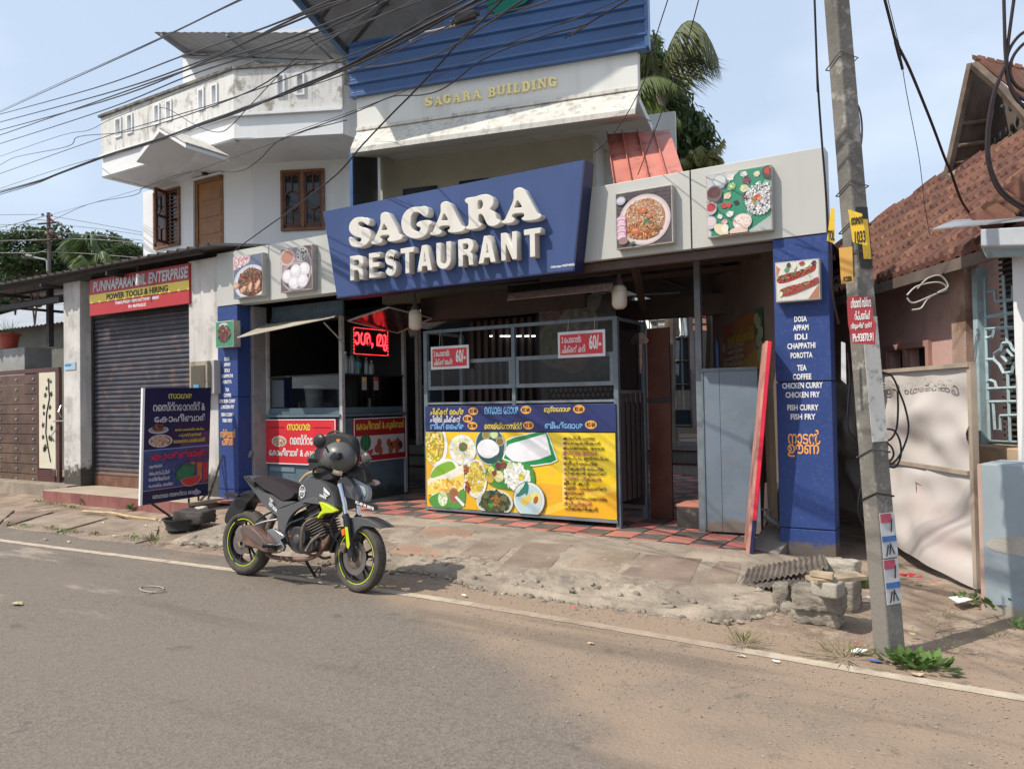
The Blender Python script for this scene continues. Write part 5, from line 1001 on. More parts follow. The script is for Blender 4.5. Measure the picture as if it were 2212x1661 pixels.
# red metal lean-to sheets to the right
t = thing('red_sheet_roof', 'faded red ribbed metal sheets rising behind the fascia', 'roof', (-3.7, 9.5, 4.6))
a, b, c, d = at(1310, 290, Y=10.2), at(1446, 281, Y=10.2), at(1482, 392, Y=8.6), at(1327, 410, Y=8.6)
REDSH = mat('faded red sheet', (.50, .18, .14), .5, var=.1, vs=2, spot=((.10, .05, .045), .5, 3.5))
for k in range(4):
 p0_, p1_ = a.lerp(b, k / 4), a.lerp(b, (k + 1) / 4); q0_, q1_ = d.lerp(c, k / 4), d.lerp(c, (k + 1) / 4); n_ = (p1_ - p0_).cross(q0_ - p0_).normalized() * -1
 if n_.z < 0: n_ = -n_
 e_ = (p1_ - p0_) * .06; mb = MB(); mb.add([p0_, p0_ + e_ * .3 + n_ * .05, p0_ + e_ + n_ * .05, p0_ + e_ * 1.4, p1_, q0_, q0_ + e_ * .3 + n_ * .05, q0_ + e_ + n_ * .05, q0_ + e_ * 1.4, q1_], [(i, i + 1, i + 6, i + 5) for i in range(4)]); mb.build('sheet', REDSH, t)
# ---------------------------------------------------------------- white house on the left
z1 = Z(0, 0, 1.6946)
wh = thing('white_house', 'white two storey house with a peeling parapet and brown wooden windows', 'house', (-13, 11, 3.6))
BY = 9.3; Fq = Frame((0, BY, 0)); A_ = Fq.hit(*z1(642, 742)); B_ = Fq.hit(*z1(1482, 455)); Bm = Fq.hit(*z1(1488, 745)); Bb = Fq.hit(*z1(1505, 890)); Am = Fq.hit(*z1(652, 985)); Ab = Fq.hit(*z1(660, 1118))
ZT = (A_[1] + B_[1]) / 2; ZM = (Am[1] + Bm[1]) / 2; ZB = (Ab[1] + Bb[1]) / 2; XA = A_[0]; XB = B_[0]; print('parapet', A_, B_, Am, Bm, Ab, Bb)
Fb2 = Frame((XB, BY, 0), 25.5); xc = Fb2.hit(*z1(2175, 600))[0]; xend = xc
sl1 = [(740, 770, 750, 870), (815, 842, 725, 850), (988, 1013, 670, 795), (1063, 1090, 645, 770), (1268, 1295, 577, 710), (1352, 1380, 548, 682)]
sl2 = [(1765, 1802, 497, 630), (1888, 1928, 489, 625)]
def mkslots(F, L_):
 out = []
 for a, b, c, d in L_: p = F.hit(*z1(a, (c + d) / 2)); q_ = F.hit(*z1(b, (c + d) / 2)); out.append((p[0], q_[0], ZM + (ZT - ZM) * .38, ZM + (ZT - ZM) * .80))
 return out
o1, o2 = mkslots(Fq, sl1), mkslots(Fb2, sl2)
mb = MB(Fq); openings(mb, XA, XB, ZM, ZT, 0, .12, o1); mb.build('parapet', WEATH, wh); mb = MB(Fb2); openings(mb, 0, xend, ZM, ZT, 0, .12, o2); mb.build('parapet', WEATH, wh)
for F, oo in ((Fq, o1), (Fb2, o2)):
 for a, b, c, d in oo:
  mb = MB(F); mb.box(a - .03, a + .006, -.03, .062, c - .03, d + .03); mb.box(b - .006, b + .03, -.03, .062, c - .03, d + .03); mb.box(a + .006, b - .006, -.03, .062, c - .03, c + .006); mb.box(a + .006, b - .006, -.03, .062, d - .006, d + .03); mb.build('slot_frame', WHITEW, wh)
BLK = mat('blackened coping', (.13, .12, .11), .9, var=.5, vs=7, spot=((.4, .39, .36), .6, 8))
mb = MB(Fq); mb.box(XA + .05, XB, .07, .11, ZM + .1, ZT - .02); mb.build('slot_backing', WHITEW, wh); mb = MB(Fb2); mb.box(.05, xend, .07, .11, ZM + .1, ZT - .02); mb.build('slot_backing', WHITEW, wh)
mb = MB(Fq); mb.box(XA - .04, XB, -.05, .18, ZT, ZT + .05); mb.build('coping', BLK, wh); mb = MB(Fb2); mb.box(0, xend + .04, -.05, .18, ZT, ZT + .05); mb.build('coping', BLK, wh)
mb = MB(Fq); mb.box(XA, XB + .01, -.05, 0, ZM - .03, ZM + .02); mb.box(XA, XB, .02, .14, ZB, ZM); mb.box(XA, XA + .12, .14, 1.25, ZB, ZT); mb.build('balcony_band', WHITEW, wh); mb = MB(Fb2); mb.box(0, xend, -.05, 0, ZM - .03, ZM + .02); mb.box(0, xend, .02, .14, ZB, ZM); mb.build('balcony_band', WHITEW, wh)
Pc = Fb2.w(xend, .1, 0)
mb = MB(); zz = ZB + .02; mb.add([(XA, BY, zz), (XB, BY, zz), (Pc.x, Pc.y, zz), (Pc.x, Pc.y + 2.5, zz), (XA, BY + 2.5, zz)], [(0, 1, 2, 3, 4)]); mb.build('soffit', WHITEW, wh)
WX0 = at(309, 450, Y=10.5).x; WX1 = at(546, 420, Y=10.5).x; F2 = Frame((WX1, 10.5, 0), 25)
pw_ = [W.hit(334, 480, 10.5), W.hit(393, 480, 10.5)]; dr = [W.hit(425, 450, 10.5), W.hit(485, 450, 10.5)]
mb = MB(); mb.box(WX0, WX1, 10.5, 10.7, 3.4, zz); mb.box(WX0, WX0 + .2, 10.7, 14, 3.4, zz); mb.build('front_wall', WHITEW, wh)
mb = MB(F2); mb.box(0, 3.4, 0, .2, 3.4, zz + .4); mb.build('angled_wall', WHITEW, wh)
WOOD = mat('varnished brown wood', (.20, .085, .030), .4, var=.25, vs=6); DWOOD = mat('dark carved wood', (.095, .035, .018), .45, var=.25, vs=8); DOORM = mat('tan door wood', (.27, .125, .045), .5, var=.15, vs=3)
def wood_window(F, x0, x1, z0, z1, y, par, open_leaf=False):
 fr = MB(F); f = .055
 fr.box(x0, x1, y - .05, y, z0, z0 + f); fr.box(x0, x1, y - .05, y, z1 - f, z1); fr.box(x0, x0 + f, y - .05, y, z0 + f, z1 - f); fr.box(x1 - f, x1, y - .05, y, z0 + f, z1 - f); xm = (x0 + x1) / 2; fr.box(xm - .035, xm + .035, y - .05, y, z0 + f, z1 - f)
 w_ = fr.build('window', WOOD, par, bevel=.004)
 gl_ = MB(F); gl_.box(x0 + f, x1 - f, y - .012, y - .006, z0 + f, z1 - f); gl_.build('glass', GLD, w_)
 for a, b in ((x0 + f, xm - .035), (xm + .035, x1 - f)):
  if open_leaf and a > xm:
   g_ = MB(F)
   for k in range(14): z = z0 + f + .05 + k * (z1 - z0 - .2) / 13; g_.box(a, b, y - .03, y - .015, z, z + .018)
   g_.build('bars', WOOD, w_); Mx = Frame();
   lf = MB(F); yy = y - .06; ln = (b - a)
   def lbox(u0, u1, c, d): lf.add([(a + .02 + u * .25, yy - u * .95, z) for z in (c, d) for u in (u0, u1)] + [(a + .05 + u * .25, yy - u * .95 + .01, z) for z in (c, d) for u in (u0, u1)], [(0, 1, 3, 2), (4, 6, 7, 5), (0, 4, 5, 1), (2, 3, 7, 6), (0, 2, 6, 4), (1, 5, 7, 3)])
   lbox(0, ln, z0 + f, z0 + .12); lbox(0, ln, z1 - .12, z1 - f); lbox(0, .06, z0 + .12, z1 - .12); lbox(ln - .06, ln, z0 + .12, z1 - .12); lbox(.06, ln - .06, (z0 + z1) / 2 - .03, (z0 + z1) / 2 + .03); lf.build('open_leaf', DWOOD, w_); continue
  s = MB(F); t_ = .05; s.box(a, b, y - .04, y - .013, z0 + f, z0 + f + t_ * 1.4); s.box(a, b, y - .04, y - .013, z1 - f - t_, z1 - f); s.box(a, a + t_, y - .04, y - .013, z0 + f, z1 - f); s.box(b - t_, b, y - .04, y - .013, z0 + f, z1 - f);
  zm = (z0 + z1) / 2; xm2 = (a + b) / 2
  for sg_ in (1, -1):
   for k in range(10):
    t0, t1_ = math.pi * k / 10, math.pi * (k + 1) / 10; r1, r2 = (b - a) / 2 - t_ + .01, (z1 - z0) * .145
    p = [(xm2 + r1 * math.cos(q_), y - .035, zm + sg_ * r2 * math.sin(q_)) for q_ in (t0, t1_)]
    o_ = [(xm2 + (r1 + .03) * math.cos(q_), y - .035, zm + sg_ * (r2 + .03) * math.sin(q_)) for q_ in (t0, t1_)]
    s.add([p[0], p[1], o_[1], o_[0]], [(0, 1, 2, 3)])
   s.box(xm2 - .014, xm2 + .014, y - .035, y - .015, zm + sg_ * r2 if sg_ > 0 else z0 + f + .07, z1 - f - t_ if sg_ > 0 else zm - r2)
   zz_ = z1 - f - t_ if sg_ > 0 else z0 + f + .07
   for q_ in (a + t_, b - t_ - .09, xm2 - .05): s.add([(q_, y - .036, zz_), (q_ + .1, y - .036, zz_), (q_ + .05 if q_ != xm2 - .05 else q_ + .05, y - .036, zz_ - sg_ * .05)], [(0, 1, 2)])
  s.build('carved_leaf', DWOOD, w_)
 return w_
a = W.hit(334, 418, 10.5); b = W.hit(391, 541, 10.5)
wood_window(W, a[0], b[0], W.hit(334, 541, 10.5)[1], a[1], 10.5, wh, True)
a = F2.hit(607, 370); b = F2.hit(703, 497); c = F2.hit(610, 500); wood_window(F2, a[0], b[0], (c[1] + b[1]) / 2, (a[1] + F2.hit(703, 365)[1]) / 2, 0, wh)
dx0, dx1 = W.hit(426, 450, 10.5)[0], W.hit(483, 450, 10.5)[0]; dz1 = W.hit(425, 402, 10.5)[1]
mb = MB(); mb.box(dx0, dx0 + .09, 10.44, 10.5, 3.9, dz1); mb.box(dx0, dx1, 10.44, 10.5, dz1, dz1 + .08); dm = mb.build('door_frame', WOOD, wh, bevel=.004); mb = MB(); mb.box(dx0 + .09, dx1, 10.47, 10.5, 3.9, dz1); mb.build('door_leaf', DOORM, dm)
for k in range(6):
 z = dz1 - .12 - k * .36; mb = MB(); mb.box(dx0 + .17, dx1 - .04, 10.458, 10.47, z - .27, z); mb.build('door_panel', DOORM, dm, bevel=.008)
mb = MB(); mb.box(dx0 - .05, dx0, 10.40, 10.5, 3.9, dz1 + .1); mb.box(dx0 - .05, dx1 + .02, 10.40, 10.5, dz1 + .09, dz1 + .13); mb.build('door_surround', WHITEW, wh)
mb = MB(); a = W.hit(*z1(1000, 1020), y=10.5); b = W.hit(*z1(1115, 980), y=10.5); mb.box(a[0], b[0], 10.42, 10.49, (a[1] + b[1]) / 2 - .06, (a[1] + b[1]) / 2 + .12); mb.build('vent_slot', DARKM, wh)
# little gabled hood on the balcony face
hd = [at(*z1(865, 1000), Y=8.4), at(*z1(1010, 812), Y=8.4), at(*z1(1180, 915), Y=8.4)]; bv = Vector((.0, .9, .0))
mb = MB(); mb.slab([hd[0], hd[1], hd[1] + bv, hd[0] + bv], (0, 0, -1), .09); mb.slab([hd[1], hd[2], hd[2] + bv, hd[1] + bv], (0, 0, -1), .07); mb.build('gabled_hood', WHITEW, wh)
mb = MB(); mb.slab([hd[1] + Vector((0, -.02, .005)), hd[2] + Vector((.02, -.02, .005)), hd[2] + bv + Vector((.02, 0, .005)), hd[1] + bv + Vector((0, 0, .005))], (0, 0, 1), .02); mb.build('hood_top', MOSSW, wh)
b = at(*z1(1302, 1085), Y=10.35); wl = thing('wall_light', 'small black lantern above the door of the white house', 'lamp', tuple(b)); mb = MB(); mb.lathe([(0, .1), (.05, .1), (.07, .05), (.065, -.08), (0, -.1)], b, n=8); mb.build('shade', BLACKP, wl); mb = MB(); mb.tube([b + Vector((0, 0, .08)), b + Vector((0, .12, .16))], .02, 5); mb.build('bracket', BLACKP, wl)
# upper block and its roof sheet
UY = 11.8; ux0 = at(*z1(1162, 420), Y=UY).x; Fu = Frame((at(*z1(1560, 300), Y=UY).x, UY, 0), 27); zu = at(*z1(1162, 338), Y=UY).z
mb = MB(); mb.box(ux0, Fu.M.translation.x, UY, UY + .2, ZB, zu - .1); mb.box(ux0, ux0 + .2, UY + .2, UY + 3, ZB, zu - .1); mb.build('upper_wall', WHITEW, wh); mb = MB(Fu); mb.box(0, 4, 0, .2, ZB, zu - .1); mb.build('upper_angled_wall', WHITEW, wh)
rfl = thing('grey_sheet_roof', 'grey corrugated sheet roof overhanging the top of the white house', 'roof', (ux0, UY, zu))
f0 = at(333, 70, Y=10.9); f1 = at_depth(742, 71, 13.6); bk0 = at(*z1(1175, 345), Y=UY + .1); d_ = (bk0 - f0);
mb = MB(); n = 44; vs = []
for k in range(n + 1):
 p = f0.lerp(f1, k / n); o_ = Vector((0, 0, .009 * (1 if k % 2 else -1))); vs += [p + o_, p + d_ * 3 + o_ + Vector((k / n * 1.2, 0, 0))]
mb.add(vs, [(2 * k, 2 * k + 1, 2 * k + 3, 2 * k + 2) for k in range(n)]); mb.build('sheets', ROOFU, rfl)
for s in (.05, .45, .85): p = f0.lerp(f1, s); mb = MB(); mb.tube([p + Vector((0, 0, -.06)), p + d_ * 1.5 + Vector((0, 0, -.06))], .035, 4); mb.build('rafter', STEELG, rfl)
mb = MB(); mb.tube([f0 + d_ * .9 + Vector((0, 0, -.1)), f1 + d_ * .9 + Vector((0, 0, -.1))], .04, 4); mb.build('purlin', STEELG, rfl)
# ---------------------------------------------------------------- shuttered shop
z4 = Z(0, 900, 1.384)
OLDW = mat('mildewed white pillar', (.56, .54, .51), .85, var=.1, vs=2, bump=.3, bs=20, spot=((.25, .23, .22), .55, 2.4), streak=((.12, .11, .10), .35, 6), low=((.07, .06, .05), .2, 1.15))
OLDW2 = mat('stained shaded pillar', (.44, .40, .38), .85, var=.15, vs=3, spot=((.20, .17, .17), .6, 4), low=((.07, .06, .05), .2, 1.1))
sh = thing('tool_shop', 'shuttered tool hire shop with stained white pillars next to the wooden gate', 'shop', (-12.3, 8, .2))
YS = at(204, 900, X=-14.01).y; print('YS', YS)
for x0, x1, lab in ((-14.56, -14.01, 0), (-10.86, -10.14, 1)):
 mb = MB(); mb.box(x0, x1, 7.8, 8.6, .05, 4.0); mb.build('pillar', OLDW, sh, bevel=.012)
YS = min(max(YS, 8.05), 8.4); zb_s, zt_s = .26, 3.45
n = 37; hh = (zt_s - .42) / n; SLM = mat('dark blue shutter slat', (.060, .058, .075), .45, var=.2, vs=3, rnd=.12, spot=((.20, .13, .11), .5, 4), low=((.16, .11, .09), .3, .9)); first = None
for k in range(n):
 z = .42 + k * hh
 if first is None:
  mb = MB(); pr_ = [(0, 0), (-.022, .012), (-.03, hh * .45), (-.022, hh * .8), (0, hh * .9), (0, hh)]
  vs = []
  for yy, zz_ in pr_: vs += [(-14.0, YS + yy, .42 + zz_), (-10.9, YS + yy, .42 + zz_)]
  mb.add(vs, [(2 * i, 2 * i + 1, 2 * i + 3, 2 * i + 2) for i in range(len(pr_) - 1)]); first = mb.build('shutter_slat', SLM, sh)
 else: copy_piece(first, loc=(0, 0, k * hh))
mb = MB(); mb.box(-14.0, -10.9, YS - .03, YS + .02, .24, .42); mb.build('shutter_base', mat('rusty base rail', (.16, .075, .05), .7, var=.3, vs=5), sh, bevel=.005)
mb = MB(); mb.box(-14.0, -13.94, YS - .06, YS - .02, .24, 3.4); mb.box(-10.95, -10.87, YS - .06, YS - .02, .24, 3.4); mb.build('shutter_guide', DARKM, sh)
mb = MB(); mb.box(-14.0, -10.2, YS - .05, YS + .4, 3.3, 4.1); mb.build('head_wall', DARKW, sh)
ss = thing('shop_sign', 'red and yellow PUNNAPARAMBIL ENTERPRISES sign above the roller shutter', 'sign', (-12.2, 7.7, 3.3))
FYs = 7.76; sx0, sx1 = -13.62, -10.79; szb, szt = 3.31, 3.96
mb = MB(); mb.box(sx0, sx1 + .0, FYs, FYs + .05, szb, szt); mb.build('board', mat('red sign board', (.42, .03, .035), .4, var=.05), ss, bevel=.004)
mb = MB(); mb.box(sx0, sx1, FYs - .003, FYs, szb + .225, szb + .375); mb.build('yellow_band', YEL, ss)
SILV = mat('silver letters', (.45, .44, .45), .35, .3)
text('PUNNAPARAMBIL ENTERPRISE', W, sx0 + .12, szt - .045, 2.70, .19, SILV, ss, y=FYs, d=.006, bold=.03, shear=.15)
text('POWER TOOLS & HIRING', W, (sx0 + sx1) / 2, szb + .35, 1.75, .105, BLACKP, ss, y=FYs - .004, bold=.025, center=True)
text('THEKKUMGOPURAM, KOTTAYAM  686001', W, (sx0 + sx1) / 2, szb + .195, 1.25, .06, WHITE, ss, y=FYs, bold=.012, center=True); text('PH: 9847062625', W, (sx0 + sx1) / 2 + .02, szb + .105, .5, .055, WHITE, ss, y=FYs, bold=.015, center=True)
b = at(*z4(715, 205), Y=7.6); wl = thing('bare_bulb', 'white spiral bulb hanging in front of the red shop sign', 'lamp', tuple(b)); mb = MB(); mb.lathe([(0, -.11), (.03, -.1), (.038, -.06), (.03, -.02), (.022, .03), (.028, .05), (.022, .09), (0, .1)], b, n=10); mb.build('glass', WHITE, wl, smooth=True); mb = MB(); mb.tube([b + Vector((0, 0, .09)), b + Vector((0, 0, .3))], .01, 5); mb.build('cord', BLACKP, wl)
mt_ = thing('meter_box', 'weathered grey electric meter cabinet on the shop pillar by the menu pillar', 'meter box', (-10.6, 7.6, 1.6))
a = at(*z4(982, 632), Y=7.6); b = at(*z4(1072, 765), Y=7.6); mb = MB(); mb.box(a.x, b.x + .02, 7.6, 7.8, b.z - .05, a.z); mb.build('door', mat('meter door', (.34, .28, .22), .6, spot=((.12, .08, .06), .7, 8)), mt_, bevel=.006); mb = MB(); mb.box(a.x + .05, b.x - .03, 7.592, 7.6, b.z, a.z - .07); mb.build('window', mat('brown pane', (.09, .075, .055), .3), mt_)
mb = MB(); mb.box(b.x + .02, at(467, 800, Y=7.7).x, 7.66, 7.8, b.z - .1, a.z + .01); mb.build('cabinet', mat('pale cabinet', (.42, .40, .38), .6, spot=((.3, .28, .26), .4, 4)), mt_, bevel=.008)
mb = MB(); mb.box(a.x + .12, a.x + .25, 7.585, 7.592, b.z - .02, b.z + .05); mb.build('sticker', mat('blue sticker', (.10, .28, .45), .4), mt_)
t = thing('pillar_notice', 'small blue and white enamel notice on the shop pillar', 'sign', (-14.3, 7.79, 2.2)); a = at(*z4(335, 637), Y=7.79); b = at(*z4(393, 672), Y=7.79); mb = MB(); mb.box(a.x, b.x, 7.785, 7.798, b.z, a.z); mb.build('plate', mat('light blue plate', (.35, .48, .58), .4), t); mb = MB(); mb.box(a.x + .02, b.x - .14, 7.782, 7.785, (a.z + b.z) / 2, a.z - .03); mb.build('blue_text_block', mat('mid blue', (.05, .2, .42), .4), t)
text('PURE HONEY', W, a.x + .03, (a.z + b.z) / 2 - .02, .28, .05, mat('mid blue', (.05, .2, .42)), t, y=7.785, bold=.01) if False else None
# plinth
pzt = at(103, 1059, Y=7.2).z; PLM = mat('maroon plinth tile', (.25, .10, .085), .45, var=.15, vs=4, rnd=.12, streak=((.34, .20, .17), .5, 12))
pt = thing('shop_plinth', 'raised cement step with a maroon tiled face before the roller shutter', 'step', (-12, 7.6, .1))
mb = MB(); mb.box(-14.05, -9.98, 7.17, 8.5, pzt - .05, pzt + .005); mb.build('top', mat('smooth cement', (.40, .33, .25), .7, var=.12, vs=2, spot=((.30, .25, .2), .5, 4)), pt, bevel=.008)
for k in range(9): x = -14.04 + k * .45; mb = MB(); mb.box(x, x + .447, 7.155, 7.17, pzt - .21, pzt - .002); mb.build('face_tile', PLM, pt)
mb = MB(); mb.box(-14.0, -10, 7.3, 8.4, 0, pzt - .05); mb.build('brick_footing', mat('crumbling footing', (.17, .13, .09), .95, var=.4, vs=9, bump=1., bs=16, spot=((.08, .10, .04), .6, 5)), pt)
rngf = random.Random(3); bk_first = MB(); bk_first.box(0, .19, 0, .06, 0, .055); b0 = bk_first.build('footing_brick', mat('footing brick', (.22, .13, .09), .95, var=.3, rnd=.25, bump=.6, spot=((.10, .12, .05), .5, 9)), pt, bevel=.008, seg=1); used = False
for j in range(2):
 for k in range(19):
  Mx = Matrix.Translation(Vector((-14.0 + k * .21 + .1 * j, 7.26 + rngf.uniform(-.015, .015), pzt - .13 - j * .065 - .05)))
  if not used: b0.matrix_basis = Mx; used = True
  else: copy_piece(b0, M=Mx)
# the shift: brick mesh was written relative to its parent, undo it
for v in b0.data.vertices: v.co += Vector((0, 0, 0))
# corrugated lean-to roof along the front
lt = thing('lean_to_roof', 'long dark corrugated lean-to roof over the shuttered shop and gate', 'roof', (-14, 7.5, 4.1))
LZ = at(137, 598, Y=7.4).z + .07; rx0, rx1 = -19.5, -9.75; mb = MB(); x = rx0; top_ = []
while x < rx1: top_ += [(x, 0), (x + .14, 0), (x + .165, .045), (x + .20, .045), (x + .225, 0)]; x += .25
vs = []
for a, z in top_: vs += [(a, 7.4, LZ + z), (a, 10.3, LZ + z + .42)]
mb.add(vs, [(2 * i, 2 * i + 1, 2 * i + 3, 2 * i + 2) for i in range(len(top_) - 1)]); mb.build('sheets', mat('grey brown roof sheet', (.17, .15, .14), .55, var=.2, vs=3, spot=((.10, .08, .07), .5, 5)), lt)
for y in (7.55, 8.7): mb = MB(); mb.box(rx0, -10.2, y, y + .06, LZ - .07 + (y - 7.4) * .145, LZ - .02 + (y - 7.4) * .145); mb.build('purlin', DARKM, lt)
for x in (-18.4, -16.5, -14.7, -12.6): mb = MB(); mb.box(x, x + .05, 7.45, 10, LZ - .16, LZ - .10); mb.build('rafter', DARKM, lt)
mb = MB(); mb.box(-19, -14.56, 7.72, 7.80, LZ - .42, LZ - .32); mb.build('gate_beam', DARKM, lt)
xcol = at(108, 700, Y=8.2).x; mb = MB(); mb.box(xcol - .05, xcol + .05, 8.15, 8.25, 2.9, LZ); mb.build('column', DARKM, lt)
mb = MB(); xb0 = at(37, 650, Y=8.2).x; mb.box(xb0, -14.56, 8.14, 8.22, at(80, 652, Y=8.2).z - .05, at(80, 652, Y=8.2).z + .05); mb.build('cross_bar', DARKM, lt)
# wooden plank gate
wg = thing('plank_gate', 'brown plank gate with a cream panel showing a black leafy vine', 'gate', (-16.5, 7.9, .2)); GYY = 7.9
def g4(x, y): return W.hit(*z4(x, y), y=GYY)
WPL = mat('wood grain plank', (.105, .062, .043), .5, var=.3, vs=3, rnd=.1, streak=None, spot=((.06, .035, .025), .5, 7)); MFR = mat('maroon steel frame', (.085, .035, .030), .5, var=.15)
gz0, gz1 = g4(100, 1287)[1], g4(100, 690)[1]; gxr = g4(303, 900)[0]; gpx0, gpx1 = g4(205, 900)[0], g4(295, 900)[0]; gxl = -19.2; xpl = g4(196, 900)[0]
mb = MB(); mb.box(gxl, gxr + .05, GYY - .02, GYY + .04, gz1 - .02, gz1 + .06); mb.box(gxl, gxr + .05, GYY - .02, GYY + .04, gz0, gz0 + .1); mb.box(gxr - .04, gxr + .06, GYY - .02, GYY + .04, gz0 + .1, gz1 - .02); mb.box(xpl, gpx0, GYY - .02, GYY + .04, gz0 + .1, gz1 - .02); mb.build('frame', MFR, wg, bevel=.005)
npk = 11; ph = (gz1 - gz0 - .14) / npk
for k in range(npk):
 z = gz0 + .1 + k * ph; mb = MB(); mb.box(gxl, xpl - .004, GYY - .008, GYY + .02, z + .006, z + ph - .006); pk = mb.build('plank', WPL, wg, bevel=.004)
 for xx in (6, 90, 178):
  q_ = g4(xx, 900)[0]; mb = MB(); mb.ball((q_, GYY - .02, z + ph / 2), .022, 6, 4); mb.build('stud', mat('steel stud', (.6, .6, .6), .25, 1.), pk, smooth=True)
lz = g4(250, 1185)[1]; pzt_ = g4(250, 685)[1]
mb = MB(); mb.box(gpx0 + .005, gpx1 - .03, GYY - .012, GYY, lz, pzt_); mb.build('cream_panel', mat('cream panel', (.62, .57, .45), .5, var=.04), wg)
for k in range(7): z = gz0 + .12 + k * (lz - gz0 - .14) / 7; mb = MB(); mb.box(gpx0 + .01, gpx1 - .04, GYY - .02, GYY + .0, z, z + .035); mb.build('louvre', MFR, wg)
vin = MB(); st_ = [g4(*p) for p in ((268, 1152), (255, 1080), (243, 1000), (247, 900), (262, 820), (258, 770), (258, 730))]; vin.tube([(x, GYY - .018, z) for x, z in st_], .012, 5)
for x, y, s_ in ((240, 1075, 1), (235, 1085, .9), (228, 1022, .7), (262, 1025, .8), (272, 975, .8), (228, 960, .8), (262, 915, .7), (232, 865, .8), (264, 868, .7), (240, 805, .8), (270, 800, .8), (246, 770, .6), (256, 728, .7), (268, 735, .5), (232, 900, .6), (270, 1035, .6)):
 c = g4(x, y); r_ = .075 * s_; pts = []
 for k in range(10): a = 2 * math.pi * k / 10 + x; rr = r_ if k % 2 == 0 else r_ * .42; pts.append((c[0] + rr * math.cos(a), c[1] + rr * math.sin(a)))
 vin.prism(pts, GYY - .022, GYY - .013)
vin.build('vine_decor', BLACKP, wg, kind='stuff')
mb = MB(); a = g4(297, 985); b = g4(290, 1045); c = g4(298, 1020); mb.tube([(a[0], GYY - .03, a[1]), (b[0], GYY - .09, (a[1] + b[1]) / 2), (b[0], GYY - .03, b[1])], .014, 6); a = g4(325, 860); b = g4(325, 920); mb.tube([(a[0], GYY - .03, a[1]), (a[0] + .03, GYY - .09, (a[1] + b[1]) / 2), (b[0], GYY - .03, b[1])], .014, 6); a = g4(292, 940); b = g4(350, 938); mb.tube([(a[0], GYY - .05, a[1]), (b[0], GYY - .05, b[1])], .015, 6); mb.build('handle', mat('steel handle', (.4, .4, .42), .3, 1.), wg, smooth=True)
mb = MB(); mb.box(-20, -14.1, 7.6, 8.6, -.05, floor_z(-14) - .02 + .04); mb.build('gate_threshold', CONC, kind='structure', bevel=.01)
# concrete planter post, pot, wall and roof of the neighbour
t = thing('gate_post', 'short grey concrete post behind the plank gate', 'post', (-17.4, 8.3, 0)); a = at(0, 752, Y=8.25); mb = MB(); mb.box(-17.95, at(53, 755, Y=8.25).x, 8.25, 8.8, 0, at(20, 753, Y=8.25).z); mb.build('post', mat('grey cement render', (.30, .30, .29), .85, var=.12, spot=((.18, .17, .16), .5, 4)), t, bevel=.01)
c = at(*z4(48, 565), Y=8.45); t = thing('flower_pot', 'red plastic flower pot with grassy plant on the concrete post', 'pot', tuple(c)); mb = MB(); mb.lathe([(0, 0), (.15, 0), (.20, .27), (.235, .28), (.235, .33), (.2, .33), (.19, .3), (0, .3)], c, n=18); mb.build('pot', mat('terracotta red plastic', (.38, .07, .04), .5), t, smooth=True)
mb = MB(); rg = random.Random(2)
for k in range(26):
 a = rg.uniform(0, 6.28); l = rg.uniform(.2, .42); s_ = c + Vector((rg.uniform(-.1, .1), rg.uniform(-.1, .1), .3)); e = s_ + Vector((math.cos(a) * l * .5, math.sin(a) * l * .5, l)); mb.add([s_ + Vector((-.012, 0, 0)), s_ + Vector((.012, 0, 0)), e], [(0, 1, 2)])
mb.build('leaves', mat('pot leaves', (.10, .17, .05), .6), t)
nb = thing('neighbour_house', 'low house with grey corrugated roof and dark green wall behind the gate', 'house', (-20, 11.5, 0)); mb = MB(); mb.box(-27, -14.9, 11.0, 11.3, 0, at(60, 705, Y=11).z); mb.build('wall', mat('greenish dark wall', (.13, .13, .115), .85, var=.15, spot=((.08, .08, .07), .5, 2)), nb)
e0 = at(-40, 686, Y=10.6); ez = at(100, 700, Y=10.6).z; mb = MB(); vs = []; n = 150
for k in range(n + 1):
 x = -29 + 14.4 * k / n; o_ = .018 * (1 if k % 2 else -1); vs += [(x, 10.6, ez + o_), (x - 1.0, 14.6, ez + 1.5 + o_)]
mb.add(vs, [(2 * k, 2 * k + 1, 2 * k + 3, 2 * k + 2) for k in range(n)]); mb.build('roof_sheets', mat('pale grey sheet', (.38, .40, .42), .45, var=.1), nb)
def star(u, v, Y, r_, lab):
 c = at(u, v, Y=Y); t = thing('paper_star', lab, 'star lantern', tuple(c)); pts = []; inn = []
 for k in range(5):
  for q_, rr in ((0, 1), (36, .42)): a = rad(90 + 72 * k + q_ + 180); l = r_ * rr * (1.7 if k == 0 and q_ == 0 else 1); pts.append((c.x + l * math.cos(a), c.z + l * math.sin(a)))
 mb = MB(); N5 = 10
 for k in range(10):
  p, q_ = pts[k], pts[(k + 1) % 10]; mb.tube([(p[0], Y, p[1]), (q_[0], Y, q_[1])], .018, 4)
  if k % 2: mb.tube([(p[0], Y, p[1]), (c.x, Y, c.z)], .012, 4)
 mb.build('star_frame', mat('dull maroon paper', (.20, .13, .13), .7), t); mb = MB(); mb.tube([(c.x, Y, c.z + r_), (c.x, Y, c.z + r_ + .25)], .005, 4); mb.build('string', BLACKP, t)
star(75, 655, 8.0, .26, 'maroon star lantern hanging under the lean-to roof by the gate'); star(33, 650, 8.0, .17, 'smaller greenish star lantern hanging left of the maroon one')
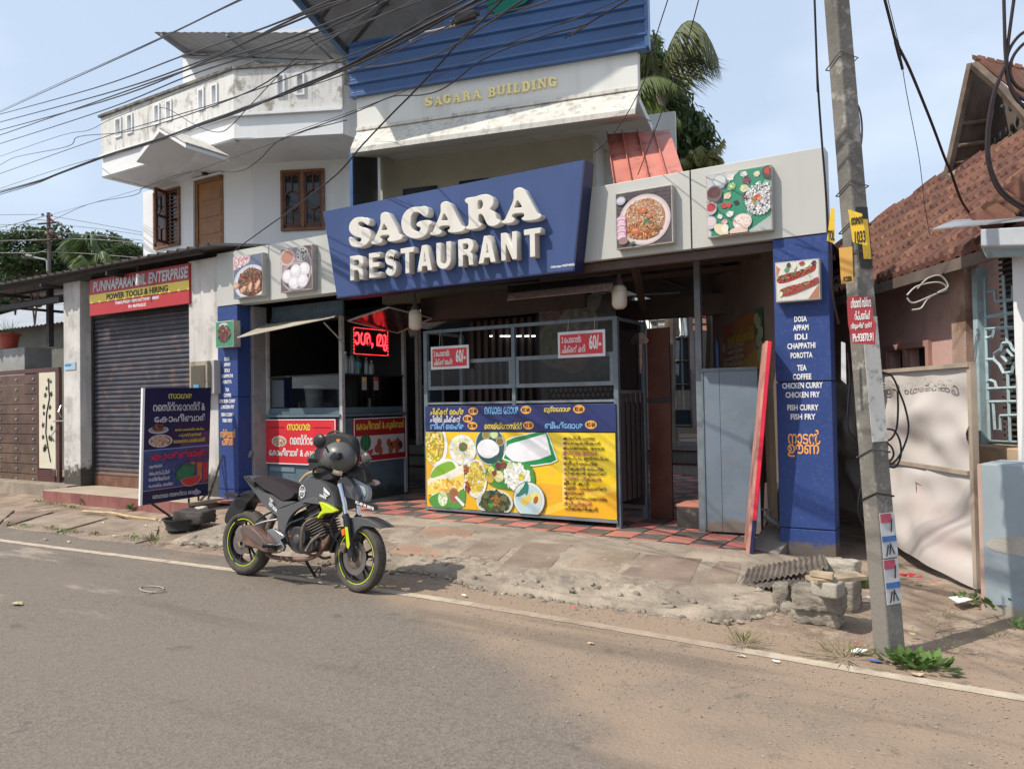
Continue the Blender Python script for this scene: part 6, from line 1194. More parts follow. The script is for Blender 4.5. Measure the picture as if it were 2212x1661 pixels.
# ---------------------------------------------------------------- old tiled house on the right
FH = Frame((-.03, 7.16, 0), -58.6)
oh = thing('old_house', 'old pink walled house with a mangalore tile roof at the right edge', 'house', tuple(FH.w(-1, 1, 0)))
mb = MB(FH); openings(mb, -7, -.72, 0, 3.0, .5, .75, [(-2.36, -2.03, 1.6, 2.13), (-1.97, -1.56, 1.6, 2.13)]); mb.build('wall', PINKW, oh)
mb = MB(FH); mb.box(-2.42, -1.5, .46, .5, 2.13, 2.19); mb.box(-2.03, -1.97, .47, .52, 1.5, 2.13); mb.box(-2.42, -2.36, .46, .5, 1.5, 2.13); mb.box(-1.56, -1.5, .46, .5, 1.5, 2.13); mb.build('window_frame', mat('pink wood', (.42, .24, .20), .7), oh)
mb = MB(FH); mb.box(-2.5, -1.4, .62, .66, 1.5, 2.2); mb.build('window_glass', GLD, oh)
mb = MB(FH); mb.box(-.98, -.76, .40, .75, 1.0, 3.0); mb.build('corner_pier', mat('cracked plaster', (.42, .29, .23), .9, var=.2, spot=((.20, .11, .07), .8, 4), bump=.5), oh)
mb = MB(FH); mb.box(-.56, .4, .62, .72, 1.0, 2.9); mb.build('shutter_backing', mat('dark louvre', (.045, .045, .04), .7), oh)
mb = MB(FH)
for k in range(34): z = 1.22 + k * .048; mb.box(-.56, .1, .585, .615, z, z + .022)
mb.build('louvres', mat('louvre slat', (.10, .10, .09), .6), oh, kind='stuff')
GRL = mat('pale blue grille', (.34, .44, .47), .6, var=.1, spot=((.25, .2, .16), .4, 12))
def grl(pts, w_=.016, y=.47, close=False):
 P_ = [FH.hit(*zg(*p), y=y) for p in pts]
 if close: P_.append(P_[0])
 mb = MB(FH); mb.tube([(x, y, z) for x, z in P_], w_, 4); mb.build('grille_bar', GRL, oh)
zg = Z(3400, 850, 1.4445)
for p in ([(418, 280), (450, 1168)], [(522, 265), (545, 630)], [(548, 795), (563, 1168)], [(400, 555), (600, 545)], [(430, 490), (595, 465)], [(405, 722), (475, 720)], [(425, 880), (620, 872)], [(450, 950), (620, 948)], [(455, 1165), (625, 1172)], [(470, 955), (480, 1100), (510, 1098), (508, 1025), (612, 1022), (618, 1100)], [(440, 350), (475, 345), (482, 405), (575, 395), (575, 320)], [(415, 555), (420, 590), (440, 605), (465, 595), (475, 560)], [(430, 875), (432, 845), (455, 832), (480, 842), (488, 872)], [(520, 632), (560, 630)], [(520, 632), (510, 665), (475, 690), (475, 722), (505, 750), (528, 795)], [(560, 630), (575, 665), (606, 690)], [(528, 795), (570, 790)], [(570, 790), (580, 750), (606, 725)]): grl(p)
grl([(515, 700), (545, 668), (575, 702), (548, 735)], close=True)
mb = MB(FH); mb.box(FH.hit(2102, 700, .4)[0], FH.hit(2112, 700, .4)[0], .40, .5, 1.15, 2.75); mb.build('window_jamb', GRL, oh)
mb = MB(FH); mb.box(-.62, .35, .3, .62, .8, 1.2); mb.build('sill_block', mat('sill plaster', (.50, .37, .25), .9, var=.15, bump=.4), oh, bevel=.01)
mb = MB(FH); mb.box(FH.hit(2189, 700, .25)[0], .9, .25, .45, 1.1, 3.0); mb.build('white_pier', WHITEW, oh, bevel=.01)
# roof of separate tiles
RT = mat('clay roof tile', (.14, .062, .042), .8, var=.25, vs=3, rnd=.22, bump=.4, bs=50, spot=((.09, .055, .045), .55, 4.5), streak=((.42, .22, .15), .3, 7))
hr = thing('tiled_roof', 'sloping red mangalore tile roof of the old house seen past the pole', 'roof', tuple(FH.w(-1, .5, 3)))
Ri = FH.M; dy, wd_ = .165, .232
def tile_mesh():
 mb = MB(); pr = [(0, 0), (.03, .04), (.06, .004), (.105, .0), (.125, .048), (.165, .05), (.188, .004), (.232, .0)]
 vs = []
 for x, h in pr: vs += [(x, 0, h + .052), (x, .215, h + .215)]
 for x, h in pr: vs += [(x, .01, h * .4 + .0)]
 n = len(pr); fs = [(2 * i, 2 * i + 2, 2 * i + 3, 2 * i + 1) for i in range(n - 1)] + [(2 * i, 2 * n + i, 2 * n + i + 1, 2 * i + 2) for i in range(n - 1)]
 mb.add(vs, fs); return mb.build('roof_tile', RT, None)
t0 = tile_mesh(); t0.parent = hr; base_inv = wmat(hr).inverted(); cnt = 0; rgt = random.Random(6)
for j in range(9):
 y = .10 + j * dy; z = 2.83 + (y - .12)
 xl_ = -5.6 + max(0, (y - .95)) * 4.55
 x = .42
 while x > xl_:
  x -= wd_
  if y > 1.38 and x > -.2: continue
  M_ = base_inv @ Ri @ Matrix.Translation(Vector((x, y, z - .012))) @ Matrix.Rotation(rad(rgt.uniform(-1.2, 1.2)), 4, 'Y')
  if cnt == 0: t0.matrix_basis = M_
  else: copy_piece(t0, parent=hr, M=M_)
  cnt += 1
print('tiles', cnt)
mb = MB(FH); mb.add([(-6, .12, 2.80), (.5, .12, 2.80), (.5, 1.7, 4.36), (-2.6, 1.7, 4.36), (-5.6, 1.0, 3.68)], [(0, 1, 2, 3, 4)]); mb.build('roof_deck', DARKM, oh)
mb = MB(FH); mb.box(-6, .5, .10, .13, 2.70, 2.80); mb.build('eave_board', mat('old eave timber', (.13, .10, .085), .85, var=.3), oh)
# gablet on top
OLDT = mat('weathered timber', (.14, .105, .08), .85, var=.3, vs=5, bump=.4); DKT = mat('dark loft boards', (.075, .05, .038), .8, var=.35, vs=5)
gq = thing('roof_gablet', 'open timber gablet with dark boards and small cut vents above the tiled roof', 'gable', tuple(at_depth(2103, 131, 8.9)))
A0, A1, A2_, A3_ = at_depth(2042, 385, 8.9), at_depth(2054, 371, 8.9), at_depth(2104, 133, 8.6), at_depth(2230, 205, 8.0)
mb = MB(); mb.tube([at_depth(2046, 380, 8.85), at_depth(2098, 138, 8.6)], .045, 4); mb.build('barge_board', OLDT, gq)
mb = MB(); mb.tube([at_depth(2103, 140, 8.55), at_depth(2165, 195, 8.3), at_depth(2225, 265, 8.0)], .05, 4); mb.build('barge_board', OLDT, gq)
g0, g1 = at_depth(2124, 338, 9.1), at_depth(2158, 178, 8.9)
mb = MB(); mb.add([at_depth(2052, 372, 8.95), at_depth(2102, 140, 8.7), at_depth(2160, 178, 9.0), at_depth(2124, 340, 9.2)], [(0, 1, 2, 3)]); mb.build('soffit_boards', DKT, gq)
for v0, v1, u0, u1 in ((355, 345, 2062, 2124), (315, 309, 2072, 2132), (268, 263, 2080, 2140), (218, 214, 2090, 2150)):
 mb = MB(); mb.tube([at_depth(u0, v0, 8.85), at_depth(u1, v1 - 3, 9.05)], .022, 4); mb.build('batten', OLDT, gq)
mb = MB(); mb.add([at_depth(2120, 345, 9.25), at_depth(2158, 176, 9.0), at_depth(2235, 250, 8.6), at_depth(2250, 300, 8.6)], [(0, 1, 2, 3)]); mb.build('gable_wall', mat('gable plaster', (.12, .095, .08), .85, var=.25), gq)
for k in range(7):
 u = 2136 + k * 12.5; v = 312 - k * 9.0; mb = MB(); c = at_depth(u, v, 8.95 - k * .03); mb.ball(c, (.022, .02, .055), 6, 4); mb.build('vent_hole', BLACKP, gq)
for k in range(3):
 u = 2165 + k * 18; v = 236 - k * 2 + (k == 1) * -3; mb = MB(); c = at_depth(u, v, 8.75); mb.ball(c, (.03, .02, .06), 5, 4); mb.build('vent_hole', BLACKP, gq)
mb = MB(); mb.slab([at_depth(2100, 128, 8.6), at_depth(2230, 160, 8.3), at_depth(2240, 235, 8.0), at_depth(2116, 134, 8.5)], (0, 0, 1), .05); mb.build('roof_slope', RT, gq)
for k in range(6):
 p = at_depth(2108 + k * 20, 130 + k * 4.5, 8.55 - k * .04); q_ = at_depth(2124 + k * 20, 134 + k * 4.5, 8.52 - k * .04); mb = MB(); mb.tube([p, q_], .055, 6); mb.build('ridge_tile', RT, gq)
mb = MB(); mb.tube([at_depth(2048, 385, 8.8), at_depth(2124, 345, 8.9), at_depth(2230, 285, 8.4)], .05, 5); mb.build('lime_fillet', mat('lime fillet', (.34, .27, .21), .9, var=.3), gq)
# small ridge of tiles and the pvc gutter on the right
t = thing('pvc_gutter', 'short pale grey rain gutter end at the right edge under the roof', 'gutter', tuple(at(2118, 510, Y=6.9)))
g0, g1 = at(2118, 512, Y=6.7), at(2225, 508, Y=6.3); mb = MB(); dv_ = g1 - g0; mb.slab([g0 + Vector((0, 0, .06)), g0 + Vector((0, 0, -.07)), g0 + Vector((.02, .16, -.08)), g0 + Vector((.04, .2, .05))], dv_.normalized(), dv_.length * 1.6); mb.build('channel', mat('pale pvc', (.42, .45, .48), .35), t, bevel=.01)
mb = MB(); mb.slab([at(2014, 497, Y=7.2), at(2110, 488, Y=6.75), at(2230, 476, Y=6.4), at(2200, 470, Y=7.2), at(2060, 478, Y=7.4)], (0, 0, 1), .01); mb.build('loose_sheet', mat('bent zinc sheet', (.36, .37, .37), .4, .5), t)
mb = MB(); mb.slab([at(2118, 530, Y=6.78), at(2230, 528, Y=6.4), at(2230, 552, Y=6.4), at(2130, 556, Y=6.78)], (.1, .5, 0), .1); mb.build('fascia_board', mat('blue timber', (.25, .32, .33), .7, spot=((.2, .16, .13), .6, 8)), t)
t = thing('small_hip', 'row of big clay ridge tiles on the small front hip at the right edge', 'roof', tuple(at(2150, 440, Y=6.9)))
for k in range(5):
 mb = MB(); a = at(2092 + k * 25, 470 - k * 20, Y=7.3 - k * .06); b = at(2122 + k * 25, 462 - k * 22, Y=7.2 - k * .06); mb.slab([a, b, b + Vector((.14, -.14, -.17)), a + Vector((.12, -.1, -.17))], (0, 0, 1), .035); mb.build('ridge_tile', RT, t, bevel=.01)
# banner screen
SCRM = bpy.data.materials.new('sagging white flex');
SCRM = mat('sagging white flex', (.50, .46, .43), .6, var=.05, vs=1.2, spot=((.60, .48, .45), .5, 1.3))
bs_ = thing('flex_screen', 'large sagging white flex sheet on battens between blue pillar and grey wall', 'screen', tuple(FH.w(-1.3, 0, .1)))
mb = MB(FH); nx, nz2 = 60, 46; vs = []
for j in range(nz2 + 1):
 for i in range(nx + 1):
  x = -2.72 + 2.72 * i / nx; t_ = j / nz2; zb_x = .36 - .28 * (i / nx) ** 1.3; z = zb_x + (1.87 - zb_x) * t_
  up_ = z > .98
  s = math.sin(math.pi * ((z - .98) / .89 if up_ else min(1, max(0, (z - zb_x) / (.98 - zb_x + .01)))))
  y = -.02 - .05 * s * math.sin(math.pi * (i / nx)) + .022 * math.sin((x * 3 + z * 4.2)) * s + .06 * nz_(x * 1.4 + z, z * 1.9 - x * .8, 1.9) * (.4 + s) + (.09 * (1 - t_) ** 2 if not up_ else 0) * math.sin(x * 2)
  vs.append((x, y, z))
mb.add(vs, [(j * (nx + 1) + i, j * (nx + 1) + i + 1, (j + 1) * (nx + 1) + i + 1, (j + 1) * (nx + 1) + i) for j in range(nz2) for i in range(nx)]); mb.build('flex', SCRM, bs_, smooth=True)
BATN = mat('grey batten', (.33, .27, .21), .85, var=.25)
for a, b in (((-2.75, 1.86), (.03, 1.88)), ((-2.75, .99), (-.02, .97))):
 mb = MB(FH); mb.box(a[0], b[0], -.065, -.03, a[1], a[1] + .035); mb.build('rail', BATN, bs_)
mb = MB(FH); mb.box(-.01, .04, -.05, .0, .1, 1.9); mb.build('upright', BATN, bs_)
mb = MB(FH); mb.box(-1.6, .05, -.12, -.06, .03, .07); mb.build('foot_batten', BATN, bs_)
GHO = mat('ghost lettering', (.475, .44, .41), .6); FHm = Frame(); FHm.M = FH.M @ Matrix.Rotation(math.pi, 4, 'Z')
text('േകാട്ടയം ജില്ലാ കമ്മറ്റി', FHm, .15, 1.80, 2.3, .10, GHO, bs_, y=.075, bold=.01)
mb = MB(); rr = random.Random(5); pth = [at(1835 + k * 22, 1226 + k * 5 + rr.uniform(-4, 6), Y=7.9 - k * .07) for k in range(9)]; mb.tube(pth, .05, 7); t = thing('red_plastic', 'crumpled red plastic sheet along the foot of the flex screen', 'plastic sheet', tuple(pth[4])); mb2 = MB()
for k in range(60): p = rr.choice(pth) + Vector((rr.uniform(-.15, .15), rr.uniform(-.12, .12), rr.uniform(-.04, .05))); q_ = [p + Vector((rr.uniform(-.1, .1), rr.uniform(-.06, .06), rr.uniform(-.04, .05))) for _ in range(3)]; mb2.add(q_, [(0, 1, 2)])
mb2.build('folds', mat('red film', (.42, .02, .035), .3, var=.3), t)
# grey blue compound wall at the edge
t = thing('compound_wall', 'low grey blue rendered wall at the right edge with a repaired crack', 'wall', (.02, 6.64, 0)); Fc = Frame((.0, 6.64, 0), -16)
mb = MB(Fc); mb.box(.0, 2.2, 0, .45, -.05, 1.13); mb.build('render', mat('grey blue render', (.27, .32, .35), .8, var=.1, vs=2, spot=((.20, .23, .24), .6, 2.5), low=((.3, .27, .22), .0, .25)), t, bevel=.012)
mb = MB(Fc); mb.box(-.03, .0, .02, .42, .0, 1.12); mb.build('pink_end', mat('pink end', (.45, .31, .26), .85), t)
mb = MB(Fc); c3 = catmull([(.05, .58), (.3, .62), (.7, .55), (1.4, .60), (1.4, .48), (.8, .43), (.4, .47), (.06, .50)], 3); mb.prism(c3, -.004, 0); mb.build('cement_patch', mat('cement patch', (.36, .34, .30), .9, var=.2, bump=.5), t)
# ---------------------------------------------------------------- utility pole
PM = mat('weathered concrete pole', (.16, .15, .132), .85, var=.2, vs=3, bump=.5, bs=30, streak=((.05, .045, .04), .8, 9), spot=((.42, .40, .36), .65, 9), low=((.20, .185, .16), .0, 2.2))
base = Vector((-.525, 5.42, -.02)); top_p = Vector((-.80, 5.42, 5.6))
pole = thing('utility_pole', 'leaning square concrete utility pole with tin notices and loose cable loops', 'pole', tuple(base))
mb = MB(); ax = (top_p - base).normalized(); e1 = Vector((math.cos(rad(-42)), math.sin(rad(-42)), 0)); e2 = ax.cross(e1).normalized(); e1 = e2.cross(ax)
vs = []
for t_, h in ((0, .067), (1, .054)):
 p = base.lerp(top_p, t_)
 for sx, sy in ((-1, -1), (1, -1), (1, 1), (-1, 1)): vs.append(p + e1 * sx * h + e2 * sy * h)
mb.add(vs, [(0, 1, 5, 4), (1, 2, 6, 5), (2, 3, 7, 6), (3, 0, 4, 7), (4, 5, 6, 7)]); mb.build('shaft', PM, pole, bevel=.012)
def onpole(z): t_ = (z - base.z) / (top_p.z - base.z); return base.lerp(top_p, t_)
h_ = .063
def face_plate(z0, z1, s0, s1, side, mt_, nm, off=.004, par=pole):      # side 0: left face, 1: right face
 mb = MB(); a, b = onpole(z0), onpole(z1); u_, n_ = (e1, -e2) if side == 0 else (e2, e1)
 q_ = [a + u_ * (s0 * h_) + n_ * (h_ + off), a + u_ * (s1 * h_) + n_ * (h_ + off), b + u_ * (s1 * h_) + n_ * (h_ + off - .004), b + u_ * (s0 * h_) + n_ * (h_ + off - .004)]
 mb.slab(q_, n_, .003); return mb.build(nm, mt_, par)
face_plate(1.35, 2.15, -1, .9, 1, mat('flaked white paint', (.62, .61, .57), .8, spot=((.22, .20, .18), .7, 12)), 'white_paint_patch')
PST = mat('poster paper', (.55, .56, .57), .6, spot=((.35, .33, .3), .4, 20))
for k, z0 in enumerate((.33, .62)):
 t = thing('kung_fu_poster', ('lower' if k == 0 else 'upper') + ' of two small red and blue martial arts posters pasted low on the pole', 'poster', tuple(onpole(z0)), 'posters pasted on the utility pole')
 face_plate(z0, z0 + .28, -.85, .95, 1, PST, 'sheet', .008, t); face_plate(z0 + .22, z0 + .275, -.8, .5, 1, mat('poster red', (.40, .07, .11), .6), 'red_heading', .012, t); face_plate(z0 + .10, z0 + .135, -.8, .9, 1, mat('poster blue', (.05, .13, .32), .6), 'blue_band', .012, t); face_plate(z0 + .01, z0 + .075, -.5, .7, 1, mat('poster figure', (.06, .06, .07), .6), 'figures', .012, t) if False else None
 mb = MB(); u_, n_ = e2, e1
 for s0, s1, za_, zb2_ in ((-.5, -.2, .01, .08), (-.1, .1, .02, .09), (.1, .5, .08, .02), (.3, .45, .16, .24)):
  a = onpole(z0 + za_) + u_ * (s0 * h_) + n_ * (h_ + .016); b = onpole(z0 + zb2_) + u_ * (s1 * h_) + n_ * (h_ + .016); mb.tube([a, b], .0035, 4)
 mb.build('kicking_figures', BLACKP, t, kind='stuff')
 FPst = Frame();
def plate_at(pts, Y, mt_, label, cat='notice', lines=(), nm='tin_notice', dyr=0.):
 w_ = [at(u, v, Y=Y + dyr * i_) for i_, (u, v) in enumerate(pts)]; w_ = [at(u, v, Y=Y) for u, v in pts]
 t = thing(nm, label, cat, tuple(w_[0])); mb = MB(); mb.slab(w_, (0, 1, 0), .004); mb.build('plate', mt_, t)
 F = Frame((0, Y, 0))
 for s, u, v, u1, v1, m_ in lines:
  a = F.hit(u, v); b = F.hit(u1, v1); text(s, F, a[0], a[1], b[0] - a[0], a[1] - b[1], m_, t, y=-.002, d=.002, bold=.02, shear=0)
 return t
YT = mat('yellow tin', (.72, .47, .03), .5, spot=((.4, .25, .05), .4, 15)); OT = mat('orange tin', (.62, .33, .07), .5, var=.15)
plate_at([(1795, 448), (1803, 452), (1803, 526), (1786, 520)], 5.22, YT, 'narrow yellow notice on the left side of the pole', lines=[('TOL', 1788, 498, 1803, 520, BLACKP)])
plate_at([(1832, 453), (1862, 462), (1874, 531), (1842, 523)], 5.22, YT, 'curled yellow notice with black writing on the right side of the pole', lines=[('ഗാരേജ്', 1838, 464, 1866, 484, BLACKP), ('1033', 1846, 500, 1870, 524, BLACKP)])
plate_at([(1812, 536), (1841, 533), (1843, 610), (1817, 614)], 5.22, OT, 'orange printed notice wired to the front of the pole', lines=[('KSEB', 1822, 598, 1840, 607, BLACKP)])
t = thing('danger_plate', 'black and yellow round marked patch on the pole beside the orange notice', 'marking', tuple(onpole(3))); face_plate(2.46, 2.86, -.6, .8, 1, mat('black tar patch', (.03, .03, .028), .6), 'black_patch', .006, t); face_plate(2.52, 2.78, -.3, .6, 1, YT, 'yellow_patch', .012, t)
RT2 = mat('old red tin', (.34, .035, .045), .5, var=.1)
plate_at([(1829, 650), (1836, 640), (1882, 641), (1887, 690), (1893, 700), (1890, 745), (1840, 741), (1832, 700)], 5.18, RT2, 'bent red tin notice with white repair advert tied across the pole', lines=[('ഗ്യാസ് സ്റ്റൗ', 1838, 644, 1882, 663, WHITE), ('റിപ്പയറിംഗ്', 1846, 672, 1880, 690, WHITE), ('വീടുകളിൽ വന്ന്', 1838, 698, 1884, 711, WHITE), ('Ph:93870.91', 1842, 721, 1887, 737, WHITE)])
plate_at([(1817, 738), (1826, 741), (1828, 830), (1817, 820)], 5.25, PST, 'torn white paper strip on the left edge of the pole')
CAB = mat('black cable', (.018, .016, .017), .45); CABR = mat('brownish cable', (.028, .017, .017), .45); WIR = mat('thin grey wire', (.10, .10, .10), .5)
for z in (3.85, 3.0, 2.75, 2.55, 1.0, 1.28):
 mb = MB(); p = onpole(z); hh_ = .070; ring = [p + e1 * a_ * hh_ + e2 * b_ * hh_ + Vector((0, 0, c_)) for a_, b_, c_ in ((-1, -1, -.03), (1, -1, .03), (1, 1, .0), (-1, 1, -.03), (-1, -1, -.03))]; mb.tube(ring, .005, 4); mb.build('binding_wire', WIR if z > 1.1 else CAB, pole)
# ---------------------------------------------------------------- cables
def cable(pts, r_, mt_, label, group=None, cat='cable', name='cable', d=None, n=5, Ys=None):
 """pts on the print; Ys = depth planes at both ends (or per point)"""
 P_ = []
 N_ = len(pts)
 for i, (u, v) in enumerate(pts):
  if len(Ys) == N_: Y = Ys[i]
  else:
   t_ = (u - pts[0][0]) / ((pts[-1][0] - pts[0][0]) or 1); Y = 1 / ((1 - t_) / Ys[0] + t_ / Ys[1])
  P_.append(tuple(at_depth(u, v, Y)))
 out = lambda q: (q[0] < 0 or q[1] < 0) and not (group or '').startswith('coil')
 if out(pts[0]): a, b = Vector(P_[0]), Vector(P_[1]); P_.insert(0, tuple(a + (a - b).normalized() * 7))
 if out(pts[-1]): a, b = Vector(P_[-1]), Vector(P_[-2]); P_.append(tuple(a + (a - b).normalized() * 7))
 P_ = catmull(P_, n, False); mb = MB(); mb.tube(P_, r_ * .85, 5, cap=False); o = mb.build(name, mt_, None, smooth=True); tag(o, label, cat, group); return o
def c1(pts): return [z1(*p) for p in pts]
z2f = Z(1100, 0, 1.58)
G1 = 'overhead cables sweeping across the upper left'
DN, DF = 6.0, 22.
i_ = 0
for pts, r_, lab in (
 ([(-60, 740), (0, 715), (140, 650), (355, 552), (625, 430), (985, 265), (1385, 70), (1600, -30)], .008, 'topmost overhead cable, knotted to a thinner one'),
 ([(-60, 728), (0, 705), (350, 543), (620, 423), (1110, 200), (1600, -40)], .005, 'thin wire laced along the topmost overhead cable'),
 ([(-60, 745), (0, 728), (600, 562), (1180, 350), (1700, 172), (2203, -40), (2400, -120)], .011, 'straight overhead cable just below the laced pair'),
 ([(-60, 795), (0, 778), (660, 600), (1200, 420), (1750, 190), (2203, 5), (2400, -70)], .012, 'thick overhead cable crossing the grey sheet roof'),
 ([(-60, 845), (0, 828), (650, 648), (1200, 440), (1900, 105), (2230, -10), (2400, -80)], .012, 'overhead cable meeting another at the corrugated roof'),
 ([(-60, 875), (0, 860), (600, 652), (1250, 425), (1700, 290), (2203, 105), (2400, 20)], .012, 'overhead cable that merges with its neighbour at left'),
 ([(-60, 935), (0, 915), (650, 705), (1210, 480), (1800, 290), (2203, 130), (2500, -10)], .010, 'lowest of the straight parallel overhead cables'),
 ([(-60, 1010), (0, 995), (380, 865), (560, 830), (700, 762), (1010, 640), (1590, 402), (2203, 180), (2700, 0)], .006, 'thin sagging wire with a clip over the parapet'),
 ([(-60, 1075), (0, 1050), (100, 1000), (420, 935), (500, 870), (860, 830), (1500, 620), (1860, 415), (1945, 397)], .007, 'wavy wire with a loose end over the parapet'),
 ([(-60, 1125), (0, 1105), (480, 935), (820, 822), (1400, 650), (2203, 362), (3000, 50), (3150, -20)], .008, 'wire running in front of the parapet to the top of the picture'),
 ([(-60, 1245), (0, 1225), (230, 1160), (370, 1105), (650, 1000), (980, 900), (1270, 790), (1500, 710), (1830, 590), (2000, 520), (2203, 430), (2640, 200), (3080, -20)], .019, 'thickest twisted cable bundle across the white house'),
 ([(-60, 1235), (0, 1216), (240, 1150), (380, 1098), (660, 992), (990, 890), (1500, 722), (1840, 575), (2203, 420), (2700, 130), (3000, -20)], .011, 'second strand of the thick twisted bundle'),
 ([(-60, 1258), (0, 1238), (220, 1172), (365, 1112), (640, 1010), (1000, 885), (1260, 800), (1520, 700), (1800, 606), (2203, 440), (2600, 250), (3050, -10)], .011, 'third strand of the thick twisted bundle'),
 ([(-60, 1222), (0, 1200), (450, 1050), (1000, 905), (1550, 682), (2203, 470), (2700, 240), (3180, 0)], .006, 'thin wire hugging the thick bundle'),
 ([(1010, 685), (1080, 700), (1250, 800), (1390, 842), (1480, 790), (1600, 660), (1930, 330), (2203, 200), (2500, 20)], .008, 'slack loop of cable hanging below the parapet'),
 ([(340, 1398), (560, 1300), (850, 1242), (920, 1190), (1200, 1095), (1500, 1092), (1640, 1022), (1800, 880), (2203, 765)], .008, 'slack service cable passing the door lantern'),
 ([(340, 1362), (900, 1200), (1600, 960), (2203, 735)], .005, 'thin service wire above the slack service cable')):
 cable(c1(pts), r_, (CAB, CABR, CAB)[i_ % 3], lab, G1, Ys=((DF, DN) if i_ < 14 else (14, 9.5) if i_ == 14 else (23, 9.3))); i_ += 1
G2 = 'cables crossing the front of the cream building'
for pts, r_, lab, ys in (
 ([(-358, 1492), (-153, 1343), (-13, 1245), (250, 1040), (400, 870), (580, 680), (700, 560), (850, 400), (1000, 230), (1160, 80), (1260, -20)], .008, 'long cable dropping from the top across the gold letters to the fascia', (9.4, 4.6)),
 ([(290, 408), (500, 395), (800, 340), (1000, 240), (1230, 90), (1390, -20)], .009, 'curving cable across the blue cladding', (9.4, 4.6)),
 ([(-40, 812), (280, 700), (430, 640), (590, 573), (760, 565), (900, 520), (1100, 370), (1300, 275), (1500, 210), (1750, 140), (2000, -10)], .007, 'cable with a knot just above the gold letters', (9.6, 4.6)),
 ([(-40, 800), (590, 570), (1200, 290), (1700, 100), (1960, -10)], .004, 'thin straight wire across the blue cladding', (9.6, 4.6)),
 ([(0, 520), (330, 400), (900, 180), (1500, 10), (1560, -10)], .005, 'thin wire crossing the dark roof underside', (9.4, 4.6)),
 ([(0, 300), (340, 170), (600, 60), (760, -15)], .006, 'wire in front of the blue gutter', (9.2, 5.2)),
 ([(0, 350), (180, 260), (420, 90), (560, -10)], .006, 'steeper wire in front of the blue gutter', (9.2, 5.2))):
 cable([z2f(*p) for p in pts], r_, CAB, lab, G2, Ys=ys)
cable([(1446, -10), (1420, 70), (1405, 140), (1380, 200), (1345, 262), (1310, 308), (1283, 330)], .006, CAB, 'thin wire falling past the right corner of the cream building', Ys=(6.5, 9.5))
cable([(1512, -10), (1487, 85), (1455, 170), (1425, 255), (1400, 320), (1378, 378)], .006, CAB, 'thin wire falling across the palm leaves and red sheets', Ys=(6.5, 8.6))
t = thing('cable_joint', 'black cable joint box hanging on the wires before the blue cladding', 'cable joint', tuple(at_depth(*z2f(1015, 105), 7.3))); c = at_depth(*z2f(1015, 105), 7.3); mb = MB(); M = Matrix.Translation(c) @ Matrix.Rotation(rad(31), 4, 'Z') @ Matrix.Rotation(rad(-18), 4, 'Y'); mb.box(-.11, .11, -.04, .04, -.05, .03, M); mb.box(-.15, -.11, -.02, .02, -.03, .01, M); mb.box(.11, .15, -.02, .02, -.03, .01, M); mb.build('case', BLACKP, t, bevel=.012)
cable([z2f(*p) for p in [(690, 245), (760, 200), (850, 180), (1000, 140)]], .012, mat('grey sleeve', (.35, .33, .30), .6), 'pale sleeved cable end below the joint box', Ys=(7.8, 7.3))
GR = 'cables hanging at the right side'
cable([(1906, -20), (1932, 80), (1965, 150), (2010, 260), (2040, 340), (2054, 372), (2080, 440), (2118, 487)], .013, CABR, 'thick brown cable descending to the pvc gutter', GR, Ys=(5.6, 7.4))
cable([(1913, -20), (1940, 90), (1958, 200), (1985, 340), (1997, 440), (2010, 520), (2018, 592)], .004, WIR, 'thin wire descending in front of the tiled roof', GR, Ys=(5.8, 7.8))
cable([(1759, -20), (1765, 150), (1775, 300), (1783, 400), (1790, 520), (1800, 640), (1812, 700)], .009, CAB, 'black cable running down the left side of the pole', GR, Ys=(5.2, 5.4))
for k, (pts, lab) in enumerate((([(2168, -20), (2170, 60), (2172, 120), (2180, 180), (2215, 235), (2250, 240)], 'left cable feeding the coil in the upper right corner'), ([(2193, -20), (2182, 60), (2176, 115), (2176, 170), (2200, 220), (2240, 235)], 'right cable feeding the coil in the upper right corner'),
 ([(2240, 60), (2205, 75), (2180, 110), (2174, 150), (2190, 200), (2230, 225)], 'inner turn of the coil in the upper right corner'), ([(2240, 85), (2212, 95), (2188, 125), (2182, 160), (2200, 190), (2240, 205)], 'innermost turn of the coil in the upper right corner'), ([(2174, 140), (2150, 200), (2137, 280), (2138, 350), (2160, 405), (2200, 440), (2240, 455)], 'long brown loop drooping from the upper right coil'), ([(2170, 145), (2146, 205), (2133, 280), (2134, 350), (2156, 410), (2200, 447), (2240, 462)], 'outer brown loop drooping from the upper right coil'))):
 cable(pts, .010, CABR, lab, 'coil of brown cable in the upper right corner', Ys=(3.9, 3.9))
for k, (pts, lab) in enumerate((([(1836, 200), (1848, 225), (1856, 265), (1854, 310), (1842, 335)], 'outer loop of the cable coil behind the pole top'), ([(1834, 205), (1843, 235), (1849, 270), (1846, 305), (1838, 325)], 'inner loop of the cable coil behind the pole top'), ([(1838, 215), (1855, 232), (1862, 275), (1858, 320), (1842, 332)], 'widest loop of the cable coil behind the pole top'), ([(1836, 325), (1850, 345), (1846, 362), (1858, 375), (1855, 390), (1845, 393)], 'squiggle of cable below the coil on the pole'))):
 cable(pts, .008, CAB, lab, 'small cable coil on the pole', Ys=(5.45, 5.45))
zr_ = Z(3100, 1300, 1.277)
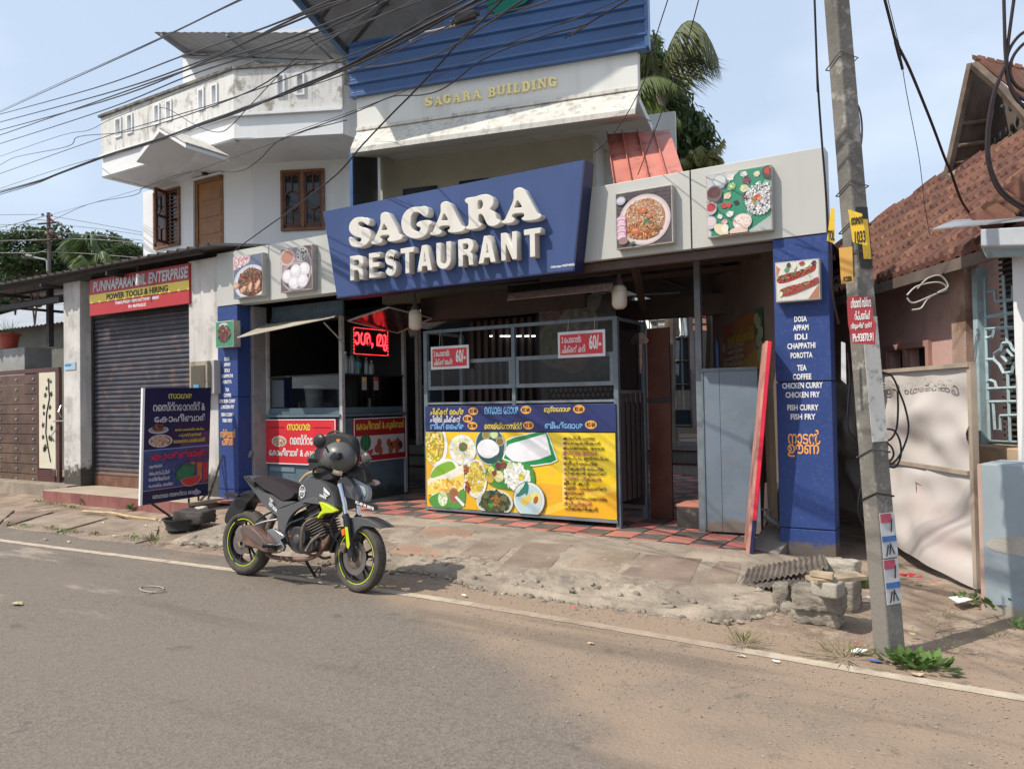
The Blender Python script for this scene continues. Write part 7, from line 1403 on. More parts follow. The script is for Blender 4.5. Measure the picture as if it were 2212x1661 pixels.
for pts, lab in (([(100, 30), (112, 150), (100, 370), (130, 440), (180, 500), (250, 545), (300, 560)], 'cable looping left of the pole at waist height'), ([(245, 118), (310, 140), (345, 210), (378, 300), (392, 400), (360, 500), (320, 555), (290, 555)], 'largest black loop to the right of the pole'), ([(340, 215), (342, 300), (335, 390), (310, 440), (275, 455)], 'second black loop to the right of the pole'), ([(270, 395), (320, 400), (350, 450), (355, 520), (330, 575), (295, 572)], 'small low black loop to the right of the pole'), ([(275, 450), (310, 480), (320, 520), (300, 550)], 'smallest black loop to the right of the pole'), ([(168, 665), (152, 760), (165, 830), (188, 870)], 'short cable tail left of the pole near the ground'), ([(178, 790), (220, 795), (262, 760), (290, 680), (296, 575)], 'cable wrapped across the pole at knee height')):
 cable([zr_(*p) for p in pts], .008, CAB, lab, 'black loops round the pole at waist height', Ys=(5.05, 5.05))
cable([zr_(*p) for p in [(760, 555), (700, 570), (640, 630), (570, 672), (500, 680), (425, 648)]], .006, mat('brown rope', (.22, .15, .10), .8), 'brown rope tied from the grey wall to the flex screen', cat='rope', name='rope', Ys=(6.2, 6.9))
cable([zr_(*p) for p in [(428, 650), (436, 800), (440, 900), (444, 995)]], .005, MATS['brown rope'], 'brown rope end hanging down the flex screen', cat='rope', name='rope', Ys=(6.9, 6.9))
zc8 = Z(2900, 900, 1.038)
for k, pts in enumerate(([(520, 215), (560, 180), (640, 165), (675, 190), (620, 215), (545, 245), (520, 225)], [(540, 272), (575, 265), (600, 230), (640, 205), (680, 180), (650, 140), (600, 150), (560, 190)], [(660, 130), (685, 160), (680, 200), (650, 210), (600, 190)])):
 cable([zc8(*p) for p in pts], .009, mat('pale cable', (.45, .43, .40), .5) if k < 2 else CAB, ('pale cable tangle under the old house eave', 'second pale loop under the old house eave', 'dark loop under the old house eave')[k], 'cable tangle under the eave', Ys=(6.6, 6.6))
# ---------------------------------------------------------------- foliage
def leafmat(name, c, tr=.35):
 m = bpy.data.materials.new(name); m.use_nodes = True; nt = m.node_tree; N = nt.nodes; L = nt.links.new; b = N['Principled BSDF']
 g = N.new('ShaderNodeNewGeometry'); n = N.new('ShaderNodeTexNoise'); n.inputs['Scale'].default_value = 1.1; n.inputs['Detail'].default_value = 3; L(g.outputs['Position'], n.inputs[0])
 w_ = N.new('ShaderNodeTexWhiteNoise'); w_.noise_dimensions = '1D'; L(g.outputs['Random Per Island'], w_.inputs['W'])
 mx = N.new('ShaderNodeMixRGB'); mx.inputs[1].default_value = (*[v * .55 for v in c], 1); mx.inputs[2].default_value = (*[v * 1.5 for v in c], 1)
 ad = N.new('ShaderNodeMath'); ad.operation = 'MULTIPLY_ADD'; L(w_.outputs[0], ad.inputs[0]); ad.inputs[1].default_value = .6;
 L(n.outputs[0], ad.inputs[2]); sb_ = N.new('ShaderNodeMath'); sb_.operation = 'SUBTRACT'; sb_.use_clamp = True; L(ad.outputs[0], sb_.inputs[0]); sb_.inputs[1].default_value = .3
 L(sb_.outputs[0], mx.inputs[0]); L(mx.outputs[0], b.inputs['Base Color']); b.inputs['Roughness'].default_value = .45
 t = N.new('ShaderNodeBsdfTranslucent'); L(mx.outputs[0], t.inputs[0]); ms = N.new('ShaderNodeMixShader'); ms.inputs[0].default_value = tr
 L(b.outputs[0], ms.inputs[1]); L(t.outputs[0], ms.inputs[2]); L(ms.outputs[0], N['Material Output'].inputs[0]); return m
BARK = mat('bark', (.13, .10, .08), .9, var=.3)
LM1 = leafmat('mango leaves', (.085, .125, .045)); LM2 = leafmat('broad leaves', (.060, .095, .035)); LPM = leafmat('palm leaves', (.13, .17, .045)); LWEED = leafmat('weed leaves', (.10, .19, .035))
def tree(name, lab, base_, clumps, n, ls, lm, group=None, asp=.35, droop=0., seed=0):
 rg = random.Random(seed); t = thing(name, lab, 'tree', tuple(base_), group); top_ = max(c[0].z for c in clumps); mid = Vector((sum(c[0].x for c in clumps) / len(clumps), sum(c[0].y for c in clumps) / len(clumps), top_ - 1))
 mb = MB(); b0_ = Vector(base_); mb.tube([b0_, b0_.lerp(mid, .5) + Vector((.1, 0, 0)), mid], .22, 7, taper=.3)
 for c, r_ in clumps: mb.tube([b0_.lerp(mid, .55), b0_.lerp(mid, .6).lerp(c, .6) + Vector((0, 0, .2)), c], .08, 5, taper=.3)
 mb.build('trunk', BARK, t, smooth=True); mb = MB(); tot = sum(r_[0] * r_[1] * r_[2] for _, r_ in clumps)
 for c, r_ in clumps:
  for _ in range(int(n * r_[0] * r_[1] * r_[2] / tot)):
   while True:
    d = Vector((rg.uniform(-1, 1), rg.uniform(-1, 1), rg.uniform(-1, 1)))
    if .35 < d.length < 1.05 - .25 * rg.random(): break
   # twiggy clusters: snap to a coarse jittered cell so gaps remain
   p = c + Vector((d.x * r_[0], d.y * r_[1], d.z * r_[2]));
   if nz_(p.x * 1.0, p.z * 1.0, 1.3 / max(.5, ls * 5), p.y) < -.12: continue
   dir_ = Vector((rg.uniform(-1, 1), rg.uniform(-1, 1), rg.uniform(-1, .5) - droop)).normalized(); sd = dir_.cross(Vector((rg.uniform(-1, 1), rg.uniform(-1, 1), rg.uniform(-1, 1)))).normalized(); l = ls * rg.uniform(.6, 1.3)
   mb.add([p, p + dir_ * l * .5 + sd * l * asp * .5, p + dir_ * l, p + dir_ * l * .5 - sd * l * asp * .5], [(0, 1, 2, 3)])
 mb.build('crown', lm, t, kind='stuff'); return t
def frond(mb, b, tip, sag, n, l, w_, rg, hang=.9):
 b, tip = Vector(b), Vector(tip);
 def pt(t): p = b.lerp(tip, t); p.z += sag * 4 * t * (1 - t) ; return p
 path = [pt(k / 10) for k in range(11)]; mb.tube(path, .025, 4, taper=.3)
 for k in range(n):
  t = .06 + .94 * k / n; p = pt(t); d = (pt(min(1, t + .02)) - pt(t - .02)).normalized(); s = d.cross(Vector((0, 0, 1))).normalized()
  for sg in (1, -1):
   ll = l * (math.sin(math.pi * min(1, t * .8 + .15)) ** .6) * rg.uniform(.8, 1.1); q_ = p + (s * sg * .55 + d * .35 + Vector((0, 0, -hang * rg.uniform(.6, 1.2)))).normalized() * ll; w2 = d * w_
   mb.add([p - w2, p + w2, p.lerp(q_, .6) + w2 * .9, q_, p.lerp(q_, .6) - w2 * .9], [(0, 1, 2, 3, 4)])
def palm(name, lab, base_, crown, fr, lm, group=None, n=46, l=.75, w_=.02, seed=1):
 rg = random.Random(seed); t = thing(name, lab, 'palm tree', tuple(base_), group); mb = MB(); mb.tube([base_, Vector(base_).lerp(Vector(crown), .5) + Vector((.15, 0, 0)), crown], .14, 8, taper=.7); mb.build('trunk', BARK, t, smooth=True)
 for tip, sag in fr: mb = MB(); frond(mb, crown, tip, sag, n, l, w_, rg); mb.build('frond', lm, t)
 return t
D1 = 17.
def dp(u, v, d=D1): return at_depth(u, v, d)
tree('mango_tree', 'dark mango tree with drooping leaves behind the cream building', (dp(1440, 700).x, dp(1440, 700).y, 0), [(dp(1425, 235), (.75, .9, .7)), (dp(1475, 300), (.75, .9, .75)), (dp(1455, 355), (.8, .9, .6)), (dp(1400, 150), (.5, .8, .9)), (dp(1425, 200, 17.6), (.7, .6, .9)), (dp(1500, 345), (.45, .6, .45)), (dp(1385, 290), (.5, .7, .8)), (dp(1470, 400), (.9, .8, .7))], 15000, .24, LM1, asp=.28, droop=.8, seed=4)
cr = dp(1425, 170, 16)
palm('coconut_palm', 'tall palm with a big drooping frond against the sky behind the building', (cr.x, cr.y, 0), cr, [(dp(1552, 130, 15.5), 1.0), (dp(1375, 95, 16), .5), (dp(1480, 95, 16.5), .2)], leafmat('dry palm leaves', (.15, .17, .07)), n=130, l=1.35, w_=.013, seed=3)
cr2 = dp(1330, 230, 15)
palm('coconut_palm', 'palm whose bright green frond leans past the corner of the cream building', (cr2.x, cr2.y, 0), cr2, [(dp(1462, 185, 14.5), .35), (dp(1470, 262, 14.5), .25)], LPM, n=80, l=.62, w_=.011, seed=8)
cr3 = dp(1515, 372, 14)
palm('young_palm', 'small yellow green palm top peeking above the pale fascia', (cr3.x, cr3.y, 0), cr3, [(dp(1470, 345, 14), .1), (dp(1490, 325, 14), .12), (dp(1515, 315, 14), .1), (dp(1545, 322, 14), .12), (dp(1562, 345, 14), .15), (dp(1575, 372, 14), .12), (dp(1565, 300, 14), .02), (dp(1500, 350, 13.8), .1), (dp(1540, 350, 13.8), .1)], leafmat('yellow palm leaves', (.20, .19, .05)), n=30, l=.34, w_=.012, seed=5)
DB = 48.
GB = 'trees beyond the neighbour roof at the far left'
def clx(L_, d=DB): return [(dp(u, v, d), (rx * d / 1650, 1.8, rz * d / 1650)) for u, v, rx, rz in L_]
tree('rain_tree', 'broad open crowned tree behind the distant electric pole', (dp(60, 800, DB).x, dp(60, 800, DB).y, 0), clx([(30, 540, 45, 40), (75, 515, 45, 28), (60, 560, 60, 35), (130, 515, 35, 30), (110, 560, 55, 35), (10, 580, 40, 30), (150, 560, 40, 40)]), 15000, .24, LM2, GB, asp=.6, seed=11)
tree('jackfruit_tree', 'rounded dense tree directly left of the white house', (dp(230, 800, DB).x, dp(230, 800, DB).y, 0), clx([(225, 530, 40, 32), (260, 545, 38, 30), (200, 560, 45, 35), (245, 575, 50, 30)], 50), 12000, .24, LM2, GB, asp=.6, seed=12)
tree('small_tree', 'small dark tree touching the corner of the white house', (dp(300, 800, 44).x, dp(300, 800, 44).y, 0), clx([(300, 550, 18, 28), (290, 575, 28, 25)], 44), 3500, .24, LM1, GB, asp=.6, seed=13)
c4_ = dp(178, 545, 42)
palm('coconut_palm', 'coconut palm with hanging fronds right of the distant electric pole', (c4_.x, c4_.y, 0), c4_, [(dp(150, 520, 42), .6), (dp(165, 508, 42), .5), (dp(190, 505, 42), .5), (dp(212, 525, 42), .7), (dp(225, 560, 42), .9), (dp(150, 570, 42), .7), (dp(200, 585, 42), .4), (dp(130, 555, 42), 1.)], leafmat('far palm leaves', (.10, .15, .05)), GB, n=44, l=1.3, w_=.035, seed=21)
c5_ = dp(195, 590, 30)
palm('banana_palm', 'low palm with yellow green fronds over the corrugated roof edge', (c5_.x, c5_.y, 0), c5_, [(dp(160, 570, 30), .5), (dp(215, 568, 30), .5), (dp(245, 572, 30), .7), (dp(178, 578, 30), .4)], LPM, GB, n=40, l=.8, w_=.022, seed=22)
mb = MB(); rgb = random.Random(9)
for _ in range(9000):
 u = rgb.uniform(-60, 320); p = at_depth(u, rgb.uniform(575, 700), 58 + rgb.uniform(-3, 3)); a = rgb.uniform(0, 6.28); l = rgb.uniform(.25, .55); mb.add([p, p + Vector((math.cos(a), .3, math.sin(a))) * l, p + Vector((math.cos(a + 1.2), -.3, math.sin(a + 1.2))) * l], [(0, 1, 2)])
o = mb.build('distant_bushes', LM2, kind='stuff'); tag(o, 'mass of green bushes far behind the left roofs', 'bushes')
# far electric pole and its wires
fp = at_depth(105, 460, 36.); FPOLE = thing('electric_pole', 'distant electric pole with crossarms and insulators above the left roofs', 'pole', (fp.x, fp.y, 0))
mb = MB(); mb.tube([(fp.x + .1, fp.y, 0), (fp.x, fp.y, fp.z)], .09, 6); mb.build('shaft', mat('far pole concrete', (.13, .10, .09), .8), FPOLE)
RUST = mat('rusty crossarm', (.10, .05, .045), .7)
zf2 = Z(0, 800, 3.95)
for a, b in (((560, 160), (860, 135)), ((690, 40), (810, 140)), ((700, 270), (860, 360)), ((570, 405), (900, 385))): mb = MB(); mb.tube([at_depth(*zf2(*a), 35.8), at_depth(*zf2(*b), 35.8)], .05, 4); mb.build('crossarm', RUST, FPOLE)
for x, y in ((630, 20), (760, 30), (860, 145), (900, 165), (760, 265), (890, 360), (690, 300)): mb = MB(); mb.ball(at_depth(*zf2(x, y), 35.7), .075, 6, 4); mb.build('insulator', mat('insulator', (.30, .22, .19), .4), FPOLE)
mb = MB(); mb.tube([at_depth(*zf2(705, 860), 35.8), at_depth(*zf2(700, 720), 35.8), at_depth(*zf2(670, 685), 35.8), at_depth(*zf2(480, 650), 35.8)], .05, 5); mb.build('lamp_arm', mat('lamp arm', (.3, .32, .3), .5), FPOLE)
mb = MB(); mb.tube([at_depth(*zf2(480, 652), 35.8), at_depth(*zf2(390, 632), 35.8)], .12, 6); mb.build('lamp_head', mat('lamp head', (.12, .12, .12), .5), FPOLE)
k = 0
for pts in ([(-60, 25), (560, 18)], [(-60, 170), (560, 165)], [(-60, 245), (660, 262)], [(-60, 408), (700, 398)], [(-60, 585), (500, 590), (690, 540)], [(800, 50), (1500, 170), (2300, 320)], [(920, 175), (1500, 235), (2300, 350)], [(780, 278), (1500, 335), (2300, 425)], [(940, 378), (1500, 395), (2300, 460)], [(620, 572), (1300, 600), (2300, 680)], [(-60, 225), (300, 140), (670, 40)], [(-60, 320), (230, 220), (460, 105), (700, 110)]):
 k += 1; cable([zf2(*p) for p in pts], .018, mat('far line', (.28, .28, .26), .6) if k < 11 else CAB, ('line to the left of the distant pole, counted ' if k < 6 or k > 10 else 'line to the right of the distant pole, counted ') + ('first', 'second', 'third', 'fourth', 'fifth', 'first', 'second', 'third', 'fourth', 'fifth', 'sixth', 'seventh')[k - 1] + ' from the top', 'lines on the distant pole', Ys=(36, 36))
# ---------------------------------------------------------------- motorcycle
FB = Frame((-5.4, 5.04, 0), 0, -4.5)
bz = Z(820, 1560, 2.4424)
def hb(p, y=0.): return FB.hit(*bz(*p), y=y)
GREY = mat('matte grey bike paint', (.105, .105, .11), .32, .4, var=.06, spec=.5); GREYL = mat('lighter grey bike plastic', (.10, .10, .103), .45, .2, var=.1)
BLK = mat('satin black plastic', (.018, .018, .019), .4, var=.2); TYRE = mat('dusty tyre rubber', (.075, .066, .056), .85, var=.25, vs=9, bump=.3, bs=60); RIMB = mat('black rim', (.022, .022, .023), .35); NEON = mat('neon yellow trim', (.50, .60, .012), .4, var=.02)
DUSTM = mat('dusty metal', (.16, .125, .10), .6, .3, var=.35, vs=14); ENG = mat('engine casting', (.085, .080, .078), .5, .5, var=.3, vs=12, spot=((.20, .13, .09), .5, 16)); CHR = mat('chrome fork', (.6, .62, .68), .18, 1.); RUSTX = mat('rusty exhaust', (.17, .10, .075), .6, .3, var=.3, vs=10); SEATM = mat('black seat vinyl', (.035, .026, .028), .38, var=.15); STEELD = mat('bright steel', (.45, .45, .46), .3, 1.)
bk_ = thing('motorcycle', 'dark grey motorcycle with neon yellow trim parked on the road edge', 'motorcycle', F=FB)
def bp(name, pts, y0, y1, mt_, smooth=0, bevel=.008, yref=None, par=None, label=None, pillow=0.):
 """side outline read at plane y0 (near side), as a solid between y0 and y1"""
 q_ = [hb(p, y0 if yref is None else yref) for p in pts]
 if smooth: q_ = catmull(q_, smooth)
 mb = MB(FB); cx_ = sum(p[0] for p in q_) / len(q_); cz_ = sum(p[1] for p in q_) / len(q_)
 if pillow:
  lays = [(y0, 1 - pillow), (y0 + (y1 - y0) * .14, 1 - pillow * .35), (y0 + (y1 - y0) * .34, 1.), (y0 + (y1 - y0) * .66, 1.), (y0 + (y1 - y0) * .86, 1 - pillow * .35), (y1, 1 - pillow)]; n = len(q_); vs = []
  for y, s_ in lays: vs += [(cx_ + (x - cx_) * s_, y, cz_ + (z - cz_) * s_) for x, z in q_]
  tri = tessellate_polygon([[Vector((x, z, 0)) for x, z in q_]]); L_ = len(lays) - 1
  fs = [tuple(t) for t in tri] + [tuple(L_ * n + i for i in reversed(t)) for t in tri]
  for k in range(L_): fs += [(k * n + i, k * n + (i + 1) % n, (k + 1) * n + (i + 1) % n, (k + 1) * n + i) for i in range(n)]
  mb.add(vs, fs); return mb.build(name, mt_, par or bk_, smooth=True, label=label)
 mb.prism(q_, y0, y1); return mb.build(name, mt_, par or bk_, bevel=bevel, smooth=True, label=label)
def bt_(name, pts, r_, mt_, ys=None, n=8, sm=4, par=None):
 P_ = [(*hb(p, y), y) for p, y in zip(pts, ys)]; P_ = [(x, y, z) for x, z, y in P_]
 mb = MB(FB); mb.tube(catmull(P_, sm, False) if sm else P_, r_, n); return mb.build(name, mt_, par or bk_, smooth=True)
def wheel(cx_, cz_, R_, wt, nm, disc, yaw=0.):
 Mw = Matrix.Translation((cx_, 0, cz_)) @ Matrix.Rotation(rad(yaw), 4, 'Z')
 F = Frame(); F.M = FB.M @ Mw; F.I = F.M.inverted()
 def ring(prof, n=48): mb = MB(F); mb.lathe(prof, (0, 0, 0), 'y', n); return mb
 rr = R_ - wt * .62
 prof = [(rr, -wt * .36), (rr + wt * .12, -wt * .47), (rr + wt * .32, -wt * .5), (rr + wt * .50, -wt * .40), (R_ - .006, -wt * .2), (R_, 0), (R_ - .006, wt * .2), (rr + wt * .50, wt * .40), (rr + wt * .32, wt * .5), (rr + wt * .12, wt * .47), (rr, wt * .36)]
 whl = ring([(rr - .028, -wt * .30), (rr - .012, -wt * .36), (rr + .004, -wt * .37), (rr - .02, -wt * .1), (rr - .02, wt * .1), (rr + .004, wt * .37), (rr - .012, wt * .36), (rr - .028, wt * .30), (rr - .035, 0), (rr - .028, -wt * .30)]).build(nm, RIMB, bk_, smooth=True)
 ty_ = ring(prof).build('tyre', TYRE, whl, smooth=True)
 mb = MB(F)
 for k in range(44):
  a = 2 * math.pi * k / 44
  for sg in (-1, 1):
   a2 = a + sg * .03
   def pt_(aa, r_, y): return (r_ * math.cos(aa), y, r_ * math.sin(aa))
   mb.add([pt_(a2, R_ + .0035, sg * wt * .03), pt_(a2 + .05, R_ + .0035, sg * wt * .03), pt_(a2 + .11, R_ - .012, sg * wt * .30), pt_(a2 + .06, R_ - .012, sg * wt * .30)], [(0, 1, 2, 3)])
 mb.build('tread_blocks', mat('tread rubber', (.05, .045, .04), .9), whl, kind='stuff')
 mb = MB(F)
 for k in range(60):
  if k % 20 in (0, 19): continue
  a0, a1 = 2 * math.pi * k / 60, 2 * math.pi * (k + 1) / 60
  for sg in (-1, 1):
   q_ = [(r_ * math.cos(a), sg * (wt * .37 + .004), r_ * math.sin(a)) for r_, a in ((rr - .007, a0), (rr - .007, a1), (rr + .001, a1), (rr + .001, a0))]; mb.add(q_, [(0, 1, 2, 3)])
 mb.build('neon_stripe', NEON, whl, kind='stuff')
 for k in range(5):
  for dd in (-.17, .17):
   a = 2 * math.pi * k / 5 + .3; mb = MB(F); mb.tube([(.035 * math.cos(a + dd * 2), 0, .035 * math.sin(a + dd * 2)), (rr * .55 * math.cos(a + dd), -.004, rr * .55 * math.sin(a + dd)), (rr * .95 * math.cos(a + dd * 1.15), 0, rr * .95 * math.sin(a + dd * 1.15))], .012, 5); mb.build('spoke', RIMB, whl)
 mb = MB(F); mb.lathe([(0, -.06), (.045, -.06), (.05, -.02), (.05, .02), (.045, .06), (0, .06)], (0, 0, 0), 'y', 18); mb.build('hub', BLK, whl, smooth=True)
 mb = MB(F); dr = disc; ys_ = -wt * .5 - .005
 mb.lathe([(dr * .66, ys_), (dr, ys_), (dr, ys_ + .006), (dr * .66, ys_ + .006), (dr * .66, ys_)], (0, 0, 0), 'y', 32); mb.build('brake_disc', mat('brake disc', (.30, .27, .25), .35, .9), whl)
 for k in range(14):
  a = 2 * math.pi * k / 14; mb = MB(F); mb.lathe([(0, -.001), (.006, -.001)], (dr * .85 * math.cos(a), ys_ - .001, dr * .85 * math.sin(a)), 'y', 6); mb.build('disc_hole', BLACKP, whl) if False else None
 mb = MB(F); mb.lathe([(dr * .30, ys_ - .004), (dr * .5, ys_ - .008), (dr * .66, ys_)], (0, 0, 0), 'y', 12); mb.build('disc_carrier', DUSTM, whl, smooth=True)
 return whl
rc, fc = W.hit(534, 1170, 5.06), W.hit(777, 1210, 5.06)
RX = rc[0] + 5.4; FX = fc[0] + 5.4; print('wheels', RX, FX)
wheel(RX, .318, .318, .145, 'rear_wheel', .115); wheel(FX, .302, .302, .115, 'front_wheel', .15, -6)
# bodywork
bp('frame_spine', [(660, 930), (820, 840), (1080, 760), (1110, 840), (960, 960), (820, 1000), (660, 1120), (600, 1180), (560, 1100)], -.05, .05, BLK, 2)
tank = bp('fuel_tank', [(708, 700), (730, 630), (765, 585), (815, 548), (880, 552), (1000, 612), (1058, 690), (1085, 800), (1085, 862), (1000, 850), (910, 765), (870, 748), (760, 780), (706, 776)], -.145, .145, GREY, 3, pillow=.14)
bp('knee_panel', [(480, 878), (600, 835), (740, 782), (870, 742), (905, 765), (935, 812), (845, 800), (760, 832), (690, 880), (640, 950), (612, 1040), (600, 1165), (565, 1120), (540, 1075), (540, 950), (520, 905)], -.15, -.11, GREYL, 2, .006)
bp('knee_panel', [(480, 878), (600, 835), (740, 782), (870, 742), (905, 765), (935, 812), (845, 800), (760, 832), (690, 880), (640, 950), (612, 1040), (600, 1165), (565, 1120), (540, 1075), (540, 950), (520, 905)], .10, .14, GREYL, 2, .006)
bp('neon_shroud', [(915, 785), (975, 800), (1040, 838), (1078, 868), (1045, 885), (980, 888), (940, 905), (912, 942), (896, 930), (925, 880), (945, 862), (930, 820)], -.175, -.13, NEON, 0, .006)
bp('neon_shroud', [(915, 785), (975, 800), (1040, 838), (1078, 868), (1045, 885), (980, 888), (940, 905), (912, 942), (896, 930), (925, 880), (945, 862), (930, 820)], .12, .16, NEON, 0, .006)
bp('tail_cowl', [(220, 545), (290, 562), (320, 600), (330, 632), (400, 698), (480, 718), (570, 775), (620, 785), (728, 785), (610, 830), (490, 876), (440, 850), (370, 762), (300, 665), (245, 590)], -.125, .125, GREYL, 2, pillow=.05)
bp('seat', [(292, 575), (330, 550), (420, 566), (560, 615), (640, 668), (700, 700), (708, 722), (678, 757), (610, 782), (570, 770), (482, 708), (402, 668), (335, 612)], -.125, .125, SEATM, 3, pillow=.10)
bp('tail_fender', [(180, 722), (270, 682), (330, 700), (320, 745), (260, 800), (232, 862), (150, 950), (90, 985), (52, 972), (60, 900), (112, 800), (158, 745)], -.07, .07, BLK, 2)
bp('rear_indicator', [(50, 705), (110, 700), (170, 722), (160, 742), (90, 742), (60, 730)], -.16, -.12, BLK, 2)
bp('grab_rail', [(225, 545), (262, 556), (330, 640), (320, 652), (250, 590)], -.15, -.12, BLK, 0)
# engine, guards and pipes
bp('crankcase', [(640, 1040), (700, 1012), (790, 1030), (830, 1100), (900, 1150), (880, 1210), (800, 1260), (700, 1250), (640, 1190), (610, 1120)], -.14, .12, ENG, 2, .015)
bp('clutch_cover', [(640, 1105), (665, 1045), (720, 1020), (775, 1045), (790, 1100), (780, 1165), (725, 1195), (665, 1180)], -.19, -.13, mat('dark clutch cover', (.05, .05, .052), .4, .4, var=.2), 3, .012)
c_ = hb((715, 1130), -.2); mb = MB(FB); mb.lathe([(0, -.212), (.035, -.212), (.045, -.205), (.05, -.195), (.05, -.18)], (c_[0], 0, c_[1]), 'y', 20); mb.build('cover_cap', ENG, bk_, smooth=True)
c_ = hb((890, 1000), -.1); Mc = FB.M @ Matrix.Translation((c_[0], 0, c_[1])) @ Matrix.Rotation(rad(-24), 4, 'Y')
Fcyl = Frame(); Fcyl.M = Mc; mb = MB(Fcyl); mb.box(-.075, .075, -.085, .085, -.14, .14); mb.build('cylinder', ENG, bk_, bevel=.01)
for k in range(9): mb = MB(Fcyl); mb.box(-.098, .098, -.115, .115, -.12 + k * .026, -.111 + k * .026); mb.build('cooling_fin', mat('fin', (.20, .17, .15), .5, .5), bk_, bevel=.002)
mb = MB(Fcyl); mb.box(-.08, .08, -.09, .09, .14, .21); mb.build('cylinder_head', BLK, bk_, bevel=.015)
bt_('crash_guard', [(1012, 1000), (960, 985), (895, 940), (835, 950), (775, 1010), (762, 1100), (758, 1200), (790, 1245), (850, 1150), (930, 1080), (960, 1010)], .014, DUSTM, [-.06, -.10, -.2, -.26, -.28, -.28, -.26, -.2, -.16, -.1, -.06])
bt_('crash_guard', [(1005, 1000), (900, 945), (840, 960), (800, 1040), (800, 1150), (830, 1230)], .014, DUSTM, [.06, .2, .27, .27, .24, .1])
bt_('lower_guard', [(790, 1245), (860, 1275), (900, 1270), (960, 1300), (1025, 1290)], .013, RUSTX, [-.2, -.12, -.05, .1, .18])
bt_('exhaust_pipe', [(905, 1080), (960, 1150), (930, 1250), (800, 1310), (640, 1305), (500, 1290), (440, 1260)], .02, RUSTX, [-.06, -.08, -.08, -.1, -.13, -.17, -.18])
bt_('radiator_hose', [(640, 1150), (615, 1060), (650, 990), (700, 965), (790, 930)], .013, BLK, [-.17, -.17, -.16, -.13, -.1])
bp('belly_shield', [(900, 1180), (960, 1130), (1010, 1080), (1000, 1150), (960, 1210), (930, 1250)], -.10, .10, RUSTX, 0, .01)
mf = bp('muffler', [(150, 1060), (185, 1008), (290, 1012), (370, 1080), (440, 1165), (472, 1235), (455, 1262), (390, 1240), (300, 1205), (200, 1160), (155, 1112)], -.26, -.14, RUSTX, 3, pillow=.16)
bp('muffler_shield', [(205, 1020), (280, 1015), (355, 1070), (420, 1150), (455, 1225), (380, 1190), (300, 1130), (235, 1080)], -.272, -.255, mat('dusty heat shield', (.13, .095, .085), .45, .3, var=.2), 2, .006)
bp('muffler_cap', [(150, 1060), (185, 1008), (215, 1010), (200, 1060), (215, 1120), (200, 1158), (155, 1112)], -.265, -.135, mat('worn alloy', (.26, .22, .2), .4, .8, var=.3), 2)
bp('footpeg_bracket', [(440, 1040), (500, 1030), (590, 1090), (600, 1110), (560, 1135), (600, 1200), (585, 1240), (520, 1210), (450, 1150)], -.20, -.17, STEELD, 0, .006)
bt_('footpeg', [(400, 1188), (480, 1188), (520, 1195)], .018, BLK, [-.33, -.27, -.2], sm=0)
bt_('brake_pedal', [(600, 1215), (560, 1240), (500, 1245), (470, 1215)], .01, DUSTM, [-.2, -.22, -.24, -.26])
bt_('swingarm', [(600, 1200), (480, 1195), (360, 1185), (255, 1180)], .026, BLK, [-.1, -.11, -.12, -.12])
bt_('swingarm', [(600, 1200), (480, 1195), (360, 1185), (255, 1180)], .026, BLK, [.1, .11, .12, .12])
bt_('subframe_tube', [(335, 990), (400, 920), (500, 870)], .012, BLK, [-.16, -.15, -.12]); bt_('subframe_tube', [(335, 995), (430, 965), (540, 945)], .012, STEELD, [-.16, -.15, -.13])
bt_('shock_absorber', [(520, 900), (470, 1000), (440, 1110)], .035, DUSTM, [.0, .0, .0])
bp('chain_guard', [(230, 1130), (420, 1110), (560, 1160), (560, 1200), (400, 1150), (240, 1165)], .09, .11, BLK, 0)
bt_('side_stand', [(785, 1300), (820, 1360), (885, 1468)], .014, BLK, [.08, .13, .2], sm=0); bt_('stand_foot', [(870, 1440), (915, 1390), (935, 1390), (925, 1460)], .006, BLK, [.18, .2, .22, .2], sm=0)
# front end
for y in (-.115, .115):
 bt_('fork_upper', [(1108, 620), (1150, 800), (1165, 905)], .021, CHR, [y, y, y], sm=0) if y < 0 else bt_('fork_upper', [(1225, 700), (1270, 800), (1285, 930)], .021, CHR, [y, y, y], sm=0)
 if y < 0: bt_('fork_lower', [(1158, 905), (1172, 935), (1190, 1100), (1222, 1290)], .032, BLK, [y, y, y, y], sm=0)
 else: bt_('fork_lower', [(1270, 905), (1285, 935), (1290, 1100), (1300, 1260)], .032, BLK, [y, y, y, y], sm=0)
bp('fork_sticker', [(1155, 1015), (1180, 1015), (1200, 1175), (1190, 1215), (1172, 1200)], -.152, -.148, NEON, 0, 0)
bp('amber_reflector', [(1118, 1040), (1150, 1028), (1155, 1090), (1128, 1100)], -.16, -.145, mat('amber reflector', (.75, .14, .01), .25), 0, .004)
bp('front_fender', [(1175, 950), (1212, 928), (1330, 934), (1440, 985), (1492, 1028), (1420, 1020), (1330, 1008), (1275, 1035), (1240, 1090), (1218, 1150), (1195, 1140), (1190, 1000)], -.085, .085, GREYL, 2, .012)
bp('fender_tail', [(1010, 1240), (1002, 1180), (1040, 1110), (1100, 1040), (1130, 1010), (1140, 1040), (1080, 1120), (1040, 1200), (1030, 1255)], -.06, .06, BLK, 2)
bp('caliper', [(1100, 1190), (1140, 1150), (1165, 1185), (1150, 1260), (1105, 1240)], -.13, -.08, DUSTM, 0, .01)
bt_('brake_hose', [(1080, 890), (1040, 950), (1025, 1020), (1050, 1100), (1110, 1170)], .008, BLK, [-.13, -.15, -.15, -.15, -.12])
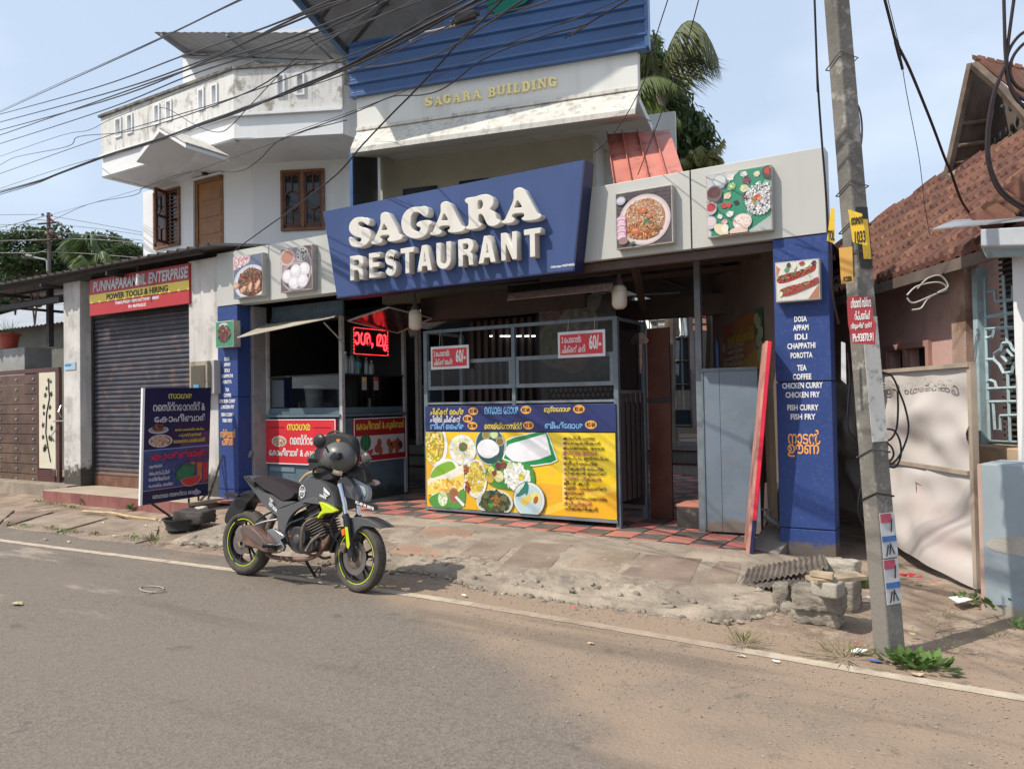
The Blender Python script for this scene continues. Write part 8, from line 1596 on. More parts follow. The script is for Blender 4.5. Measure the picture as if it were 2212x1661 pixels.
bp('headlight_cowl', [(1085, 600), (1130, 560), (1175, 555), (1225, 620), (1262, 700), (1285, 772), (1240, 768), (1180, 748), (1135, 705), (1108, 660)], -.10, -.03, GREY, 2, .02)
bp('windshield_mask', [(1150, 515), (1200, 470), (1245, 458), (1315, 480), (1345, 540), (1352, 612), (1290, 590), (1235, 560)], -.05, .03, BLK, 2, .02)
bp('headlight', [(1218, 572), (1290, 598), (1352, 640), (1372, 712), (1352, 780), (1300, 765), (1262, 690)], -.05, .0, glass_mat('headlamp glass', (.30, .33, .34), .1), 3, .03)
bp('headlight_reflector', [(1262, 620), (1330, 650), (1345, 705), (1335, 745), (1295, 725), (1275, 680)], -.058, -.050, mat('headlamp silver', (.75, .78, .78), .15, .9), 2, .004)
bp('number_plate', [(1245, 765), (1450, 815), (1455, 862), (1258, 815)], -.11, -.10, BLK, 0, .004)
a = hb((1258, 772), -.115); b = hb((1448, 850), -.115); FPl = Frame(); FPl.M = FB.M @ Matrix.Translation((a[0], 0, a[1])) @ Matrix.Rotation(rad(13), 4, 'Y'); text('KL48 M 8878', FPl, .0, .0, (b[0] - a[0]) * .9, .026, WHITE, bk_, y=-.114, bold=.02)
bp('front_indicator', [(1362, 592), (1400, 582), (1440, 605), (1425, 630), (1380, 628)], .14, .20, mat('clear indicator', (.55, .42, .38), .2), 2, .01); bt_('indicator_stalk', [(1340, 605), (1370, 606)], .012, BLK, [.08, .15], sm=0)
bt_('handlebar', [(905, 462), (960, 470), (1060, 510), (1180, 505), (1260, 470)], .014, BLK, [-.36, -.30, -.12, .12, .34])
bt_('grip', [(815, 405), (905, 408)], .02, BLK, [-.44, -.36], sm=0)
bt_('brake_lever', [(1045, 505), (1075, 520), (1130, 528)], .02, mat('beige lever guard', (.45, .36, .26), .6), [-.26, -.24, -.2])
mb = MB(FB); c_ = hb((925, 228), -.42); mb.ball((c_[0], -.42, c_[1]), (.075, .03, .062), 12, 8); mb.build('mirror', BLK, bk_, smooth=True); bt_('mirror_stalk', [(975, 270), (990, 300), (1005, 330)], .008, BLK, [-.42, -.38, -.34])
mb = MB(FB); c_ = hb((1352, 388), .40); Mm = Matrix.Rotation(rad(-35), 3, 'Y'); mb.ball((c_[0], .40, c_[1]), (.055, .03, .065), 10, 8, Mm); mb.build('mirror', mat('mirror shell', (.09, .09, .09), .3), bk_, smooth=True); bt_('mirror_stalk', [(1335, 405), (1300, 445), (1270, 480)], .008, BLK, [.40, .36, .32])
# decals
F2b = FB
c_ = hb((770, 690), -.147)
P = Print(FB, -.150);
for k in range(30):
 if k % 5 == 4: continue
 a0, a1 = 2 * math.pi * k / 30, 2 * math.pi * (k + 1) / 30; P.P([(c_[0] + r_ * .85 * math.cos(a), c_[1] + r_ * 1.35 * math.sin(a)) for r_, a in ((.036, a0), (.036, a1), (.044, a1), (.044, a0))], (.8, .8, .8)); P.P([(c_[0] + r_ * .85 * math.cos(a), c_[1] + r_ * 1.35 * math.sin(a)) for r_, a in ((.018, a0), (.018, a1), (.023, a1), (.023, a0))], (.8, .8, .8))
P.build(bk_, 'round_badge'); text('WANTED', FB, c_[0], c_[1] + .010, .07, .02, WHITE, bk_, y=-.152, bold=.03, center=True, name='badge_lettering')
wg_ = [[(960, 650), (975, 665), (1010, 700), (1020, 722), (1000, 718), (965, 685)], [(955, 668), (970, 690), (1005, 720), (1012, 732), (985, 726), (960, 700)], [(958, 692), (975, 712), (1000, 732), (985, 738), (962, 716)], [(962, 715), (985, 735), (975, 740), (960, 728)]]
for k, f_ in enumerate(wg_): bp('wing_emblem', f_, -.158, -.154, WHITE if k % 2 == 0 else STEELD, 0, 0)
a = hb((930, 712), -.158); b = hb((1012, 760), -.158); FW = Frame(); FW.M = FB.M @ Matrix.Translation((a[0], 0, a[1])) @ Matrix.Rotation(rad(16), 4, 'Y'); text('HONDA', FW, 0, 0, .085, .022, WHITE, bk_, y=-.158, bold=.03, name='emblem_lettering')
a = hb((488, 745), -.13); FW = Frame(); FW.M = FB.M @ Matrix.Translation((a[0], 0, a[1])) @ Matrix.Rotation(rad(32), 4, 'Y'); text('THE', FW, 0, 0, .05, .026, WHITE, bk_, y=-.150, bold=.02, name='tail_lettering'); text('FAST RIDER', FW, .02, -.034, .13, .03, WHITE, bk_, y=-.150, bold=.02, name='tail_lettering')
a = hb((642, 1088), -.2); text('HONDA', FB, a[0], a[1], .05, .014, mat('red mark', (.5, .03, .03), .5), bk_, y=-.206, bold=.02, name='cover_lettering')
# helmet hung on the bars, rucksack on the tank
hc = hb((1108, 375), -.12); hw = FB.w(hc[0], -.12, hc[1]); hel = thing('helmet', 'matte grey full face helmet hanging on the motorcycle handlebar', 'helmet', tuple(hw))
Fh = Frame(); Fh.M = FB.M @ Matrix.Translation((hc[0], -.12, hc[1])) @ Matrix.Rotation(rad(14), 4, 'Y'); rk = 160 / 2.4424 / 1.736 / 1650 * 7.0; print('helmet r', rk)
mb = MB(Fh); n, m_ = 28, 18; vs = []
for i in range(m_ + 1):
 th = math.pi * i / m_
 for k in range(n):
  ph = 2 * math.pi * k / n; x, y, z = math.sin(th) * math.cos(ph), math.sin(th) * math.sin(ph), math.cos(th)
  sx = 1.0 + .10 * max(0, -z) * (x < 0) ; vs.append((x * rk * 1.02 * sx, y * rk * .86, z * rk * (.84 if z > 0 else .86)))
mb.add(vs, [(i * n + k, (i + 1) * n + k, (i + 1) * n + (k + 1) % n, i * n + (k + 1) % n) for i in range(m_) for k in range(n)]); mb.build('shell', mat('matte grey helmet', (.11, .11, .105), .36, .1, var=.05), hel, smooth=True)
c_ = hb((1035, 420), -.12); mb = MB(FB); mb.ball((c_[0] + .01, -.12, c_[1] - .01), (.115, .10, .062), 18, 12, Matrix.Rotation(rad(22), 3, 'Y')); mb.build('chin_guard', mat('brownish helmet trim', (.06, .054, .048), .42), hel, smooth=True)
def hm(x, y): return hb((x, y), -.12 - rk * .80)
def hp(name, pts, y0, y1, mt_):
 q_ = [hb(p, y0) for p in pts]; mb = MB(FB); mb.prism(q_, y0, y1); return mb.build(name, mt_, hel, bevel=.006, smooth=True)
hp('chin_bar', catmull([(950, 350), (1000, 335), (1010, 380), (960, 400), (1000, 440), (1060, 470), (1020, 462), (965, 425), (945, 385)], 2), -.23, -.02, mat('dark helmet trim', (.05, .046, .042), .5))
hp('visor_hinge', [(1010, 372), (1050, 330), (1092, 338), (1100, 385), (1075, 402), (1005, 392)], -.275, -.22, BLK)
bc = hb((1020, 400), .02); bag = thing('rucksack', 'black and maroon rucksack strapped on the motorcycle tank behind the helmet', 'bag', tuple(FB.w(bc[0], .02, bc[1])))
def bg_(name, pts, y0, y1, mt_, pil=.12):
 global bk_
 o_ = bk_; q = bp(name, pts, y0, y1, mt_, 3, pillow=pil, par=bag); return q
BAGM = mat('black nylon', (.022, .021, .023), .7, var=.3, vs=14, bump=.5, bs=22); MARO = mat('maroon nylon', (.10, .03, .045), .7, var=.2)
bg_('main_pack', [(960, 200), (985, 160), (1080, 155), (1180, 178), (1225, 225), (1238, 320), (1225, 430), (1150, 540), (1060, 560), (980, 500), (930, 420), (935, 290)], -.04, .07, BAGM)
bg_('front_pocket', [(940, 300), (985, 285), (1010, 330), (1000, 420), (950, 440), (925, 380)], -.12, .02, MARO, .1)
bg_('side_bag', [(808, 440), (850, 405), (950, 410), (1010, 460), (1060, 520), (1050, 585), (960, 590), (870, 560), (815, 500)], -.12, -.02, BAGM)
bg_('upper_pouch', [(880, 300), (930, 280), (960, 330), (950, 420), (900, 430), (868, 380)], -.10, .05, BAGM)
bg_('green_cloth', [(815, 390), (870, 335), (890, 350), (880, 420), (825, 440)], -.08, .02, mat('green cloth', (.03, .13, .08), .8, var=.3, vs=10), .1)
bg_('orange_badge', [(1078, 212), (1108, 212), (1106, 228), (1093, 240), (1080, 228)], -.075, -.062, mat('orange badge', (.65, .22, .04), .5), .05)
bt_('strap', [(750, 600), (790, 550), (835, 520), (900, 505)], .015, mat('tan strap', (.40, .30, .16), .8), [-.12, -.13, -.14, -.15], par=bag)
bt_('buckle_strap', [(880, 560), (870, 500), (905, 460), (1010, 450)], .012, BLACKP, [-.15, -.16, -.17, -.15], par=bag)
bt_('top_handle', [(1000, 165), (1050, 140), (1110, 150), (1150, 172)], .010, BLACKP, [.05, .05, .05, .05], par=bag)
# ---------------------------------------------------------------- freestanding board
FA = Frame((-9.95, 6.41, 0), 90)
za4 = Z(520, 1420, 3.077)
def ha(x, y, yy=0.): return FA.hit(*za4(x, y), y=yy)
ab = thing('menu_board', 'dark navy freestanding menu board with Malayalam words and a printed watermelon', 'sign', tuple(FA.w(.6, 0, .1)))
TL, TR, BR, BL_ = ha(74, 108), ha(838, 103), ha(800, 1340), ha(42, 1462); print('board', TL, TR, BR, BL_)
bx1 = min(TR[0], BR[0]); ztp, zbt = (TL[1] + TR[1]) / 2, (BR[1] + BL_[1]) / 2
def uv_(x, y): p = ha(x, y); return p
mb = MB(FA); mb.prism([TL, TR, BR, BL_], 0, .035); mb.build('panel', mat('navy print board', (.014, .015, .062), .35, var=.1), ab, bevel=.003)
mb = MB(FA); mb.prism([(TL[0] - .035, TL[1]), (TL[0] - .002, TL[1]), (BL_[0] - .002, BL_[1]), (BL_[0] - .035, BL_[1])], -.003, .037); mb.build('edge_trim', WHITE, ab)
P = Print(FA, -.002); P.P([uv_(60, 835), uv_(815, 770), uv_(805, 1195), uv_(45, 1300)], (.022, .045, .17)); P.P([uv_(500, 640), uv_(820, 600), uv_(815, 765), uv_(480, 795)], (.06, .02, .09)); P.P([uv_(560, 800), uv_(815, 780), uv_(812, 930), uv_(540, 960)], (.07, .02, .09))
P.P([uv_(62, 826), uv_(815, 760), uv_(815, 772), uv_(62, 838)], (.10, .28, .60)); P.P([uv_(48, 1298), uv_(806, 1194), uv_(806, 1199), uv_(48, 1304)], (.55, .30, .25))
R7 = random.Random(3); K_ = abs(uv_(400, 700)[1] - uv_(400, 800)[1]) / 100; KX = abs(uv_(400, 700)[0] - uv_(500, 700)[0]) / 100
def ae(x, y, rx, ry_, c, n=24, a=0, p0=0, p1=2 * math.pi): p = uv_(x, y); P.E(p[0], p[1], rx * KX, ry_ * K_, c, n, a, p0, p1)
def asx(x, y, rx, ry_, cs, n, s): p = uv_(x, y); P.scatter(p[0], p[1], rx * KX, ry_ * K_, cs, n, s * K_, .5, R7)
ae(228, 592, 112, 42, (.45, .46, .48)); ae(228, 588, 98, 32, (.25, .24, .26)); ae(225, 565, 66, 42, (.03, .022, .02)); asx(225, 560, 60, 36, [(.08, .05, .03), (.02, .015, .015), (.3, .08, .04)], 50, 14)
ae(250, 718, 132, 72, (.55, .55, .56)); ae(250, 716, 118, 60, (.30, .19, .13)); asx(250, 716, 108, 54, [(.45, .30, .22), (.25, .13, .10), (.55, .40, .32)], 110, 20)
for k in range(70): ae(R7.uniform(180, 430), R7.uniform(930, 1250), 4, 6, (.12, .20, .42), 6)
for x, c in ((700, (.5, .12, .02)), (770, (.45, .02, .04))): P.P([uv_(x - 36, 965), uv_(x + 30, 960), uv_(x + 22, 1150), uv_(x - 28, 1160)], c)
P.P([uv_(595, 960), uv_(640, 955), uv_(640, 990), uv_(600, 1000)], (.4, .15, .04))
ae(540, 1080, 122, 102, (.012, .10, .045), 30, .4)
for k in range(7): ae(540 + (k - 3) * 26, 1080 - (k - 3) * 10, 7, 92 - abs(k - 3) * 14, (.02, .22, .10), 12, .4)
ae(600, 1130, 126, 108, (.45, .40, .25), 24, .16, math.pi, 2 * math.pi); ae(600, 1132, 118, 98, (.50, .03, .04), 24, .16, math.pi, 2 * math.pi)
for k in range(7): ae(530 + k * 22, 1165 - k * 5, 4, 6, (.02, .01, .01), 6)
ae(740, 1165, 34, 22, (.3, .02, .03)); P.build(ab)
PGR = mat('pale grey print', (.52, .52, .58), .45); PYE = mat('dull yellow print', (.55, .50, .10), .45); PRE = mat('bright red print', (.62, .03, .06), .45)
for s, x0_, y0_, x1_, y1_, m_ in (('സാഗര', 338, 168, 612, 232, PYE), ('റെസ്റ്റോറന്റ് &', 162, 262, 762, 372, PGR), ('േകാഫീബാർ', 176, 400, 766, 496, PGR), ('േദാശ, െപാേറാട്ട, അപ്പം', 418, 560, 750, 602, PYE), ('ചപ്പാത്തി, ഇഡ്ഡലി', 456, 620, 712, 668, PYE), ('മസാലേദാശ, െനയ്േറാസ്റ്റ്', 398, 682, 765, 740, PYE), ('കൂൾബാർ', 145, 830, 756, 930, PRE), ('മുന്തിരി', 118, 985, 265, 1035, PGR), ('ൈപനാപ്പിൾ', 116, 1050, 356, 1105, PGR), ('തണ്ണിമത്തൻ', 112, 1120, 354, 1175, PGR), ('േപരക്ക, മാങ്ങ', 112, 1195, 388, 1248, PGR), ('േസാഡാ നാരങ്ങാ െവള്ളം', 156, 1290, 712, 1365, PGR)):
 a, b = uv_(x0_, y0_), uv_(x1_, y1_); xm_ = (x0_ + x1_) / 2; zt_m = uv_(xm_, y0_ + 4)[1]; zb_m = uv_(xm_, y1_)[1]
 sl_t = -.085 * (1 if y0_ > 300 else .3); text(s, FA, a[0], zt_m, b[0] - a[0], zt_m - zb_m, m_, ab, y=-.008, bold=.014)
for p, q_ in (((-.05, .30), (.35, .02)), ((.55, .3), (.6, .02)), ((.95, .4), (.55, .05)), ((1.15, .9), (.85, .03))):
 mb = MB(FA); mb.tube([(p[0] + .2, .05, p[1]), (q_[0] + .2, .12, q_[1])], .018, 4); mb.build('leg', DARKM, ab)
mb = MB(FA); mb.tube([(bx1 + .05, .3, 1.15), (.95, .1, .15)], .016, 5); mb.build('stay', BLACKP, ab)
def rock(name, lab, c, size, mt_, yaw=0, seed=0, cat='block', group=None, am=.014, fr_=9, sub=7, tilt=(0, 0), obj=None):
 rg_off = seed * 7.3; sx, sy, sz = size; mb = MB(); M = Matrix.Translation(Vector(c)) @ Matrix.Rotation(rad(yaw), 4, 'Z') @ Matrix.Rotation(rad(tilt[0]), 4, 'X') @ Matrix.Rotation(rad(tilt[1]), 4, 'Y')
 bm = bmesh.new(); bmesh.ops.create_cube(bm, size=1.); bmesh.ops.subdivide_edges(bm, edges=bm.edges[:], cuts=sub, use_grid_fill=True)
 for v in bm.verts:
  p = v.co.copy(); q_ = p.copy(); l = max(abs(p.x), abs(p.y), abs(p.z)); rd = p.normalized() * .62; p = p.lerp(rd, .16)
  w_ = Vector((p.x * sx, p.y * sy, p.z * sz)); d = mn.fractal(w_ * fr_ * 2.2 + Vector((rg_off, 0, 0)), 1., 2., 3); d2 = mn.noise(w_ * fr_ * 7 + Vector((rg_off, 0, 0)))
  w_ += p.normalized() * (d * am + d2 * am * .55); v.co = M @ w_
 me = bpy.data.meshes.new(name); bm.to_mesh(me); bm.free(); me.materials.append(mt_); me.polygons.foreach_set('use_smooth', [True] * len(me.polygons)); o = bpy.data.objects.new(name, me); COL.objects.link(o); return tag(o, lab, cat, group)
RUBB = mat('broken concrete', (.25, .22, .18), .95, var=.25, vs=6, bump=1., bs=55, spot=((.17, .15, .12), .6, 9)); RUBL = mat('pale broken concrete', (.44, .40, .33), .95, var=.2, vs=6, bump=1., bs=60, spot=((.28, .25, .2), .5, 12)); DRK = mat('dark stone', (.06, .052, .047), .8, var=.3, bump=.8, bs=20)
zsu = Z(0, 1750, 2.212)
p = at(*zsu(1420, 560), Zc=.03); t = thing('rubber_basin', 'black worn basin holding dark stone under the menu board', 'basin', tuple(p)); c = p + Vector((-.02, .18, 0)); mb = MB(); mb.lathe([(0, .0), (.16, .01), (.21, .05), (.20, .09), (.235, .17), (.25, .175), (.25, .19), (.22, .185), (.19, .10), (0, .08)], c, n=24); mb.build('bowl', mat('black rubber', (.035, .033, .032), .6, var=.3), t, smooth=True)
rock('stone', 'big dark stone lying in the black basin under the menu board', c + Vector((.13, .08, .20)), (.50, .26, .16), DRK, 10, 3, 'stone', am=.03, fr_=4)
rock('stone', 'pale speckled stone behind the black basin by the maroon plinth', c + Vector((-.12, .34, .16)), (.17, .16, .22), RUBL, 20, 5, 'stone', am=.02, fr_=5)
t = thing('bamboo_stick', 'long pale bamboo stick lying along the foot of the maroon plinth', 'stick', tuple(at(*zsu(700, 370), Zc=.06))); pts = [at(*zsu(*q_), Zc=.075) for q_ in ((690, 368), (800, 375), (950, 385), (1050, 408), (1180, 425), (1340, 445))]; mb = MB(); mb.tube(catmull([tuple(p) for p in pts], 3, False), .018, 7); mb.build('cane', mat('bamboo', (.50, .36, .19), .6, var=.2, vs=8), t, smooth=True)
# rubble at the right pillar
zq4 = Z(2200, 1950, 1.8433)
GBk = 'broken concrete blocks stacked by the right pillar'
def blk(x, y, Zc, size, lab, mt_=RUBB, yaw=-12, seed=1, am=.012, **k): p = at(*zq4(x, y), Zc=Zc); return rock('concrete_block', lab, p, size, mt_, yaw, seed, 'block', GBk, am, **k)
blk(1600, 650, .065, (.33, .2, .13), 'lowest block of the stack by the pole', seed=1, yaw=-3, am=.02, sub=12); blk(1610, 535, .195, (.34, .2, .155), 'second block up in the stack by the pole', seed=2, yaw=-1, am=.02, sub=12)
blk(1668, 470, .315, (.18, .15, .10), 'small block on top carrying the wooden plank', mat('fine block', (.33, .30, .25), .9, bump=.6), seed=3, am=.004, yaw=-12); blk(1345, 510, .12, (.115, .14, .16), 'narrow upright block under the end of the corrugated sheet', seed=4, yaw=5, am=.016)
blk(1400, 612, .05, (.09, .09, .08), 'small loose lump beside the lowest block', seed=7, am=.02); blk(1760, 325, .20, (.27, .22, .12), 'pale block right behind the plank against the blue pillar', RUBL, seed=5, yaw=-8, am=.016); blk(1800, 470, .17, (.15, .18, .14), 'upper of two grey lumps behind the stack', seed=6); blk(1790, 560, .07, (.18, .2, .15), 'lower of two grey lumps behind the stack', seed=8)
def corr(c4, lab, n=16, am=.012):
 t = thing('corrugated_sheet', lab, 'sheet', tuple(c4[0]), 'grey corrugated sheets on the rubble'); A, B, C, D = c4; nn = n * 4; mb = MB(); vs = []
 for k in range(nn + 1):
  s = k / nn; h = am * math.copysign(min(1, abs(math.sin(2 * math.pi * s * n)) * 1.6), math.sin(2 * math.pi * s * n)); vs += [A.lerp(D, s) + Vector((0, 0, h)), B.lerp(C, s) + Vector((0, 0, h))]
 for k in range(nn + 1): vs += [vs[2 * k] + Vector((0, 0, -.016))]
 m_ = 2 * (nn + 1); mb.add(vs, [(2 * k, 2 * k + 1, 2 * k + 3, 2 * k + 2) for k in range(nn)] + [(2 * k, 2 * k + 2, m_ + k + 1, m_ + k) for k in range(nn)]); mb.build('sheet', mat('grey brown fibre sheet', (.155, .13, .108), .85, var=.25, vs=6, spot=((.26, .22, .18), .5, 7)), t); return t
corr([at(*zq4(1075, 432), Zc=.10), at(*zq4(1110, 335), Zc=.13), at(*zq4(1640, 235), Zc=.27), at(*zq4(1668, 318), Zc=.32)], 'upper corrugated sheet sloping from the ground to the blue pillar', 15)
corr([at(*zq4(990, 447), Zc=.07), at(*zq4(1110, 325), Zc=.10), at(*zq4(1230, 310), Zc=.15), at(*zq4(1160, 440), Zc=.12)], 'small end of corrugated sheet poking out on the ramp side', 4)
corr([at(*zq4(1090, 455), Zc=.08), at(*zq4(1180, 420), Zc=.10), at(*zq4(1585, 400), Zc=.24), at(*zq4(1590, 450), Zc=.24)], 'lower corrugated sheet under the upper one', 13)
t = thing('wooden_plank', 'flat weathered plank laid across the block stack', 'plank', tuple(at(*zq4(1700, 390), Zc=.46))); PLK = mat('weathered plank', (.36, .28, .19), .85, var=.25, vs=8, streak=None)
mb = MB(); mb.slab([at(*zq4(1507, 378), Zc=.385), at(*zq4(1595, 415), Zc=.385), at(*zq4(1945, 385), Zc=.385), at(*zq4(1860, 352), Zc=.385)], (0, 0, -1), .03); mb.build('board', PLK, t, bevel=.004)
t = thing('wooden_plank', 'short thick offcut lying on the flat weathered plank', 'plank', tuple(at(*zq4(1620, 360), Zc=.48))); mb = MB(); mb.slab([at(*zq4(1538, 352), Zc=.425), at(*zq4(1565, 343), Zc=.425), at(*zq4(1708, 358), Zc=.425), at(*zq4(1700, 378), Zc=.425)], (0, 0, -1), .035); mb.build('board', PLK, t, bevel=.004)
t = thing('paper_scrap', 'white printed paper lying on the dirt before the grey wall', 'litter', tuple(at(*zr_(640, 1205), Zc=.07))); mb = MB(); mb.slab([at((3100 + x / 1.277) / 1.736, (1300 + y / 1.277) / 1.736, Zc=.09) for x, y in ((583, 1200), (650, 1192), (700, 1212), (630, 1228))], (0, 0, 1), .004); mb.build('sheet', WHITE, t)
t = thing('road_wire', 'loop of thin wire lying on the asphalt at the lower left', 'wire', tuple(at(*zsu(1260, 1010), Zc=.01))); mb = MB(); mb.tube(catmull([tuple(at(*zsu(*q_), Zc=.012)) for q_ in ((1375, 1025), (1300, 1040), (1180, 1025), (1168, 1000), (1230, 988), (1330, 995), (1355, 1015), (1300, 1030), (1225, 1052))], 4, False), .006, 5); mb.build('loop', mat('straw wire', (.35, .30, .24), .8), t, smooth=True)
# litter, stones, weeds
GL_ = 'small scraps of litter on the ground'
rl_ = random.Random(12); LC = [mat('litter white', (.72, .72, .70), .6), mat('litter tan', (.55, .40, .28), .8), mat('litter orange', (.60, .25, .12), .6), mat('dry leaf', (.45, .40, .20), .7), mat('litter blue', (.15, .2, .5), .5), mat('litter red', (.6, .05, .08), .5)]
def scrap(fn, x, y, k, lab, s=.05, z=.03):
 p = at(*fn(x, y), Zc=z); p.z = max(gz(p.x, p.y) + .028, .006) if p.y > 5.3 else .006; mb = MB(); a = rl_.uniform(0, 3); n = 6; pts = []
 for i in range(n): t_ = 2 * math.pi * i / n; r_ = s * rl_.uniform(.5, 1.1); pts.append(p + Vector((math.cos(t_ + a) * r_, math.sin(t_ + a) * r_ * .55, rl_.uniform(.0, s * .4))))
 mb.add(pts + [p + Vector((0, 0, s * .35))], [(i, (i + 1) % n, n) for i in range(n)]); o = mb.build('litter', LC[k], None); tag(o, lab, 'litter'); return o
for a_ in ((zsu, 140, 1118, 3, 'pale dry leaf on the asphalt near the left edge', .075), (zsu, 570, 608, 3, 'yellowish scrap on the dirt beside the left slabs', .05), (zsu, 685, 532, 4, 'small blue folded scrap on the left slabs', .05), (zsu, 380, 588, 2, 'orange brown scrap between dirt and asphalt at left', .05), (zsu, 1130, 605, 3, 'green leaf scrap by the dirt edge', .035), (zsu, 950, 575, 1, 'crumpled tan scrap at the edge of the slabs', .06), (zsu, 1205, 515, 0, 'small grey white wrapper on the slabs', .035), (zsu, 860, 468, 0, 'tiny white scrap in the middle of the slabs', .03), (zsu, 575, 338, 0, 'white wrapper in the grass by the plinth', .05), (zsu, 250, 355, 2, 'orange scrap near the gate threshold', .035), (zsu, 1620, 478, 0, 'clear crumpled plastic beside the basin', .07), (zsu, 1290, 545, 1, 'brown paper bits near the basin', .05), (zsu, 240, 492, 1, 'cream scrap at the far left dirt edge', .035),
 (zp, 540, 516, 0, 'white and orange wrapper on the ramp edge', .04), (zp, 1190, 590, 5, 'small red cap on the dirt before the ramp', .03), (zp, 1285, 790, 1, 'cream coloured chip on the asphalt', .03), (zp, 2050, 342, 0, 'white scrap near the corrugated sheets', .03), (zq4, 1072, 916, 0, 'white scrap by the gap in the painted line', .035), (zq4, 1310, 953, 0, 'white paper piece with a dark spot on the line', .035), (zq4, 30, 828, 1, 'cream stone coloured scrap on the asphalt', .025), (zq4, 1880, 900, 0, 'crumpled white plastic at the foot of the pole', .09), (zq4, 1990, 950, 4, 'blue scrap at the foot of the pole', .05), (zq4, 1870, 850, 5, 'pink scrap near the pole', .03), (zq4, 1935, 570, 0, 'crushed clear cup behind the pole', .05), (zr_, 415, 1375, 3, 'small yellow torn ring on the dirt right of the pole', .035), (zr_, 430, 1555, 1, 'pale torn paper beside the painted line', .05)):
 scrap(a_[0], a_[1], a_[2], a_[3], a_[4], a_[5])
mb = MB(); rs_ = random.Random(4)
for k in range(5200):
 r_ = rs_.random()
 if r_ < .55: x = rs_.uniform(-3.4, 1.2); y = rs_.gauss(4.55, .5)
 elif r_ < .8: x = rs_.uniform(-12, .5); y = rs_.gauss(5.5, .14)
 else: x = rs_.uniform(-13, .8); y = rs_.uniform(5.5, 7.2)
 s = rs_.uniform(.003, .0085) * (1.5 if rs_.random() < .06 else 1); z = (gz(x, y) + .02 if y > 5.55 else 0)
 c = Vector((x, y, z + s * .3)); q_ = [c + Vector((rs_.uniform(.6, 1.2) * s * math.cos(a), rs_.uniform(.6, 1.2) * s * math.sin(a), 0)) for a in (0, 1.6, 3.1, 4.7)]
 mb.add(q_ + [c + Vector((0, 0, s * .8))], [(0, 1, 4), (1, 2, 4), (2, 3, 4), (3, 0, 4)])
o = mb.build('gravel', mat('road grit', (.26, .22, .18), .95, var=.4, vs=40), kind='stuff'); tag(o, 'loose grit and small stones along the road edge', 'gravel')
mb = MB()
for (u, v, n, s) in ((1470, 1745, 0, 0),): pass
def weeds(fn, x, y, lab, n=40, r_=.12, l=.07, w_=.4, m_=LWEED, up_=.6, seed=0, nm='weed'):
 rg = random.Random(seed); p = at(*fn(x, y), Zc=.05); p.z = gz(p.x, p.y) + .01; mb = MB()
 for _ in range(n):
  a = rg.uniform(0, 6.28); q_ = rg.random(); b = p + Vector((math.cos(a) * r_ * q_, math.sin(a) * r_ * q_ * .7, rg.uniform(0, .05))); d = Vector((math.cos(a) * .8, math.sin(a) * .8, up_ * rg.uniform(.3, 1.6))).normalized(); s = d.cross(Vector((0, 0, 1))).normalized(); ll = l * rg.uniform(.6, 1.3)
  mb.add([b, b + d * ll * .5 + s * ll * w_ * .5, b + d * ll, b + d * ll * .5 - s * ll * w_ * .5], [(0, 1, 2, 3)])
 o = mb.build(nm, m_, None); tag(o, lab, 'moss' if 'moss' in nm else 'plant', kind='stuff' if 'moss' in nm else None); return o
GRS = leafmat('dry grass', (.17, .17, .06))
weeds(zr_, 380, 1480, 'low green leafy weed growing at the foot of the pole', 70, .14, .075, .55, seed=1); weeds(zr_, 460, 1505, 'second leafy clump just right of the pole foot', 70, .16, .075, .55, seed=2); weeds(zr_, 820, 1255, 'leafy green plant against the base of the grey wall', 70, .14, .09, .5, seed=3); weeds(zr_, 920, 1265, 'leafy plant at the grey wall by the right edge', 50, .12, .09, .5, seed=4); weeds(zr_, 180, 1150, 'bright weed between the rubble and the pole', 60, .13, .08, .3, seed=5); weeds(zr_, 670, 1222, 'small weed beside the white paper', 35, .08, .05, .5, seed=6); weeds(zr_, 920, 1340, 'faint weed in the dirt at the right edge', 30, .12, .06, .4, seed=7)
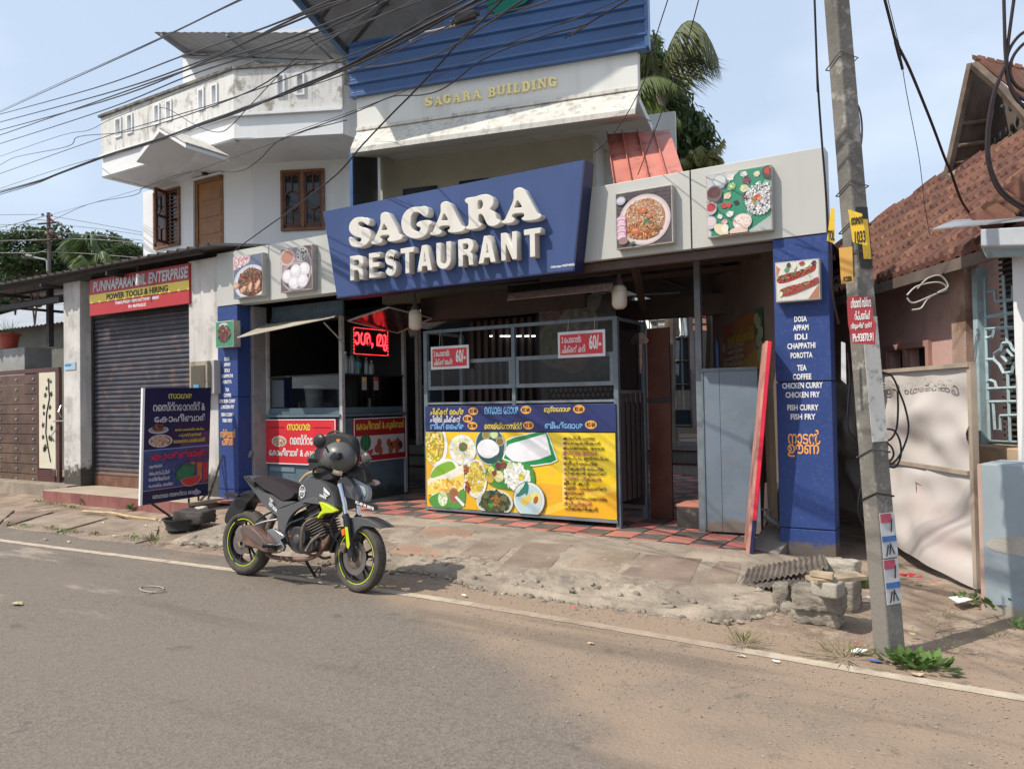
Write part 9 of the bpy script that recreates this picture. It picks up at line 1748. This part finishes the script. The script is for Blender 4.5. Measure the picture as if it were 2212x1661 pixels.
weeds(zq4, 1080, 812, 'tuft of grass growing from the dirt before the ramp', 60, .07, .13, .06, GRS, .5, 8, 'grass_tuft'); weeds(zq4, 1780, 905, 'straggling grass left of the pole foot', 70, .25, .14, .07, GRS, .3, 9, 'grass_tuft'); weeds(zsu, 1280, 615, 'dry grass tuft at the corner of the ramp by the basin', 90, .12, .13, .06, GRS, 1., 10, 'grass_tuft'); weeds(zsu, 1500, 535, 'green creeper at the foot of the black basin', 50, .12, .07, .5, seed=11); weeds(zsu, 1075, 360, 'small green weed at the maroon plinth', 25, .05, .09, .4, seed=12); weeds(zsu, 700, 312, 'thin green weed against the maroon plinth', 20, .04, .1, .4, seed=13)
k = 0
for x, y in ((100, 462), (200, 478), (440, 495), (330, 300), (620, 345), (520, 520), (800, 545), (1110, 580), (610, 525), (550, 335), (440, 320)): k += 1; weeds(zsu, x, y, ('moss and grass in the slab joint, nearest to the left edge', 'grass in the slab joint, second from the left', 'bright moss at the corner of the sunken slab', 'grass below the gate side of the plinth', 'moss strip at the foot of the maroon plinth', 'low moss before the sunken slab', 'mossy strip along the slab front', 'moss at the right end of the slab front', 'moss tuft between two slabs', 'tiny moss tuft near the white wrapper', 'tiny grass tuft by the plinth corner')[k - 1], 90, .16, .028, .5, GRS if k % 2 else LWEED, .8, 20 + k, 'moss_tuft')
mb = MB(); rs_ = random.Random(41)
for k in range(900):
 if k % 3: x = rs_.uniform(-14, 1.2); y = 5.35 + abs(rs_.gauss(0, .45));
 else: x = rs_.uniform(-1.3, 1.6); y = rs_.uniform(5.2, 7.2)
 if -8.4 < x < -1.3 and y > 5.65 and k % 4: continue
 z = gz(x, y) + .03 if y > 5.5 else .006; a = rs_.uniform(0, 6.28); l = rs_.uniform(.008, .03); d = Vector((math.cos(a), math.sin(a), rs_.uniform(0, .35))) * l; s_ = Vector((-math.sin(a), math.cos(a), .1)) * l * rs_.uniform(.1, .35); p = Vector((x, y, z))
 mb.add([p, p + d * .5 + s_, p + d, p + d * .5 - s_], [(0, 1, 2, 3)])
o = mb.build('dry_leaf_bits', mat('dry leaf bits', (.24, .165, .09), .9, var=.5, vs=30), kind='stuff'); tag(o, 'dry leaf bits and straw scattered over the verge', 'leaves')
k = 0
for x, y, r_ in ((700, 1150, .10), (560, 1290, .12), (820, 1380, .14), (600, 1420, .10)):
 k += 1; weeds(zr_, x, y, ('dry straw patch under the flex screen', 'dry straw patch in the middle of the dirt', 'dry straw patch by the shaded dirt', 'dry straw patch near the painted line')[k - 1], 60, r_, .10, .04, GRS, .25, 60 + k, 'dry_straw')
